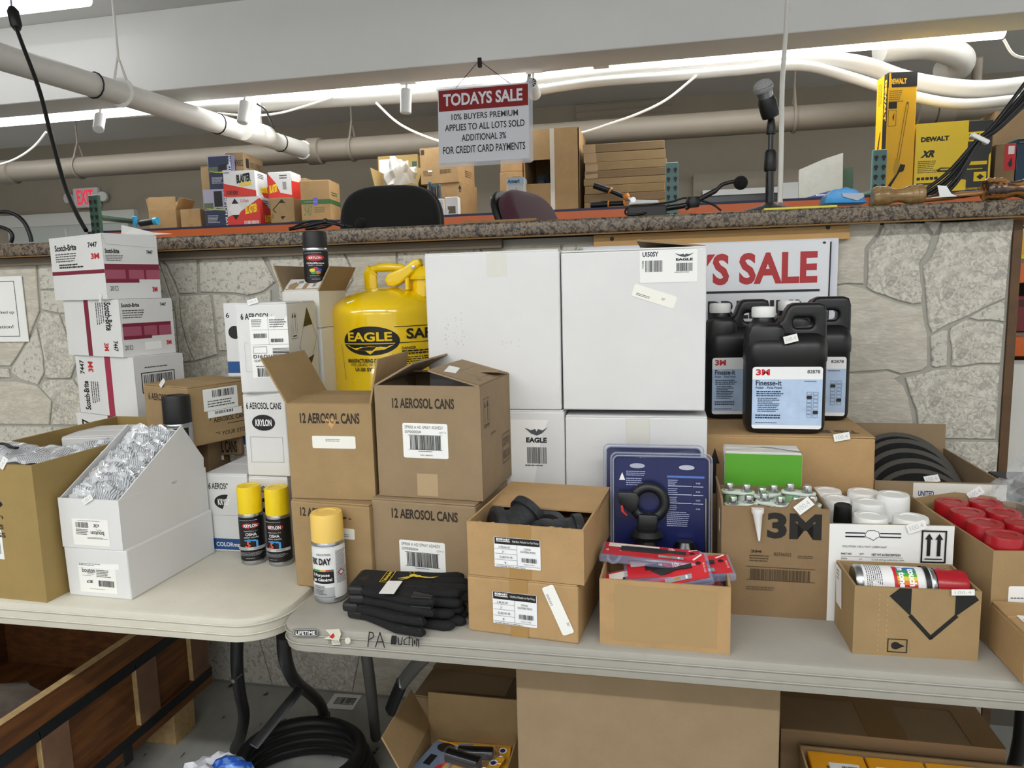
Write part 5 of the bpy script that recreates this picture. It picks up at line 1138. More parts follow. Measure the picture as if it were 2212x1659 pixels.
p = face(pads[2], 'right'); p.rect(0, 1, 0, 1, WH).frame(.12, .80, .40, .74, '#2a2a2c', .003).bars(.17, .75, .46, .70, '#2a2a2c', 26).lines(.2, .72, .80, .84, 1, '#444'); p.build('print', pads[2].root)
p = face(pads[3], 'front'); p.rect(0, 1, 0, 1, WH).text('47', .08, .22, .72, .90, BD, rot=90, bold=.03).rect(.5, .6, 0, 1, MAR); p.build('print', pads[3].root)
lot_tag(pads[0].root, (pads[0].w/2-.03, -pads[0].d/2-.002, -.01), (.3, 0, .95), (-.95, 0, .3), .024, .012)
# framed notice on the stone
a = oy(-70, 600, 2.195); b = oy(40, 597, 2.195); c = oy(57, 738, 2.195)
nt_ = thing('notice_sheet', 'white notice with dark border pinned to the stone at the left edge', 'notice', ((a.x+b.x)/2, 2.198, (a.z+c.z)/2)); wn = b.x-a.x+.02; hn = a.z-c.z
link('sheet', box_me(wn, .003, hn, base=False), nt_, PAPER)
p = Print(wn, hn, flat((-wn/2, -.0016, -hn/2), (1, 0, 0), (0, 0, 1))); p.frame(.06, .86, .08, .93, '#1d1d33', .0022).text('picked up', .46, .80, .42, .48, '#222').text('s.', .46, .50, .36, .39, '#222').text('ration!', .46, .76, .21, .26, '#222'); p.build('print', nt_)

# ============================================================ grey table: middle group
G12 = 'brown twelve-can cartons'
def lab12(p, u0, u1, v0, v1):
    U = lambda a: u0+(u1-u0)*a; V = lambda a: v0+(v1-v0)*a
    p.rrect(u0, u1, v0, v1, '#f3f3f1', .004).text('SP9000 A HD SPRAY ADHESV', U(.05), U(.90), V(.84), V(.93), '#222').text('S0900000A', U(.05), U(.42), V(.71), V(.79), '#222').text('QTY 12', U(.82), U(.97), V(.71), V(.77), '#333').rect(U(.12), U(.88), V(.655), V(.665), '#222').bars(U(.16), U(.85), V(.25), V(.65), '#1a1a1a', 34).rect(U(.12), U(.88), V(.24), V(.25), '#222').lines(U(.34), U(.68), V(.18), V(.215), 1, '#555').text('LEVEL 3 AEROSOLS', U(.38), U(.66), V(.07), V(.11), '#444')
c2 = C_('aerosol_carton', 'lower left brown twelve-can carton behind the cream capped can', (640, 1265), (808, 1285), T, 1078, .20, KR, group=G12)
face(c2, 'front').text('12 AEROSOL CANS', .12, .86, .82, .92, '#2a1f14', bold=.028).build('lettering', c2.root)
face(c2, 'front').rrect(.42, .80, .60, .72, '#e4e2da', .003).lines(.65, .75, .62, .66, 2, '#888').build('label', c2.root)
c4 = C_('aerosol_carton', 'lower right brown twelve-can carton with the bar code label low', (812, 1280), (1035, 1305), T, 1075, .22, KR_G, group=G12)
face(c4, 'front').text('12 AEROSOL CANS', .20, .83, .81, .91, '#2a1f14', bold=.028).build('lettering', c4.root)
p = face(c4, 'front'); lab12(p, .26, .70, .24, .59); p.build('label', c4.root)
z_ = max(c2.z1, c4.z1)+.001
a = oz(631, 1076, c2.z1); b = oz(812, 1082, c2.z1); a.z = b.z = c2.z1+.001
c1 = carton('aerosol_carton', 'upper left open brown twelve-can carton with a long narrow sticker', a, b, zat(a.x, a.y, 873)-a.z, .20, KR, open=True, group=G12,
            flaps=(('left', .115, 28), ('right', .10, 12), ('back', .09, -88), ('front', .085, -86)))
p = face(c1, 'front'); p.text('12 AEROSOL CANS', .16, .86, .80, .91, '#2a1f14', bold=.028); p.build('lettering', c1.root)
p = face(c1, 'front'); p.rrect(.29, .80, .54, .67, '#f0eee6', .003).lines(.45, .66, .61, .645, 2, '#777'); p.build('label', c1.root)
face(c1, 'front').poly([(.44, .84), (.50, .86), (.60, .84), (.53, .75)], mat('torn kraft', '#c9a070', .9)).build('torn_patch', c1.root)
a = oz(820, 1071, c4.z1); b = oz(1044, 1084, c4.z1); a.z = b.z = c4.z1+.001
c3 = carton('aerosol_carton', 'upper right brown twelve-can carton with half open flaps and big bar code label', a, b, zat(a.x, a.y, 832)-a.z, .22, KR_G, open=True, group=G12,
            flaps=(('left', .10, -62), ('back', .09, -80)))
fr_ = flap(c3, 'right', .115, -74)
Print(c3.d, .115, flat((-c3.d/2, -.0021, 0), (1, 0, 0), (0, 0, 1))).rect(0, 1, 0, 1, KR_G).frame(.35, .85, .18, .62, '#231a10', .0012).poly([(.12, .78), (.46, .92), (.50, .72), (.20, .60)], '#f3f3ef').lines(.2, .3, .1, .2, 2, '#4a3a26').build('print', fr_)
face(c3, 'front').text('12 AEROSOL CANS', .17, .76, .80, .89, '#2a1f14', bold=.028).build('lettering', c3.root)
p = face(c3, 'front'); lab12(p, .26, .69, .36, .67); p.build('label', c3.root)
face(c3, 'front').rect(.38, .58, .02, .22, mat('clear tape', '#b39a78', .25)).build('tape', c3.root)
p = face(c3, 'right'); p.rect(0, 1, 0, 1, KR_G).frame(.08, .26, .62, .88, '#231a10', .0016)
for u in (.13, .21): p.line([(u, .67), (u, .82)], '#231a10', .002).poly([(u-.03, .80), (u+.03, .80), (u, .86)], '#231a10')
p.rect(.10, .24, .635, .65, '#231a10').frame(.68, .95, .18, .46, '#231a10', .0016).text('CONTENTS IN', .70, .93, .34, .42, '#231a10').text('AEROSOL CANS', .70, .93, .22, .30, '#231a10').lines(.3, .5, .52, .56, 1, '#6a5a44'); p.build('print', c3.root)
# caps inside the open left carton
for i in range(4):
    q = c1.root.location+Matrix.Rotation(c1.a, 3, 'Z') @ Vector((-.045+(i % 2)*.07, -.03+(i//2)*.07, .005))
    spray_can('spray_can', ['front left', 'front right', 'rear left', 'rear right'][i]+' yellow capped can inside the open twelve-can carton', q, .031, .14, .05, YC, CB, None, 0, 'cans inside the open carton')
# white safety can cartons (stack of four, plus one under the yellow can)
GE = 'white safety can cartons'; EY = 1.65
def eagle_label(p, u0, u1, v0, v1):
    U = lambda a: u0+(u1-u0)*a; V = lambda a: v0+(v1-v0)*a
    p.rect(u0, u1, v0, v1, '#f1f1ef').text('UI50SY', U(.05), U(.33), V(.80), V(.95), '#1a2038', bold=.03).bars(U(.10), U(.40), V(.33), V(.68), '#2a2d33', 22).bars(U(.64), U(.92), V(.33), V(.58), '#2a2d33', 26).lines(U(.61), U(.95), V(.28), V(.32), 1, '#555').text('EAGLE', U(.63), U(.92), V(.65), V(.73), '#1c1e24', bold=.05).text('900124', U(.04), U(.075), V(.44), V(.68), '#333', rot=270)
    p.poly([(U(.61), V(.88)), (U(.70), V(.84)), (U(.76), V(.86)), (U(.78), V(.82)), (U(.80), V(.86)), (U(.86), V(.84)), (U(.94), V(.89)), (U(.85), V(.79)), (U(.78), V(.76)), (U(.70), V(.79))], '#4a4e55')
def eagle(label, l, r, ybot, yt, z0, Y=EY, lab=None):
    return CY('can_carton', label, l, r, ybot, yt, Y, .32, WH, z0=z0, group=GE)
lr = eagle('lower right plain white safety can carton behind the blue blister pack', 1224, 1527, 1100, 897, T)
ll = eagle('lower left white safety can carton with a label at its top right', 925, 1221, 1100, 884, T, Y=1.645)
ur = eagle('upper right white safety can carton with label and slanted sticker', 1217, 1523, 892, 542, max(lr.z1, ll.z1)+.001)
ul = eagle('upper left plain white safety can carton with faint scuffs', 930, 1213, 882, 548, ll.z1+.001, Y=1.645)
p = face(ll, 'front'); eagle_label(p, .42, .92, .52, .94); p.build('label', ll.root)
p = face(ur, 'front'); eagle_label(p, .55, .94, .79, .985); p.build('label', ur.root)
a = R_(-19); fp = Print(.098, .028, flat((-ur.w/2+.49*ur.w, -ur.d/2, ur.h*.715), (math.cos(a), 0, math.sin(a)), (-math.sin(a), 0, math.cos(a)))); fp.rrect(0, 1, 0, 1, '#f4f2ea', .004).lines(.1, .5, .15, .38, 2, '#555').lines(.68, .78, .4, .6, 2, '#555'); fp.build('sticker', ur.root)
flap(ur, 'right', .150, -83, KR_G, span=.30); 
face(ul, 'front').rect(.47, .62, .84, .985, mat('clear wide tape', '#dcdad2', .2)).build('tape', ul.root); face(lr, 'front').rect(.44, .60, .62, .985, MATS['clear wide tape']).build('tape', lr.root)
p = face(ul, 'front')
for k in range(60):
    u = random.choice((.15, .22, .27, .58, .62, .70))+random.uniform(-.015, .015); v = random.uniform(.38, .62); p.rect(u, u+.004, v, v+random.uniform(.003, .012), '#b4b4b4', False)
p.build('scuff_marks', ul.root)['kind'] = 'stuff'
# yellow safety can
YP = mat('yellow enamel', '#f2cb0a', .18, coat=.6)
sy_ = 2.035; q = oy(843, 760, sy_); rC = abs(oy(720, 700, sy_).x-q.x)*.985
z_sh = zat(q.x, sy_-rC*.6, 672); zc0 = T+.355
sup = carton('can_carton', 'white carton under the yellow safety can', Vector((q.x-.16, sy_-.13, T)), Vector((q.x+.13, sy_-.13, T)), .353, .28, WH, group=GE)
sc_ = thing('safety_can', 'round yellow enamel safety can with spring lid and printed warnings', 'safety can', (q.x, sy_, zc0))
hS = z_sh-zc0
prof = [(0, .004), (rC*.97, 0), (rC, .006), (rC, .014), (rC*.985, .018), (rC*.985, hS-.012), (rC*.975, hS+.004), (rC*.93, hS+.018), (rC*.82, hS+.033), (rC*.6, hS+.052), (rC*.35, hS+.064), (0, hS+.068)]
link('body', lathe_me(prof, 64), sc_, YP)
W2 = 2*math.pi*rC*.5; pc = Print(W2, hS-.03, wrapped(rC*.986, .016, R_(az(sc_.location))-math.pi/2), True)
K = '#15130f'
def ub(px): return .5+(math.asin(max(-1, min(1, (px-843)/121.0))))/math.pi
pv = lambda py: (zat(sc_.location.x, sy_-rC, py)-zc0-.016)/(hS-.03)
pc.ell(ub(803), pv(737), (ub(855)-ub(752))/2, (pv(706)-pv(769))/2, K, 36); pc.text('EAGLE', ub(763), ub(845), pv(738), pv(718), '#f2cb0a', bold=.03).rect(ub(756), ub(850), pv(744), pv(742), '#f2cb0a')
pc.poly([(ub(760), pv(746)), (ub(790), pv(750)), (ub(803), pv(748)), (ub(818), pv(750)), (ub(848), pv(746)), (ub(830), pv(756)), (ub(812), pv(758)), (ub(803), pv(766)), (ub(794), pv(758)), (ub(776), pv(756))], '#f2cb0a')
pc.rect(ub(850), ub(930), pv(708), pv(706.5), K).rect(ub(855), ub(930), pv(743), pv(741.5), K).text('SAFETY', ub(872), ub(955), pv(735), pv(712), K, bold=.028)
pc.text('MANUFACTURING COMPANY', ub(762), ub(840), pv(784), pv(775), K, bold=.028).text('WELLSBURG, W. VA. 26070', ub(767), ub(836), pv(792), pv(785), K).text('UI-50 SY', ub(775), ub(806), pv(802), pv(794), K, bold=.028).text('DANGER', ub(862), ub(889), pv(757), pv(751), K, bold=.028).lines(ub(862), ub(945), pv(769), pv(758), 2, K, .6).lines(ub(862), ub(945), pv(800), pv(772), 6, K).line([(ub(752), pv(745)), (ub(757), pv(820))], K, .0012).line([(ub(845), pv(765)), (ub(846), pv(820))], K, .0012)
pc.build('print', sc_, lift=.0006)
V = lambda px, py, y=None: oy(px, py, y or sy_)-sc_.location
lot_tag(sc_.root if hasattr(sc_, 'root') else sc_, V(752, 662, sy_-rC*.80), (1, .1, .25), (-.25, 0, 1), .022, .012)
yh = sy_-.01
link('handle_post', tube_me(smooth_path([V(803, 640, yh), V(801, 610, yh), V(800, 592, yh), V(806, 583, yh)], 4), .010, 10, flat=2.0), sc_, YP)
link('handle_grip', tube_me(smooth_path([V(800, 585, yh), V(815, 579, yh), V(845, 577, yh), V(875, 580, yh)], 4), [.006]+[.0105]*4+[.013]*4+[.012]*3+[.008], 14), sc_, YP)
link('handle_post', tube_me(smooth_path([V(868, 582, yh), V(885, 580, yh), V(905, 600, yh)], 4), .009, 10), sc_, YP)
lv = [(846, 605), (852, 592), (868, 585), (888, 576), (906, 562), (918, 560), (922, 572), (914, 580), (905, 590), (893, 600), (880, 612), (866, 619), (852, 618)]
me = ext_me([[(V(*q).x, V(*q).z) for q in lv]], .04, .006, 2, 'y'); link('lid_lever', me, sc_, YP).location = (0, yh-.03-sy_, 0)
link('pour_neck', lathe_me([(.038, -.03), (.036, .018), (.046, .02), (.048, .03), (.044, .036), (.046, .046), (.038, .056), (0, .058)], 28, cap=False), sc_, YP).location = V(917, 618, yh)
link('pivot_ear', box_me(.012, .03, .04, .003, 1, cz=-.02), sc_, YP).location = V(882, 612, yh-.03)
link('rivet', xf(lathe_me([(0, 0), (.005, 0), (.005, .003), (0, .004)], 12), Matrix.Rotation(R_(90), 4, 'X')), sc_, STEEL).location = V(893, 577, yh-.052)
# cream capped can
q = oz(716, 1291, T); r = 34.5/FPX*(q-CAM).dot(CF); ht = zat(q.x, q.y, 1104)-T
def workday(p):
    p.rect(0, 1, 0, 1, '#e9e9ea').rect(0, .62, .30, .54, '#151517').rect(0, .62, 0, .22, '#b2b4b7').rect(.18, .62, .545, .575, '#3a8f3c').rect(.35, .47, .545, .575, '#d8b020').rect(.47, .57, .545, .575, '#b8262c')
    p.text('INDUSTRIEL', .30, .58, .86, .90, '#222').text('RK DAY', .18, .58, .68, .81, '#161616', bold=.04).text('l Purpose', .22, .54, .43, .51, '#f2f2f2', bold=.028).text('ge Général', .22, .58, .34, .42, '#f2f2f2', bold=.028).lines(.22, .5, .22, .28, 2, '#444').lines(.22, .5, .08, .20, 4, '#555').lines(.66, .9, .30, .95, 26, '#777').poly([(.68, .50), (.755, .57), (.83, .50), (.755, .43)], '#c83a3a').poly([(.71, .50), (.755, .54), (.80, .50), (.755, .46)], '#f0f0f0').rect(.18, .62, .03, .045, '#777')
spray_can('spray_can', 'cream capped white and grey paint can alone at the front of the grey table', q, r, ht*.70, ht*.30, YC2, CW, workday, az(q)-10, 'paint cans')
# work gloves
GLV = mat('black knit', '#121214', .9, var=.2, vscale=90, bump=.2, bscale=260); LTH = mat('black leather', '#1a1a1b', .45, bump=.15, bscale=120)
GO = [(-.118, -.040), (-.122, 0), (-.115, .046), (-.06, .054), (0, .056), (.035, .058), (.085, .063), (.100, .057), (.098, .046), (.085, .042), (.040, .036), (.042, .031), (.100, .036), (.116, .029), (.114, .018), (.100, .013), (.045, .010), (.046, .004), (.108, .008), (.124, .000), (.120, -.011), (.106, -.016), (.045, -.015), (.046, -.021), (.098, -.019), (.112, -.027), (.106, -.038), (.090, -.041), (.030, -.040), (.020, -.047), (.050, -.056), (.068, -.066), (.066, -.078), (.050, -.082), (.0, -.074), (-.04, -.060), (-.08, -.046)]
gc = oz(887, 1328, T)
labs = ['bottom black work glove of the pile', 'second black work glove from the bottom of the pile', 'third black work glove of the pile, thumb showing', 'top black work glove with yellow wasp emblem and white tag']
for i in range(4):
    t = thing('work_glove', labs[i], 'glove', (gc.x+[.004, -.006, .004, 0][i], gc.y+[-.012, -.006, .004, .01][i], T+.001+i*.0165), R_([-8, -2, 2, 4][i]), 'black work gloves')
    o = [(x, (y if i % 2 else y)*1.0) for x, y in GO]
    me = ext_me([o], .017, .0075, 2)
    for v in me.vertices: v.co.z += .0085+.005*noise.noise(Vector((v.co.x*22, v.co.y*22, i*3)))+(.006 if v.co.x < -.08 else 0)*(i > 1)
    link('shell', me, t, GLV)
    link('cuff', box_me(.036, .094, .021, .007, 2, cx=-.104, cy=.002, cz=.0005), t, LTH)
    link('thumb_patch', xf(ext_me([[(.02, -.05), (.064, -.066), (.062, -.077), (.02, -.074)]], .005, .002, 1), Matrix.Translation((0, 0, .0165))), t, LTH)
    if i == 3:
        p = Print(.24, .12, flat((-.12, -.06, .0215), (1, 0, 0), (0, 1, 0))); Yw = '#e6c92a'
        p.frame(.245, .325, .34, .82, Yw, .0014).text('Yellowjacket', .262, .308, .37, .79, Yw, rot=90, bold=.028)
        p.ell(.50, .66, .035, .05, Yw).ell(.545, .63, .03, .045, Yw).poly([(.56, .64), (.60, .62), (.66, .60), (.72, .64), (.74, .68), (.69, .57), (.62, .56), (.56, .59)], Yw).poly([(.52, .62), (.44, .52), (.38, .50), (.46, .60)], Yw).poly([(.50, .60), (.40, .42), (.47, .50)], Yw).line([(.48, .70), (.45, .78)], Yw, .001).line([(.5, .71), (.49, .80)], Yw, .001)
        p.build('emblem', t)
        link('paper_tag', prism_me([(-.045, .0225), (-.045, .0235), (-.012, .0235), (-.012, .0225)], -.062, -.015, 'y') if False else box_me(.03, .06, .0012, cx=-.028, cy=-.045, cz=.0225), t, PAPER)
# pipe fitting cartons
GB = 'pipe fitting cartons'
def boshart(p, s=0):
    p.rrect(.24, .64, .20, .76, '#f1f2f4', .002).rect(.245, .635, .63, .755, '#131313').text('BOSHART', .26, .38, .70, .74, '#f2f2f2', bold=.05).rect(.26, .38, .675, .692, '#ddd').text('150# Black Malleable Iron Pipe Fittings', .40, .625, .665, .715, '#e8e8e8')
    p.line([(.245, .545), (.44, .545)], '#555', .0005).line([(.245, .455), (.44, .455)], '#555', .0005).line([(.245, .345), (.44, .345)], '#555', .0005).line([(.44, .63), (.44, .25)], '#555', .0005).line([(.245, .25), (.635, .25)], '#555', .0005)
    p.text('2-BLE4-20', .28, .38, .565, .60, '#333').text('2"', .31, .33, .475, .51, '#333').text('ELBOW 45', .29, .40, .375, .415, '#333').text('9', .33, .345, .27, .31, '#333').text('CRN#', .50, .56, .555, .59, '#333').text('0A0586.95R2', .47, .60, .505, .54, '#333').bars(.48, .61, .33, .41, '#444', 18).text('MADE IN CHINA', .50, .59, .28, .30, '#555').lines(.26, .62, .215, .235, 1, '#333')
bL = C_('fitting_carton', 'lower taped pipe fitting carton with a slanted white sticker', (1012, 1362), (1250, 1393), T, 1240, .285, KR_L, group=GB)
face(bL, 'front').rect(.40, .56, .70, 1, TAPE).build('tape', bL.root); face(bL, 'front').rect(.40, .56, 0, .22, TAPE).build('tape', bL.root)
p = face(bL, 'front'); boshart(p); p.build('label', bL.root, lift=.0012)
a = R_(-66); fp = Print(.098, .024, flat((-bL.w/2+.685*bL.w, -bL.d/2, bL.h*.90), (math.cos(a), 0, math.sin(a)), (-math.sin(a), 0, math.cos(a)))); fp.rrect(0, 1, 0, 1, '#f4f3ee', .004).lines(.15, .45, .1, .3, 2, '#666').lines(.78, .88, .7, .9, 2, '#666'); fp.build('sticker', bL.root, lift=.0012)
a = oz(1012, 1241, bL.z1); b = oz(1262, 1266, bL.z1); a.z = b.z = bL.z1+.001
bU = carton('fitting_carton', 'upper open pipe fitting carton with torn rim', a, b, zat(a.x, a.y, 1126)-a.z, .285, KR_L, open=True, group=GB, flaps=(('back', .145, -94), ))
face(bU, 'front').rect(.37, .56, 0, 1, TAPE).build('tape', bU.root)
p = face(bU, 'front'); boshart(p); p.build('label', bU.root, lift=.0012)
# ragged torn rim
rag = random.Random(9); w = bU.w; pts = [(-w/2+w*k/26, bU.h-.002+rag.uniform(-.001, .004)) for k in range(27)]
pts = [(-w/2, bU.h-.006)]+pts+[(w/2, bU.h-.006)]
link('torn_rim', prism_me(pts, -bU.d/2-.0004, -bU.d/2+.0044, 'y'), bU.root, KR_L)
IRON = mat('black cast iron', '#26272a', .55, var=.2, vscale=60, bump=.35, bscale=120)
def elbow(label, lx, ly, lz, rot):
    loc = bU.root.location+Matrix.Rotation(bU.a, 3, 'Z') @ Vector((lx, ly, lz)); t = thing('pipe_elbow', label, 'pipe fitting', loc, 0, 'cast iron elbows', rot=rot)
    P = [(-.038, 0, 0), (-.02, 0, 0), (0, .004, 0), (.016, .016, 0), (.03, .03, 0)]
    link('bend', tube_me(smooth_path(P, 4), .033, 24), t, IRON)
    d1 = Vector((-1, 0, 0)); d2 = Vector((.7, .7, 0))
    for c, d in ((Vector((-.036, 0, 0)), d1), (Vector((.028, .028, 0)), d2)): link('collar', tube_me([c-d*.006, c-d*.005, c+d*.011, c+d*.012], [.036, .040, .040, .036], 24), t, IRON); link('bore', tube_me([c+d*.0122, c+d*.0125], .030, 20), t, mat('dark bore', '#0a0a0b', .8))
hb_ = bU.h
elbow('black cast iron elbow at the left of the open fitting carton', -.045, -.055, hb_-.036, (R_(60), R_(10), R_(30)))
elbow('black cast iron elbow at the right of the open fitting carton', .045, -.06, hb_-.044, (R_(8), R_(0), R_(200)))
elbow('black cast iron elbow at the back of the open fitting carton', .01, .03, hb_-.065, (R_(20), R_(20), R_(90)))
elbow('black cast iron elbow low in the open fitting carton', -.055, .05, .045, (0, 0, R_(45)))

# ============================================================ grey table: right group
# open carton of red carded drill bits
rb_ = C_('open_carton', 'open tan carton full of red carded packs at the table front', (1296, 1390), (1577, 1415), T, 1250, .165, KR_L, open=True, group='brown cartons on the tables')
face(rb_, 'front').rect(.12, .90, .08, .92, mat('clear tape film', '#ab8d62', .3)).build('tape', rb_.root)
CARD = mat('red blister card', '#cf2a33', .35); TINT = mat('bluish blister', '#b9c0e6', .08, alpha=.30)
def card_pack(label, P0, P1, P2, flip=False, L=.20, Wd=.062):
    """P0 left end of the long edge, P1 its right end, P2 a point across from P1"""
    ux = (P1-P0).normalized(); uy = (P2-P1); uy = (uy-ux*uy.dot(ux)).normalized(); n = ux.cross(uy)
    t = thing('bit_pack', label, 'blister pack', P0, 0, 'red carded packs'); L = (P1-P0).length
    t.matrix_world = Matrix.Translation(P0) @ Matrix((ux, uy, n)).transposed().to_4x4()
    link('card', box_me(L, Wd, .0014, cx=L/2, cy=Wd/2), t, CARD)
    s = 1 if flip else 1
    p = Print(L, Wd, flat((0, Wd, -.0002), (1, 0, 0), (0, -1, 0)))
    link('blister', box_me(L+.012, Wd+.010, .016, .004, 2, cx=L/2, cy=Wd/2, cz=.001), t, TINT)
    link('spade_bit', prism_me([(L*.18, Wd*.36), (L*.55, Wd*.30), (L*.70, Wd*.38), (L*.86, Wd*.34), (L*.86, Wd*.50), (L*.70, Wd*.46), (L*.55, Wd*.62), (L*.18, Wd*.62)], -.0035, .001, 'z'), t, mat('dark bit steel', '#2a2b2d', .4))
    p.rect(.04, .58, .62, .94, '#efeae0', True).lines(.22, .42, .74, .84, 2, '#777').rect(.58, .84, .08, .28, '#9aa0a6').ell(.70, .18, .03, .06, '#b98a3c').text('1', .78, .80, .11, .25, '#f2f2f2', bold=.04).text('10x', .68, .75, .66, .92, '#f6e6e6', bold=.03).lines(.62, .67, .5, .9, 3, '#8a1a20', vert=True).text('48-25-1102', .965, .985, .2, .62, '#f2e0e0', rot=270).poly([(.90, .58), (.95, .58), (.95, .66), (.925, .72), (.90, .66)], '#231314').line([(.89, .80), (.97, .94)], '#f2e0e0', .004).build('artwork', t, lift=.0004)
    return t
V = lambda px, py, y: oy(px, py, y)
card_pack('red carded bit pack slanting up at the front of the open carton', V(1307, 1240, 1.352), V(1520, 1196, 1.358), V(1532, 1236, 1.312))
card_pack('red carded bit pack lying at the rear of the open carton', V(1310, 1170, 1.41), V(1511, 1190, 1.40), V(1500, 1210, 1.35))
card_pack('red carded bit pack half under the front one, sticking out at the right', V(1352, 1212, 1.37), V(1568, 1198, 1.39), V(1570, 1226, 1.345))
card_pack('red carded bit pack low in the right front corner of the open carton', V(1425, 1258, 1.385), V(1552, 1243, 1.39), V(1554, 1262, 1.345), L=.16)
t = thing('clear_clip', 'clear plastic hanger loop at the left inside the open carton', 'clip', V(1325, 1190, 1.37))
link('loop', tube_me(smooth_path([V(1312, 1185, 1.37)-t.location, V(1314, 1208, 1.36)-t.location, V(1326, 1215, 1.36)-t.location, V(1338, 1205, 1.36)-t.location, V(1341, 1190, 1.37)-t.location], 5), .0035, 8), t, mat('clear rod plastic', '#cfd6e2', .1, alpha=.5))
# blue power tool accessory packs
NAVY = mat('navy accessory card', '#182056', .3, var=.08, vscale=6)
def bosch(label, TL, TR, Y, lean, full):
    a, b = oy(*TL, Y), oy(*TR, Y); w = (b-a).length; z = (a.z+b.z)/2; h = z-T-.004
    t = thing('accessory_pack', label, 'blister pack', ((a.x+b.x)/2, Y-.02, T+.002), math.atan2(b.y-a.y, b.x-a.x), 'blue accessory packs', rot=(R_(-lean), 0, 0))
    link('card', prism_me(rrect(-w/2+.008, w/2-.008, .004, h-.008, .008, 4), -.001, .001, 'y'), t, NAVY)
    link('blister', prism_me(rrect(-w/2, w/2, 0, h, .014, 5), -.007, .007, 'y', .003), t, CLEAR)
    for k in (.002, .007): link('blister_rim', tube_me([(x, -.008-k, y) for x, y in rrect(-w/2+k, w/2-k, k, h-k, .012, 5)], .0016, 6, True), t, mat('blister rim', '#aeb6d2', .1, alpha=.55))
    if not full: return t
    p = Print(w, h, flat((-w/2, -.0078, 0), (1, 0, 0), (0, 0, 1)))
    p.rect(.05, .95, .03, .96, NAVY).poly([(.09, .80), (.15, .80), (.12, .855)], '#f2f2f2').lines(.16, .40, .83, .87, 3, '#aab2d6').lines(.16, .38, .76, .82, 4, '#aab2d6').rect(.56, .92, .825, .84, '#4f74c0')
    for k in range(3): p.rect(.57, .80, .765-k*.06, .770-k*.06, '#c9d2ee').rect(.81, .91, .763-k*.06, .768-k*.06, '#c9d2ee')
    for k in range(4): p.lines(.57, .68, .775-k*.06, .815-k*.06, 3, '#aab2d6').text('0.00', .84, .88, .785-k*.06, .795-k*.06, '#dfe4f4')
    p.lines(.56, .78, .48, .59, 8, '#aab2d6').text('BOSCH', .095, .215, .265, .295, '#f4f4f6', bold=.05).lines(.10, .25, .22, .245, 2, '#9aa2c8')
    p.ell(.27, .905, .075, .018, '#aeb2c4').ell(.75, .90, .075, .018, '#b8bccc'); p.build('artwork', t)
    X_ = lambda u: -w/2+u*w; Z_ = lambda v: v*h
    DK_ = mat('tool black', '#1b1c1e', .4); c = Vector((X_(.385), -.024, Z_(.655))); R0 = w*.155
    link('clamp_ring', tube_me([c+Vector((R0*math.cos(2*math.pi*k/28), 0, R0*math.sin(2*math.pi*k/28))) for k in range(28)], .011, 10, True), t, DK_)
    link('clamp_block', prism_me([(X_(.08), Z_(.73)), (X_(.27), Z_(.73)), (X_(.30), Z_(.69)), (X_(.27), Z_(.60)), (X_(.20), Z_(.585)), (X_(.09), Z_(.66))], -.040, -.010, 'y', .004), t, DK_)
    link('trigger', prism_me([(X_(.115), Z_(.64)), (X_(.135), Z_(.64)), (X_(.145), Z_(.60)), (X_(.18), Z_(.575)), (X_(.17), Z_(.57)), (X_(.12), Z_(.60))], -.044, -.036, 'y'), t, mat('red lever', '#c8302c', .4))
    link('neck', prism_me([(X_(.28), Z_(.58)), (X_(.48), Z_(.58)), (X_(.46), Z_(.46)), (X_(.27), Z_(.46))], -.042, -.010, 'y', .006), t, DK_)
    link('flange', lathe_me([(0, -.010), (w*.14, -.008), (w*.165, 0), (w*.13, .010), (0, .012)], 28), t, DK_).location = (X_(.37), -.030, Z_(.43))
    link('grip', lathe_me([(0, 0), (.020, 0), (.024, .02), (.021, .06), (.022, Z_(.41)-.01), (.018, Z_(.41)), (0, Z_(.41))], 24), t, DK_).location = (X_(.37), -.030, 0)
    link('chuck', lathe_me([(0, 0), (.031, 0), (.031, Z_(.24)), (.029, Z_(.255)), (.028, Z_(.33)), (.026, Z_(.345)), (.018, Z_(.40)), (.010, Z_(.405)), (0, Z_(.405))], 20, smooth=25), t, BLK_G).location = (X_(.735), -.034, 0)
    link('depth_rod', tube_me([(X_(.935), -.012, Z_(.10)), (X_(.935), -.012, Z_(.69))], .0028, 10), t, STEEL)
    return t
bosch('rear navy accessory pack showing only its clear rim', (1302, 958), (1522, 956), 1.585, 6, False)
bosch('front navy accessory pack with black handle and chuck', (1318, 974), (1540, 976), 1.535, 5, True)
# big tan carton carrying the jugs
c17 = carton('carton', 'big tan carton on the table carrying the three black jugs', oy(1527, 940, 1.70), oy(1893, 946, 1.70), oy(1700, 941, 1.70).z-T, .36, KR_L, z0=T, group='brown cartons on the tables')
p = face(c17, 'top'); p.text('This Side Up', .52, .93, .10, .22, '#5a4630', rot=180, bold=.03); p.build('lettering', c17.root)
p = face(c17, 'front'); p.poly([(.02, .78), (.05, .90), (.08, .78)], '#1d1712').rect(.04, .06, .55, .8, '#1d1712'); p.build('arrow', c17.root)
lot_tag(c17.root, (c17.w*.26, -c17.d/2-.002, c17.h-.012), (.97, 0, .2), (-.2, 0, .97), .034, .017)
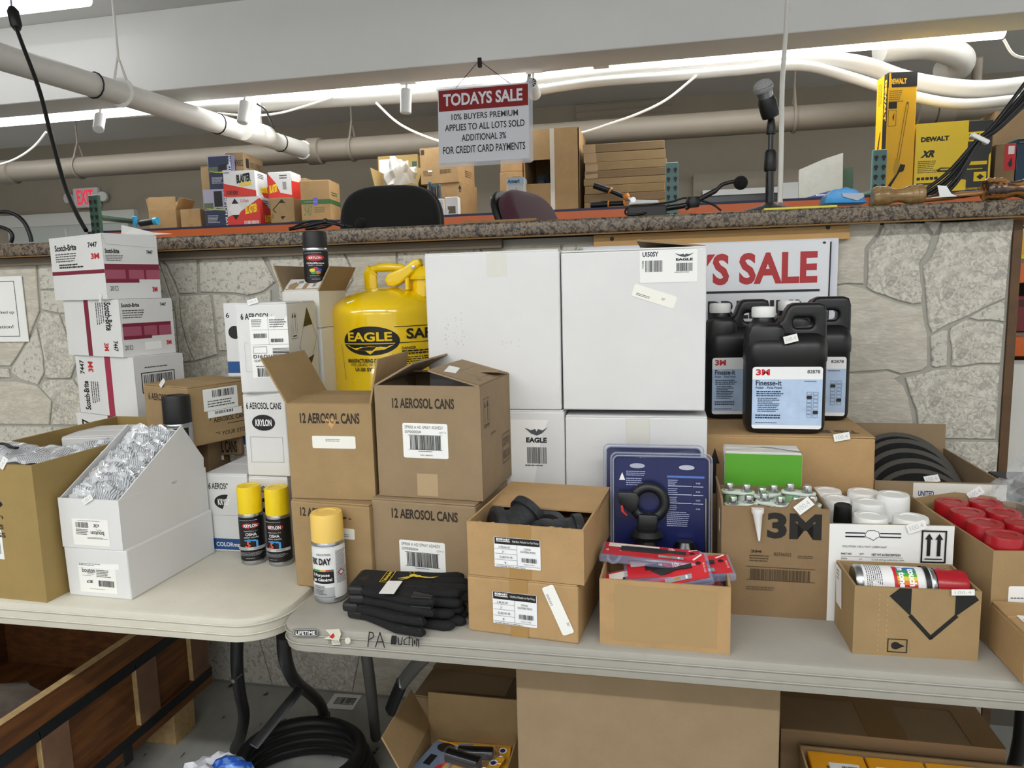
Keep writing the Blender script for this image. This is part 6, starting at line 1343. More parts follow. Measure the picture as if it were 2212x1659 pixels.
# jugs
JUG = mat('black jug plastic', '#121214', .38, var=.15, vscale=40); JW = mat('white cap plastic', '#ebebe9', .4)
BLL = mat('pale blue label', '#b9cfec', .4, var=.14, vscale=28)
def jug(label, px0, px1, py_top, py_bot, Y, yaw=0, tag_=False, z0=None, flip=1):
    a, b = oy(px0, py_bot, Y), oy(px1, py_bot, Y); w = (b-a).length; c = (a+b)/2; z0 = c17.z1+.0005 if z0 is None else z0
    H_ = zat(c.x, Y, py_top)-z0; dp = w*.60
    t = thing('gallon_jug', label, 'jug', (c.x, Y+dp/2, z0), yaw, 'black gallon jugs')
    hs = H_*.60          # shoulder line
    bm = bmesh.new(); rings = []
    for z, kx, ky in ((0, .90, .88), (.006, .97, .96), (.02, 1, 1), (hs*.92, 1, 1), (hs*.935, 1.015, 1.03), (hs*1.12, 1.015, 1.02), (hs*1.20, .98, .90), (hs*1.27, .90, .62), (hs*1.30, .80, .40)):
        rings.append([bm.verts.new((x, y, z)) for x, y in rrect(-w/2*kx, w/2*kx, -dp/2*ky, dp/2*ky, min(.028, dp/2*ky*.6), 5)])
    n = len(rings[0])
    for r0, r1 in zip(rings, rings[1:]):
        for i in range(n): bm.faces.new((r0[i], r0[(i+1) % n], r1[(i+1) % n], r1[i]))
    bm.faces.new(rings[0][::-1]); bm.faces.new(rings[-1]); link('body', me_of(bm, 40), t, JUG)
    nx = -w*.27; zt_ = H_*.90
    # shoulder bulge under the neck and the hollow handle
    link('shoulder', prism_me([(-w*.495, hs*1.0), (-w*.49, H_*.77), (-w*.44, H_*.855), (-w*.10, H_*.855), (-w*.02, H_*.80), (0, hs*1.0)], -dp*.44, dp*.44, 'y', .012), t, JUG)
    ho = [(-w*.12, H_*.84), (-w*.05, H_*.875), (w*.0, H_*.95), (w*.04, H_*.985), (w*.10, H_), (w*.40, H_), (w*.47, H_*.985), (w*.50, H_*.93), (w*.505, H_*.62), (-w*.10, H_*.62)]
    hi = rrect(w*.085, w*.335, H_*.812, H_*.888, .009, 4)[::-1]
    link('handle', ext_me([ho, hi], dp*.5, .009, 3, 'y'), t, JUG)
    link('neck', lathe_me([(.030, 0), (.026, .008), (.024, .012), (.024, .03)], 24, cap=False), t, JUG).location = (nx, 0, hs*1.40)
    link('cap', lathe_me([(.0255, 0), (.0265, .002), (.0265, .020), (.0245, .024), (.017, .0245), (.016, .0235), (0, .0235)], 32), t, JW).location = (nx, 0, hs*1.40+.016)
    p = Print(w*.86, hs*.80, flat((-w*.43, -dp/2-.0006, hs*.07), (1, 0, 0), (0, 0, 1)))
    p.rrect(0, 1, 0, 1, '#f1f2f4', .006).rect(0, 1, .06, .80, BLL).text('3M', .05, .25, .865, .965, '#c8202c', bold=.045).text('82878', .78, .96, .895, .95, '#1a1a1c', bold=.02).text('Finesse-it', .05, .42, .70, .785, '#14233a', bold=.025).text('Polish - Final Finish', .05, .43, .645, .685, '#14233a', bold=.015).lines(.74, .96, .755, .78, 1, '#334')
    p.lines(.06, .46, .52, .62, 3, '#223a5c', .5, .2).lines(.08, .40, .27, .51, 8, '#223a5c', .5).lines(.05, .42, .16, .24, 2, '#1a2c48', .55, .1).lines(.05, .42, .085, .11, 1, '#334')
    for k in range(7):
        for j in range(2): p.frame(.78+j*.09, .85+j*.09, .55-k*.06, .60-k*.06, '#3a4c6a', .0006)
    p.rect(.78, .85, .49, .54, '#121214').rect(.87, .94, .25, .30, '#121214').build('label', t, lift=.0008)
    if tag_: lot_tag(t, (-.008, -dp*.5-.006, hs*1.16), (.96, 0, .25), (-.25, 0, .96), .030, .017)
    return t
jug('front black jug with a lot sticker, nearest of the three jugs', 1611, 1786, 656, 934, 1.715, 0, True)
jug('left black jug half behind the front one', 1524, 1662, 648, 902, 1.90, .08)
jug('right black jug behind the front one', 1668, 1838, 642, 905, 1.89, -.05)
# sale sign propped on the ledge wall
a, b = oy(1262, 532, 2.17), oy(1800, 514, 2.17); zt_s = b.z; wS = b.x-a.x; hS_ = .36
ss = thing('sale_sign', 'white corrugated sale sign with red letters standing against the stone', 'sign', ((a.x+b.x)/2, 2.172, zt_s-hS_))
link('backing', box_me(wS+.02, .004, hS_, cx=.006, cy=.008), ss, mat('corrugated plastic', '#d6d9e2', .35)); link('panel', prism_me(rrect(-wS/2, wS/2-.004, 0, hS_-.004, .012, 4), -.003, .003, 'y'), ss, mat('sign white', '#e3e5ea', .3))
p = Print(wS, hS_, flat((-wS/2, -.0031, 0), (1, 0, 0), (0, 0, 1)))
us = lambda px: (oy(px, 580, 2.169).x-a.x)/wS; vs_ = lambda px, py: (oy(px, py, 2.169).z-(zt_s-hS_))/hS_
p.text('TODAYS SALE', us(1280), us(1766), vs_(1650, 614), vs_(1650, 545), '#b02a2e', bold=.035).rect(us(1400), us(1772), vs_(1650, 632), vs_(1650, 627), '#15141a').text('BUYERS PREMIUM', us(1330), us(1760), vs_(1650, 688), vs_(1650, 648), '#1d1320', bold=.03)
p.frame(.0, .985, .0, .985, '#1b1722', .002) if False else None
p.line([(us(1793), .97), (us(1791), 0)], '#1b1722', .004).ell(us(1779), vs_(1779, 524), .006, .009, '#222'); p.build('lettering', ss)
# small green and white carton
zq_ = oz(1567, 1040, T+.17).z; Yg = 1.60
a, b = oy(1566, 972, Yg), oy(1733, 982, Yg-.005); zg = (a.z+b.z)/2
gb = carton('green_carton', 'white carton with a bright green front behind the adhesive cartridges', Vector((a.x, a.y, T)), Vector((b.x, b.y, T)), zg-T, .075, WH_W, group=None)
face(gb, 'front').rect(0, 1, .0, .985, mat('green print', '#5aa52c', .45, var=.06, vscale=8)).build('print', gb.root)
face(gb, 'left').lines(.3, .8, .4, .95, 5, '#333', vert=True).build('print', gb.root)
p = face(gb, 'top'); p.line([(.02, .15), (.5, .62), (1, .02)], '#8f8f8c', .0012).line([(.5, .62), (.62, .62)], '#3a2c22', .003).line([(.62, .62), (1, .10)], '#3a2c22', .003); p.build('crease', gb.root)
# cartridges carton
m3 = C_('open_carton', 'brown carton of adhesive cartridges with large black lettering', (1556, 1325), (1785, 1340), T, 1092, .15, KR_D, open=True, group='brown cartons on the tables', flaps=(('left', .02, 8), ))
p = face(m3, 'front'); p.text('3M', .43, .93, .72, .955, '#1a1613', bold=.045).text('3M', .28, .38, .585, .61, '#3a2c1c', bold=.04).lines(.27, .50, .50, .57, 3, '#4a3a26').text('REF06502', .50, .66, .565, .595, '#3a2c1c').lines(.72, .92, .55, .58, 2, '#4a3a26').bars(.28, .84, .34, .44, '#4a3a26', 44).rect(.24, .88, .335, .34, '#4a3a26').rect(.24, .88, .455, .46, '#4a3a26').lines(.24, .55, .24, .28, 2, '#5a4a36'); p.build('print', m3.root)
rag = random.Random(4); w = m3.w
link('torn_rim', prism_me([(-w/2, m3.h-.006)]+[(-w/2+w*k/20, m3.h-.002+(.016 if 12 < k < 18 else 0)+rag.uniform(-.001, .006)) for k in range(21)]+[(w/2, m3.h-.006)], -m3.d/2-.0005, -m3.d/2+.0044, 'y'), m3.root, KR_D)
lot_tag(m3.root, (.045, -m3.d/2-.004, m3.h-.012), (.75, 0, .65), (-.65, 0, .75), .034, .02)
fp = Print(.03, .045, flat((-m3.w/2-.0006, -m3.d/2+.05, m3.h*.72), (0, -1, 0), (0, 0, 1))); fp.rect(0, 1, 0, 1, '#efefec').lines(.2, .8, .3, .9, 4, '#777').build('sticker', m3.root)
CARTG = mat('translucent white plastic', '#dfe8e0', .3); CGN = mat('pale green plastic', '#8fb98a', .4); ALU = mat('silver foil cap', '#c4c8c6', .22, metal=.9)
for k in range(6):
    i, j = k % 3, k//3
    loc = m3.root.location+Vector((-m3.w/2+.040+i*.060, -m3.d/2+.040+j*.062, .006))
    t = thing('adhesive_cartridge', 'twin adhesive cartridge, %s in the %s row of the brown carton' % (['left one', 'middle one', 'right one'][i], ['front', 'rear'][j]), 'cartridge', loc, R_([20, -35, 15, -10, 40, -20][k]), 'adhesive cartridges')
    hc = m3.h-.016+[0, .004, .002, .008, .004, .010][k]
    for s in (-1, 1):
        link('barrel', tube_me([(s*.014, 0, 0), (s*.014, 0, hc)], .0135, 14), t, CGN if s < 0 else CARTG)
        link('nozzle_cap', lathe_me([(0, 0), (.0115, 0), (.0115, .003), (.0085, .005), (.0085, .014), (.007, .017), (0, .0165)], 18), t, ALU).location = (s*.017, 0, hc+.003)
    link('flange', xf(ext_me([[(.034*math.cos(2*math.pi*q/24), (.021-.006*math.cos(4*math.pi*q/24+math.pi))*math.sin(2*math.pi*q/24)) for q in range(24)]], .005, .001, 1), Matrix.Translation((0, 0, hc+.002))), t, CARTG)
q = oy(1637, 1098, 1.425); e = oy(1640, 1168, 1.422)
t = thing('mixing_nozzle', 'white tapered mixing nozzle leaning on the cartridge carton', 'nozzle', q); link('cone', tube_me([(0, 0, 0), (0, 0, -.008), (0, -.001, -.012), e-q], [.012, .012, .009, .002], 16), t, JW)
# lubricant carton
so = C_('open_carton', 'white fronted open carton of white capped lubricant cans', (1785, 1340), (2050, 1350), T, 1131, .235, KR, open=True, group='brown cartons on the tables')
p = face(so, 'front'); p.rect(0, 1, 0, 1, '#eeeeec'); p.rect(.13, .58, .905, .918, '#1a1c2c').rect(.13, .58, .868, .882, '#1a1c2c').poly([(.29, .90), (.31, .935), (.36, .94), (.40, .925), (.41, .88), (.38, .86), (.36, .84), (.33, .86), (.30, .87)], '#f2f2f2').line([(.29, .90), (.31, .935), (.36, .94), (.40, .925), (.41, .88), (.38, .86), (.36, .84), (.33, .86), (.30, .87)], '#1a1c2c', .0012, True).text('NORMAN', .295, .405, .885, .905, '#1a1c2c', bold=.02) if False else None
p.poly([(.29, .90), (.31, .935), (.36, .94), (.40, .925), (.41, .88), (.38, .86), (.36, .84), (.33, .86), (.30, .87)], '#f2f2f2').line([(.29, .90), (.31, .935), (.36, .94), (.40, .925), (.41, .88), (.38, .86), (.36, .84), (.33, .86), (.30, .87)], '#1a1c2c', .0012, True)
p.rect(.13, .29, .905, .918, '#1a1c2c').rect(.41, .58, .905, .918, '#1a1c2c').rect(.13, .29, .868, .882, '#1a1c2c').rect(.41, .58, .868, .882, '#1a1c2c')
p.text('SOLUTION 100 6 WAY LUBRICANT', .11, .47, .765, .785, '#2a2c38').text('PART NO.', .10, .19, .69, .71, '#2a2c38', bold=.02).text('QTY.', .25, .29, .69, .71, '#2a2c38', bold=.02).text('NET WT & DESCRIPTION', .35, .58, .685, .71, '#2a2c38', bold=.02).line([(.10, .675), (.60, .67)], '#666', .0006).text('30306', .10, .15, .645, .66, '#333').text('12', .25, .27, .645, .66, '#333').text('15 OZ (425 g) AEROSOL CAN', .35, .61, .635, .655, '#333').lines(.10, .62, .60, .615, 1, '#555')
p.frame(.74, .94, .63, .955, '#14141a', .003)
for u in (.80, .88): p.rect(u-.014, u+.014, .70, .87, '#14141a').poly([(u-.032, .865), (u+.032, .865), (u, .925)], '#14141a')
p.rect(.77, .91, .665, .675, '#14141a'); p.build('print', so.root)
lot_tag(so.root, (.03, -so.d/2-.003, so.h-.016), (.93, 0, .35), (-.35, 0, .93), .034, .018)
NB = mat('navy can paint', '#20265a', .25)
def wd(p): p.rect(0, 1, 0, 1, '#20265a').rect(.3, .7, .78, .92, '#c8323a').text('LUBRICANT', .3, .7, .62, .72, '#f2f2f2', bold=.02)
for i, (px, py, rp, lb, dz) in enumerate(((1783, 1053, 30, 'rear left', .0), (1857, 1052, 32, 'rear middle', .0), (1806, 1074, 30, 'left, second row', .0), (1876, 1082, 33, 'middle, second row', .0), (1930, 1066, 33, 'rear right, navy sided', .012), (1886, 1118, 36, 'front middle', -.002), (1973, 1120, 37, 'front right', -.002))):
    zt_ = T+.205+dz; q = oz(px, py, zt_); r = rp/FPX*(q-CAM).dot(CF)
    q.x = min(max(q.x, so.root.location.x-so.w/2+r+.006), so.root.location.x+so.w/2-r-.006); q.y = min(max(q.y, 1.44+r), so.root.location.y+so.d/2-r-.002)
    ht = zt_-T-.005; q.z = T+.005
    spray_can('spray_can', 'white capped lubricant can, %s in the white fronted carton' % lb, q, r, ht-.05, .05, WHITEC, NB, wd if i == 4 else None, az(q), 'white capped lubricant cans')
q = oz(1821, 1095, T+.205); q.z = T+.005; q.y = max(q.y, 1.46)
t = thing('squeeze_bottle', 'small bottle with a ribbed black cap among the white caps', 'bottle', q); link('body', lathe_me([(0, 0), (.02, 0), (.021, .004), (.021, .15), (.016, .166), (.014, .17), (0, .17)], 24), t, CW); link('cap', lathe_me([(.0165, .166), (.0175, .168), (.0165, .203), (.0135, .206), (.012, .204), (0, .204)], 24, cap=False), t, BC)
# big touch-up can lying in a carton
tc_ = C_('open_carton', 'short tan carton with a black chevron print holding a lying can', (1841, 1412), (2112, 1428), T, 1266, .122, KR, open=True, group='brown cartons on the tables')
p = face(tc_, 'front'); p.poly([(.28, .88), (.36, 1.0), (.455, 1.0), (.455, .60)], '#141311').poly([(.98, .88), (.92, 1.0), (.80, 1.0), (.80, .62)], '#141311').line([(.455, .60), (.62, .30), (.81, .63)], '#141311', .007).frame(.28, .44, .06, .26, '#141311', .0016).ell(.345, .16, .035, .055, '#141311').poly([(.35, .21), (.42, .16), (.35, .11)], '#141311')
for k in range(12): p.rect(.20, .203, .06+k*.075, .09+k*.075, '#d0aa78', False); p.rect(.265, .268, .06+k*.075, .09+k*.075, '#d0aa78', False)
p.build('print', tc_.root)
fp = Print(.05, .085, flat((-tc_.w/2-.0005, tc_.d/2-.012, tc_.h*.35), (0, -1, 0), (0, .12, 1))); fp.rect(0, .75, .05, .92, '#efeff0').lines(.1, .5, .6, .85, 3, '#777').build('sticker', tc_.root)
lot_tag(tc_.root, (.052, -tc_.d/2-.004, tc_.h-.007), (1, 0, .05), (-.05, 0, 1), .036, .011)
def touch(p):
    p.rect(0, 1, 0, 1, '#eceaea').lines(.2, .8, .03, .28, 8, '#4a4a5a').rect(.25, .75, .45, .52, '#c8232e')
    for k, c in enumerate(('#3f6fb8', '#2f8f7a', '#59a838', '#e0c62a', '#dd7a28', '#c8232e')): p.rect(.28+k*.074, .354+k*.074, .50, .80, c)
    p.text('touch', .33, .67, .67, .78, '#f6f6f6', bold=.05).text("'n tone", .30, .70, .52, .63, '#f6f6f6', bold=.05).rect(0, 1, .92, 1, '#141414')
rT = .031; tcn = spray_can('spray_can', 'white rainbow printed can with red cap lying in the tan carton', (0, 0, 0), rT, .135, .05, REDC, CW, touch, -138, 'paint cans')
qT = tc_.root.location+Vector((-tc_.w/2+.012, -.008, tc_.h-.014)); tcn.location = qT; tcn.rotation_euler = (R_(0), R_(88), R_(0)); tcn.rotation_euler = Matrix(((0, 0, 1), (0, 1, 0), (-1, 0, 0))).to_euler()
sup2 = carton('carton', 'flat tan filler carton under the lying can', tc_.root.location+Vector((-tc_.w/2+.01, -tc_.d/2+.01, .005)), tc_.root.location+Vector((tc_.w/2-.01, -tc_.d/2+.01, .005)), tc_.h-.053, tc_.d-.02, KR_D, cat='box')
# red capped cans
rc_ = carton('open_carton', 'tan carton of red capped cans at the right edge', oz(2133, 1396, T), oz(2400, 1402, T), .178, .30, KR, open=True, z0=T, group='brown cartons on the tables')
fp = face(rc_, 'front'); fp.rrect(.14, .42, .47, .64, '#f3f3f1', .003).lines(.16, .4, .50, .53, 1, '#777').build('label', rc_.root)
for i, lb in enumerate(('front left', 'front second', 'second row left', 'second row right', 'third row left', 'third row right', 'rear left', 'rear second')):
    r = .0325; q = rc_.root.location+Matrix.Rotation(rc_.a, 3, 'Z') @ Vector((-rc_.w/2+r+.007+(i % 2)*.067+(.002*(i//2)), -rc_.d/2+r+.008+(i//2)*.068, .005))
    spray_can('spray_can', 'red capped spray can, %s in the right edge carton' % lb, q, r, .141, .05, REDC, CB, None, 0, 'red capped spray cans')
sm = carton('carton', 'small tan carton at the lower right corner of the photo', oz(2198, 1470, T), oz(2330, 1480, T), .088, .13, KR_L, z0=T, group='brown cartons on the tables')
sm.root.location.y = min(sm.root.location.y, 1.363-.065); p = face(sm, 'top'); p.rrect(.18, .5, .25, .55, '#efefee', .003).lines(.22, .4, .35, .45, 2, '#555'); p.build('label', sm.root)
# abrasive wheels in a ragged carton
dc = carton('open_carton', 'ragged tan carton of black abrasive wheels beside the jug carton', Vector((.476, 1.725, T)), Vector((.745, 1.725, T)), .205, .36, KR_G, open=True, z0=T, group='brown cartons on the tables', flaps=(('back', .065, 3), ))
p = face(dc, 'front'); p.rect(.30, 1.0, .55, .99, '#e6e2da').text('UNITED', .34, .46, .84, .90, '#33406a', bold=.03).text('ABRASIVES', .34, .50, .75, .81, '#33406a', bold=.03).text('SAIT', .44, .52, .69, .74, '#c02a30', bold=.05).text('WITH SUPER LOCK HUB', .60, .84, .78, .85, '#555').lines(.34, .9, .60, .66, 1, '#555'); p.build('label', dc.root)
WHL = mat('black abrasive', '#0e0e10', .9, bump=.6, bscale=400); EDG = mat('grey abrasive edge', '#4f4c47', .9)
for i in range(5):
    ya = 1.835+i*.042; ap = [.934, .950, .966, .982, .990][i]; Rw = .122; tl = R_(56)
    c = Vector((.612, ya-Rw*math.cos(tl)*1.0+.05, ap-Rw*math.sin(tl))); t = thing('abrasive_wheel', 'black abrasive wheel, %s in the ragged carton' % ['frontmost', 'second from the front', 'middle one', 'second from the back', 'rearmost'][i], 'wheel', c, 0, 'abrasive wheels', rot=(tl, 0, 0))
    link('disc', lathe_me([(0, -.006), (Rw, -.006), (Rw, .005), (Rw-.002, .006), (Rw-.012, .006), (.02, .006), (.012, .003), (0, .003)], 48, mis=[0, 1, 1, 1, 0, 0, 0]), t, [WHL, EDG])
    if i == 0:
        q = Print(.06, .02, flat((-.04, .055, .0062), (1, -.2, 0), (.2, 1, 0))); q.rect(0, 1, 0, 1, '#cfc9b4').bars(.1, .9, .2, .8, '#222', 16).build('bar_code', t)
        lot_tag(t, (.015, .083, .0065), (.97, .2, 0), (-.2, .97, 0), .034, .018)
# loose flaps, bag and black trays at the far right
t = thing('cardboard_flap', 'loose tan cardboard flap in front of the abrasive wheel label', 'cardboard', oz(2040, 1090, T+.17)); link('sheet', prism_me([(-.06, 0), (.10, .0), (.10, .02), (.02, .028), (-.06, .012)], -.002, .002, 'y'), t, KR)
lot_tag(t, (.05, -.003, .012), (.8, 0, .6), (-.6, 0, .8), .032, .018)
for i, (x, y, w_, d_, h_, lb) in enumerate(((.80, 1.80, .16, .10, .075, 'front black flat tray at the far right of the table'), (.82, 1.90, .16, .10, .085, 'middle black flat tray at the far right of the table'), (.85, 1.70, .14, .09, .07, 'black flat tray nearest the clear bag'))):
    tr_ = thing('black_tray', lb, 'tray', (x+.06, y, T), 0, 'black trays'); link('body', box_me(w_, d_, h_+.09, .004, 2), tr_, BLK_G); link('lid_edge', box_me(w_+.004, d_+.004, .012, .002, 1, cz=h_+.08), tr_, BLK)
o = crumple('clear_bag', 'clear crumpled plastic bag at the right edge above the red caps', (.79, 1.68, T+.07), .075, .07, .085, mat('clear film', '#e6eaee', .06, alpha=.25, spec=.8), 8, 'plastic bag', amp=.45, n=4, freq=2.8)

# ============================================================ under the tables
PLY = ramp_mat('stained plywood', 6, [(0, '#3c2412'), (.4, '#5a3519'), (.6, '#74471f'), (1, '#8a5a2c')], .6, stretch=(3, 1, 9), nrough=.6)
BAT = mat('batten wood', '#7a5a44', .7, var=.2, vscale=14); RAWE = mat('raw ply edge', '#b89a6a', .8, var=.2, vscale=60); STRAP = mat('dark steel strap', '#26292b', .45, metal=.4)
cx, z0c, z1c = -1.5, .10, .43; y0c, y1c = .75, 2.04
cr = thing('wooden_crate', 'brown plywood crate with steel straps under the cream table', 'crate', (cx-.4, (y0c+y1c)/2, 0)); O = cr.location
def cbx(name, x0, x1, y0, y1, za, zb2, m, par=None, bev=.001):
    return link(name, box_me(x1-x0, y1-y0, zb2-za, bev, 1, cx=(x0+x1)/2-O.x, cy=(y0+y1)/2-O.y, cz=za), par or cr, m)
side = cbx('side_panel', cx-.012, cx, y0c, y1c, z0c, z1c-.004, PLY)
cbx('end_panel', cx-.8, cx-.012, y1c-.012, y1c, z0c, z1c, PLY); cbx('end_panel', cx-.8, cx-.012, y0c, y0c+.012, z0c, z1c, PLY); cbx('side_panel', cx-.812, cx-.8, y0c, y1c, z0c, z1c, PLY); cbx('bottom_panel', cx-.8, cx-.012, y0c+.012, y1c-.012, z0c, z0c+.012, PLY)
cbx('top_rail', cx, cx+.012, y0c, y1c, z1c-.075, z1c, PLY); cbx('raw_edge', cx-.012, cx+.012, y0c, y1c, z1c-.003, z1c+.001, RAWE)
cbx('bottom_rail', cx, cx+.012, y0c, y1c, z0c, z0c+.06, PLY)
for y in (1.10, 1.37, 1.70, 1.945):
    b = cbx('batten', cx, cx+.014, y, y+.085, z0c+.058, z1c-.077, BAT); cbx('raw_edge', cx, cx+.0145, y-.004, y, z0c+.058, z1c-.077, RAWE, b)
cbx('strap', cx+.012, cx+.0145, y0c, y1c, z1c-.10, z1c-.068, STRAP); cbx('strap', cx+.012, cx+.0145, y0c, y1c, z0c+.025, z0c+.055, STRAP)
for y, z in ((1.22, z1c-.06), (1.99, z0c+.22), (1.62, z0c-.02), (1.03, z0c+.1)): cbx('steel_bracket', cx+.014, cx+.0165, y, y+.035, z, z+.055, STRAP)
cbx('skid', cx-.10, cx+.01, y0c+.1, y0c+.2, .0, z0c, RAWE); cbx('skid', cx-.10, cx+.01, y1c-.2, y1c-.1, .0, z0c, RAWE); cbx('skid', cx-.10, cx+.01, 1.35, 1.45, 0, z0c, RAWE)
p = Print(.11, .07, flat((cx+.0007-O.x, 1.265-O.y, z0c+.10), (0, 1, 0), (0, 0, 1))); p.text('IN 445', .42, .98, .55, .92, '#1d130c', bold=.03).text('MB', .45, .98, .05, .5, '#1d130c', bold=.05).frame(0, .38, .05, .95, '#1d130c', .002).line([(.40, .02), (.40, .98)], '#1d130c', .002).lines(.06, .33, .15, .85, 4, '#1d130c'); p.build('stamp', cr)
crumple('plastic_wrap', 'crumpled clear wrap heaped inside the wooden crate', (cx-.35, 1.30, z0c+.02), .28, .30, .10, mat('dusty film', '#6e645c', .3, alpha=.75, var=.4, vscale=12), 12, 'plastic wrap', amp=.45, n=4)
# big plain carton, front
bgc = carton('carton', 'biggest plain brown carton under the grey table', oy(1114, 1440, 1.32), oy(1687, 1487, 1.32), oy(1113, 1440, 1.32).z, .34, KR_G, z0=0, group='brown cartons under the tables')
# carton with round seal
zS = .36
a, b = oz(893, 1500, zS), oz(1082, 1525, zS)
sl_ = carton('carton', 'brown carton with a round printed seal on its top flap under the table', Vector((a.x, a.y, 0)), Vector((b.x, b.y, 0)), zS, .34, KR_D, z0=0, group='brown cartons under the tables')
p = face(sl_, 'top'); p.rect(0, 1, .40, .62, mat('brown tape film', '#8a6a42', .25)); p.ell(.68, .78, .11, .10, '#4a3420', 28).ell(.68, .78, .095, .085, '#9a7a52', 28).ell(.68, .78, .06, .055, '#5a4228', 20); p.lines(.22, .45, .70, .86, 4, '#3a2a18', .6).build('print', sl_.root)
# open carton of yellow carded spray
zO = .30; a = oz(1075, 1660, zO); 
fr = oz(1085, 1700, zO); flp = oz(790, 1650, zO)
oc = carton('open_carton', 'open tan carton with yellow carded packs on the floor', Vector((fr.x-.235, fr.y+.0, 0)), Vector((fr.x, fr.y, 0)), zO, .20, KR, z0=0, open=True, group='brown cartons under the tables', flaps=(('back', .085, 4), ('left', .10, 28), ('right', .10, 150)))
fill = carton('carton', 'inner tan carton inside the open floor carton', oc.root.location+Vector((-oc.w/2+.008, -oc.d/2+.008, .005)), oc.root.location+Vector((oc.w/2-.008, -oc.d/2+.008, .005)), zO-.05, oc.d-.016, KR, cat='box')
YCARD = mat('yellow card', '#e8a81c', .35)
for i in range(2):
    t = thing('carded_spray', ['yellow carded key ring spray lying on top in the floor carton', 'second yellow carded spray under the first one'][i], 'blister pack', oc.root.location+Vector((-.012+i*.02, -.005+i*.035, zO-.04+(.012 if i == 0 else .002))), R_(-14 if i == 0 else 6), 'yellow carded sprays')
    link('card', xf(prism_me(rrect(-.095, .095, -.065, .065, .008, 4), 0, .0015, 'z'), Matrix.Identity(4)), t, YCARD)
    p = Print(.19, .13, flat((-.095, -.065, .0016), (1, 0, 0), (0, 1, 0))); p.poly([(0, .05), (.42, .05), (.50, .95), (0, .95)], '#6f7f96').ell(.20, .82, .13, .14, '#2a1c1c', 18).text('DEFENDER', .33, .42, .10, .70, '#e8b02a', rot=90, bold=.05).poly([(.24, .1), (.34, .18), (.36, .55), (.27, .3)], '#c8303a').rect(.08, .18, .25, .55, '#15171c').ell(.90, .78, .055, .09, '#f4f4f4').ell(.90, .78, .035, .06, '#1c1f66').lines(.78, .86, .1, .9, 4, '#5a4210', vert=True).build('artwork', t)
    link('canister', tube_me([(-.03, .0, .018), (-.028, 0, .018), (.056, 0, .018), (.058, 0, .018)], [.012, .0165, .0165, .012], 18), t, BLK_G)
    link('blister', xf(ext_me([rrect(-.042, .072, -.026, .026, .012, 4)], .026, .008, 2), Matrix.Translation((0, 0, .016))), t, CLEAR)
    link('key_ring', tube_me([Vector((.075+.014*math.cos(k*.4488), -.012+.014*math.sin(k*.4488), .012)) for k in range(14)], .0013, 6, True), t, STEEL)
# long taped carton at the right
zL = .46
a, b = oz(1692, 1590, zL), oz(2190, 1640, zL); dL = .24
lc = carton('carton', 'long brown carton crossed with tape under the right of the table', Vector((a.x, 1.50, 0)), Vector((b.x, 1.50, 0)), zL, .30, KR_D, z0=0, group='brown cartons under the tables', top=False)
p = face(lc, 'top'); p.rect(0, 1, .42, .62, MATS['brown tape film']).rect(.40, .58, 0, 1, MATS['brown tape film']).rect(.86, 1, 0, 1, MATS['brown tape film']); p.build('tape', lc.root)
face(lc, 'front').rect(.0, 1, .93, 1, mat('pale tape film', '#94785a', .3)).build('tape', lc.root)
# row of yellow printed boxes in a tray
zY = .44; OG = mat('orange yellow board', '#d8941c', .4, var=.06, vscale=9)
ty = carton('open_carton', 'tan tray carton holding a row of orange boxes on the floor', oz(1742, 1640, zY)+Vector((0, -.02, 0)), oz(2300, 1690, zY)+Vector((0, 0, 0)), zY-.10, .17, KR, z0=.10, open=True, group='brown cartons under the tables')
ty.root.rotation_euler.z = 0; ty.root.location.y = 1.395
sb_ = carton('carton', 'tan carton under the tray of orange boxes', ty.root.location+Vector((-ty.w/2, -ty.d/2, 0)), ty.root.location+Vector((ty.w/2, -ty.d/2, 0)), .099, ty.d, KR_D, z0=0)
n5 = 4; wi = (ty.w-.02)/n5
for i in range(n5):
    x = ty.root.location.x-ty.w/2+.01+i*wi
    ob_ = carton('orange_box', 'orange printed box, %s in the tray on the floor' % ['leftmost', 'second from the left', 'third from the left', 'rightmost'][i], Vector((x+.002, ty.root.location.y-ty.d/2+.008, .106)), Vector((x+wi-.002, ty.root.location.y-ty.d/2+.008, .106)), zY-.106-.004, ty.d-.018, OG, z0=.106, top=False, group='orange boxes')
    p = face(ob_, 'top'); p.rect(.12, .86, .30, .78, '#d9d9da').lines(.16, .36, .38, .72, 4, '#222', .6).frame(.42, .50, .45, .58, '#444', .0008).bars(.55, .82, .38, .72, '#222', 18); p.build('label', ob_.root)
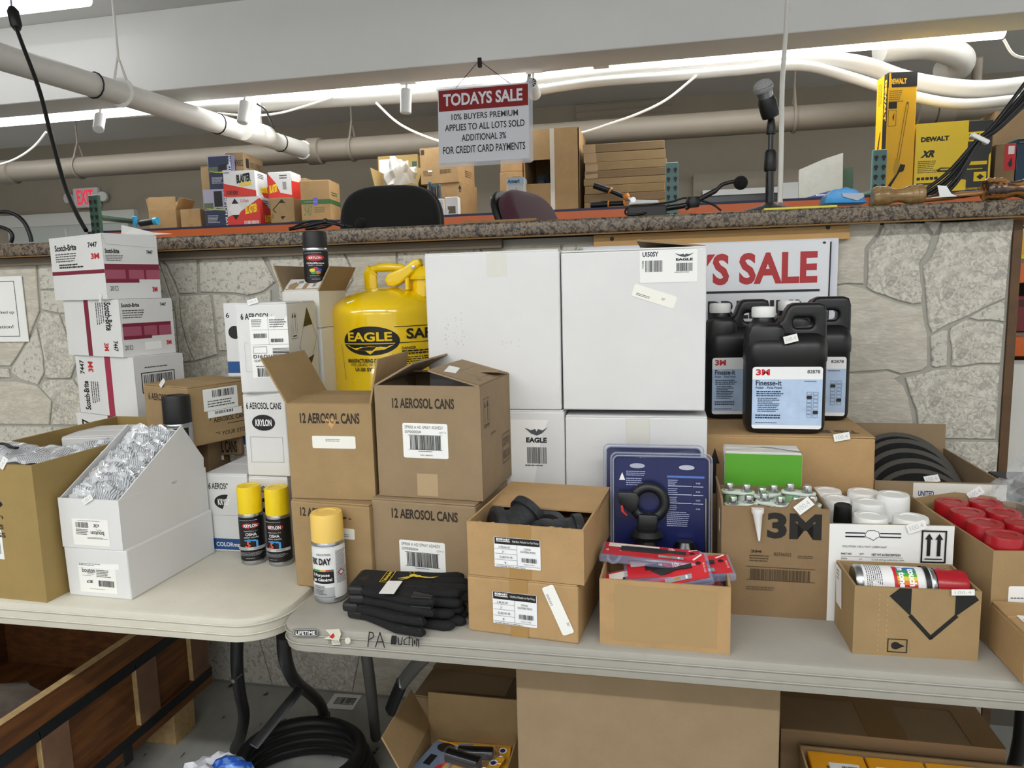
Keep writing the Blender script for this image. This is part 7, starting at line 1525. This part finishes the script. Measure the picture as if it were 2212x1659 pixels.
# hose coil and bag on the floor
hz = thing('hose_coil', 'coil of thick black hose on the floor between the tables', 'hose', (-.98, 1.70, 0))
for k in range(4):
    Rr = .20-.012*k; ring = [Vector((Rr*math.cos(2*math.pi*i/40), Rr*.9*math.sin(2*math.pi*i/40), .022+k*.034)) for i in range(40)]
    link('turn', tube_me(ring, .019, 12, True), hz, mat('hose rubber', '#141415', .5))
lot_tag(hz, (.05, -.16, .155), (.85, .5, 0), (-.3, .5, .8), .034, .024)
crumple('blue_bag', 'white and blue plastic bag of beads on the floor by the hose', (-1.13, 1.50, .0), .11, .10, .10, mat('white bag film', '#e4e6ee', .25, var=.05, vscale=9), 21, 'plastic bag', amp=.25, n=4)
crumple('blue_pouch', 'small blue dotted plastic pouch on top of the white bag', (-1.08, 1.52, .13), .06, .04, .045, ramp_mat('blue beads', 55, [(0, '#1f48a8'), (.48, '#2f62cc'), (.55, '#6a9af0'), (1, '#8ab4f8')], .25, detail=0), 23, 'pouch', amp=.2)
# printed label lost on the floor
q = oz(742, 1516, 0); lb_ = thing('floor_label', 'white bar code label lying on the floor', 'label', (q.x, q.y, .0008), .05); link('sheet', box_me(.10, .09, .0006), lb_, PAPER); p = Print(.1, .09, flat((-.05, -.045, .0007), (1, 0, 0), (0, 1, 0))); p.frame(.2, .9, .3, .75, '#222', .003).bars(.25, .86, .36, .7, '#222', 20).build('print', lb_)
# shelf unit beyond the right end of the partition
sh = thing('shelf_unit', 'orange beamed shelf unit beyond the right end of the partition', 'shelf', (1.75, 3.15, 0))
for z in (.55, .86, 1.18, 1.44): link('beam', box_me(1.2, .05, .07, .003, 1, cy=-.25, cz=z-.07), sh, OR); link('shelf_board', box_me(1.2, .5, .012, cz=z), sh, MATS['deck board'])
for s in (-1, 1): link('post', box_me(.06, .06, 1.62, .003, 1, cx=s*.63, cy=-.25), sh, TE)
link('back_panel', box_me(1.2, .01, 1.6, cy=.26), sh, mat('dark back', '#3a332c', .9))
xs = oy(2201, 560, 2.95).x
yp = carton('tool_pack', 'yellow hanging tool pack on the right shelf', Vector((xs-.03, 2.93, 1.453)), Vector((xs+.12, 2.93, 1.453)), .14, .04, YL2, top=False); p = face(yp, 'front'); p.rect(0, 1, .78, 1, '#161514').text('DEWALT', .1, .9, .83, .95, '#f2cd12', bold=.05).rect(.15, .85, .12, .7, '#e8b018'); p.build('artwork', yp.root)
for i in range(3):
    rr_ = carton('red_case', ['left red case on the right shelf', 'middle red case on the right shelf', 'right red case on the right shelf'][i], Vector((xs-.09+i*.09, 2.94, 1.193)), Vector((xs-.02+i*.09, 2.94, 1.193)), .13, .2, mat('dark red plastic', '#7d1a20', .4), top=False, group='red cases')
    face(rr_, 'front').rect(.1, .9, .7, .9, '#4a1014').build('print', rr_.root)
wbp = carton('white_board_box', 'white panel box standing on the floor beyond the partition', Vector((PX1+.05, 2.45, 0)), Vector((PX1+.62, 2.45, 0)), 1.13, .12, WH_W, z0=0, top=False)
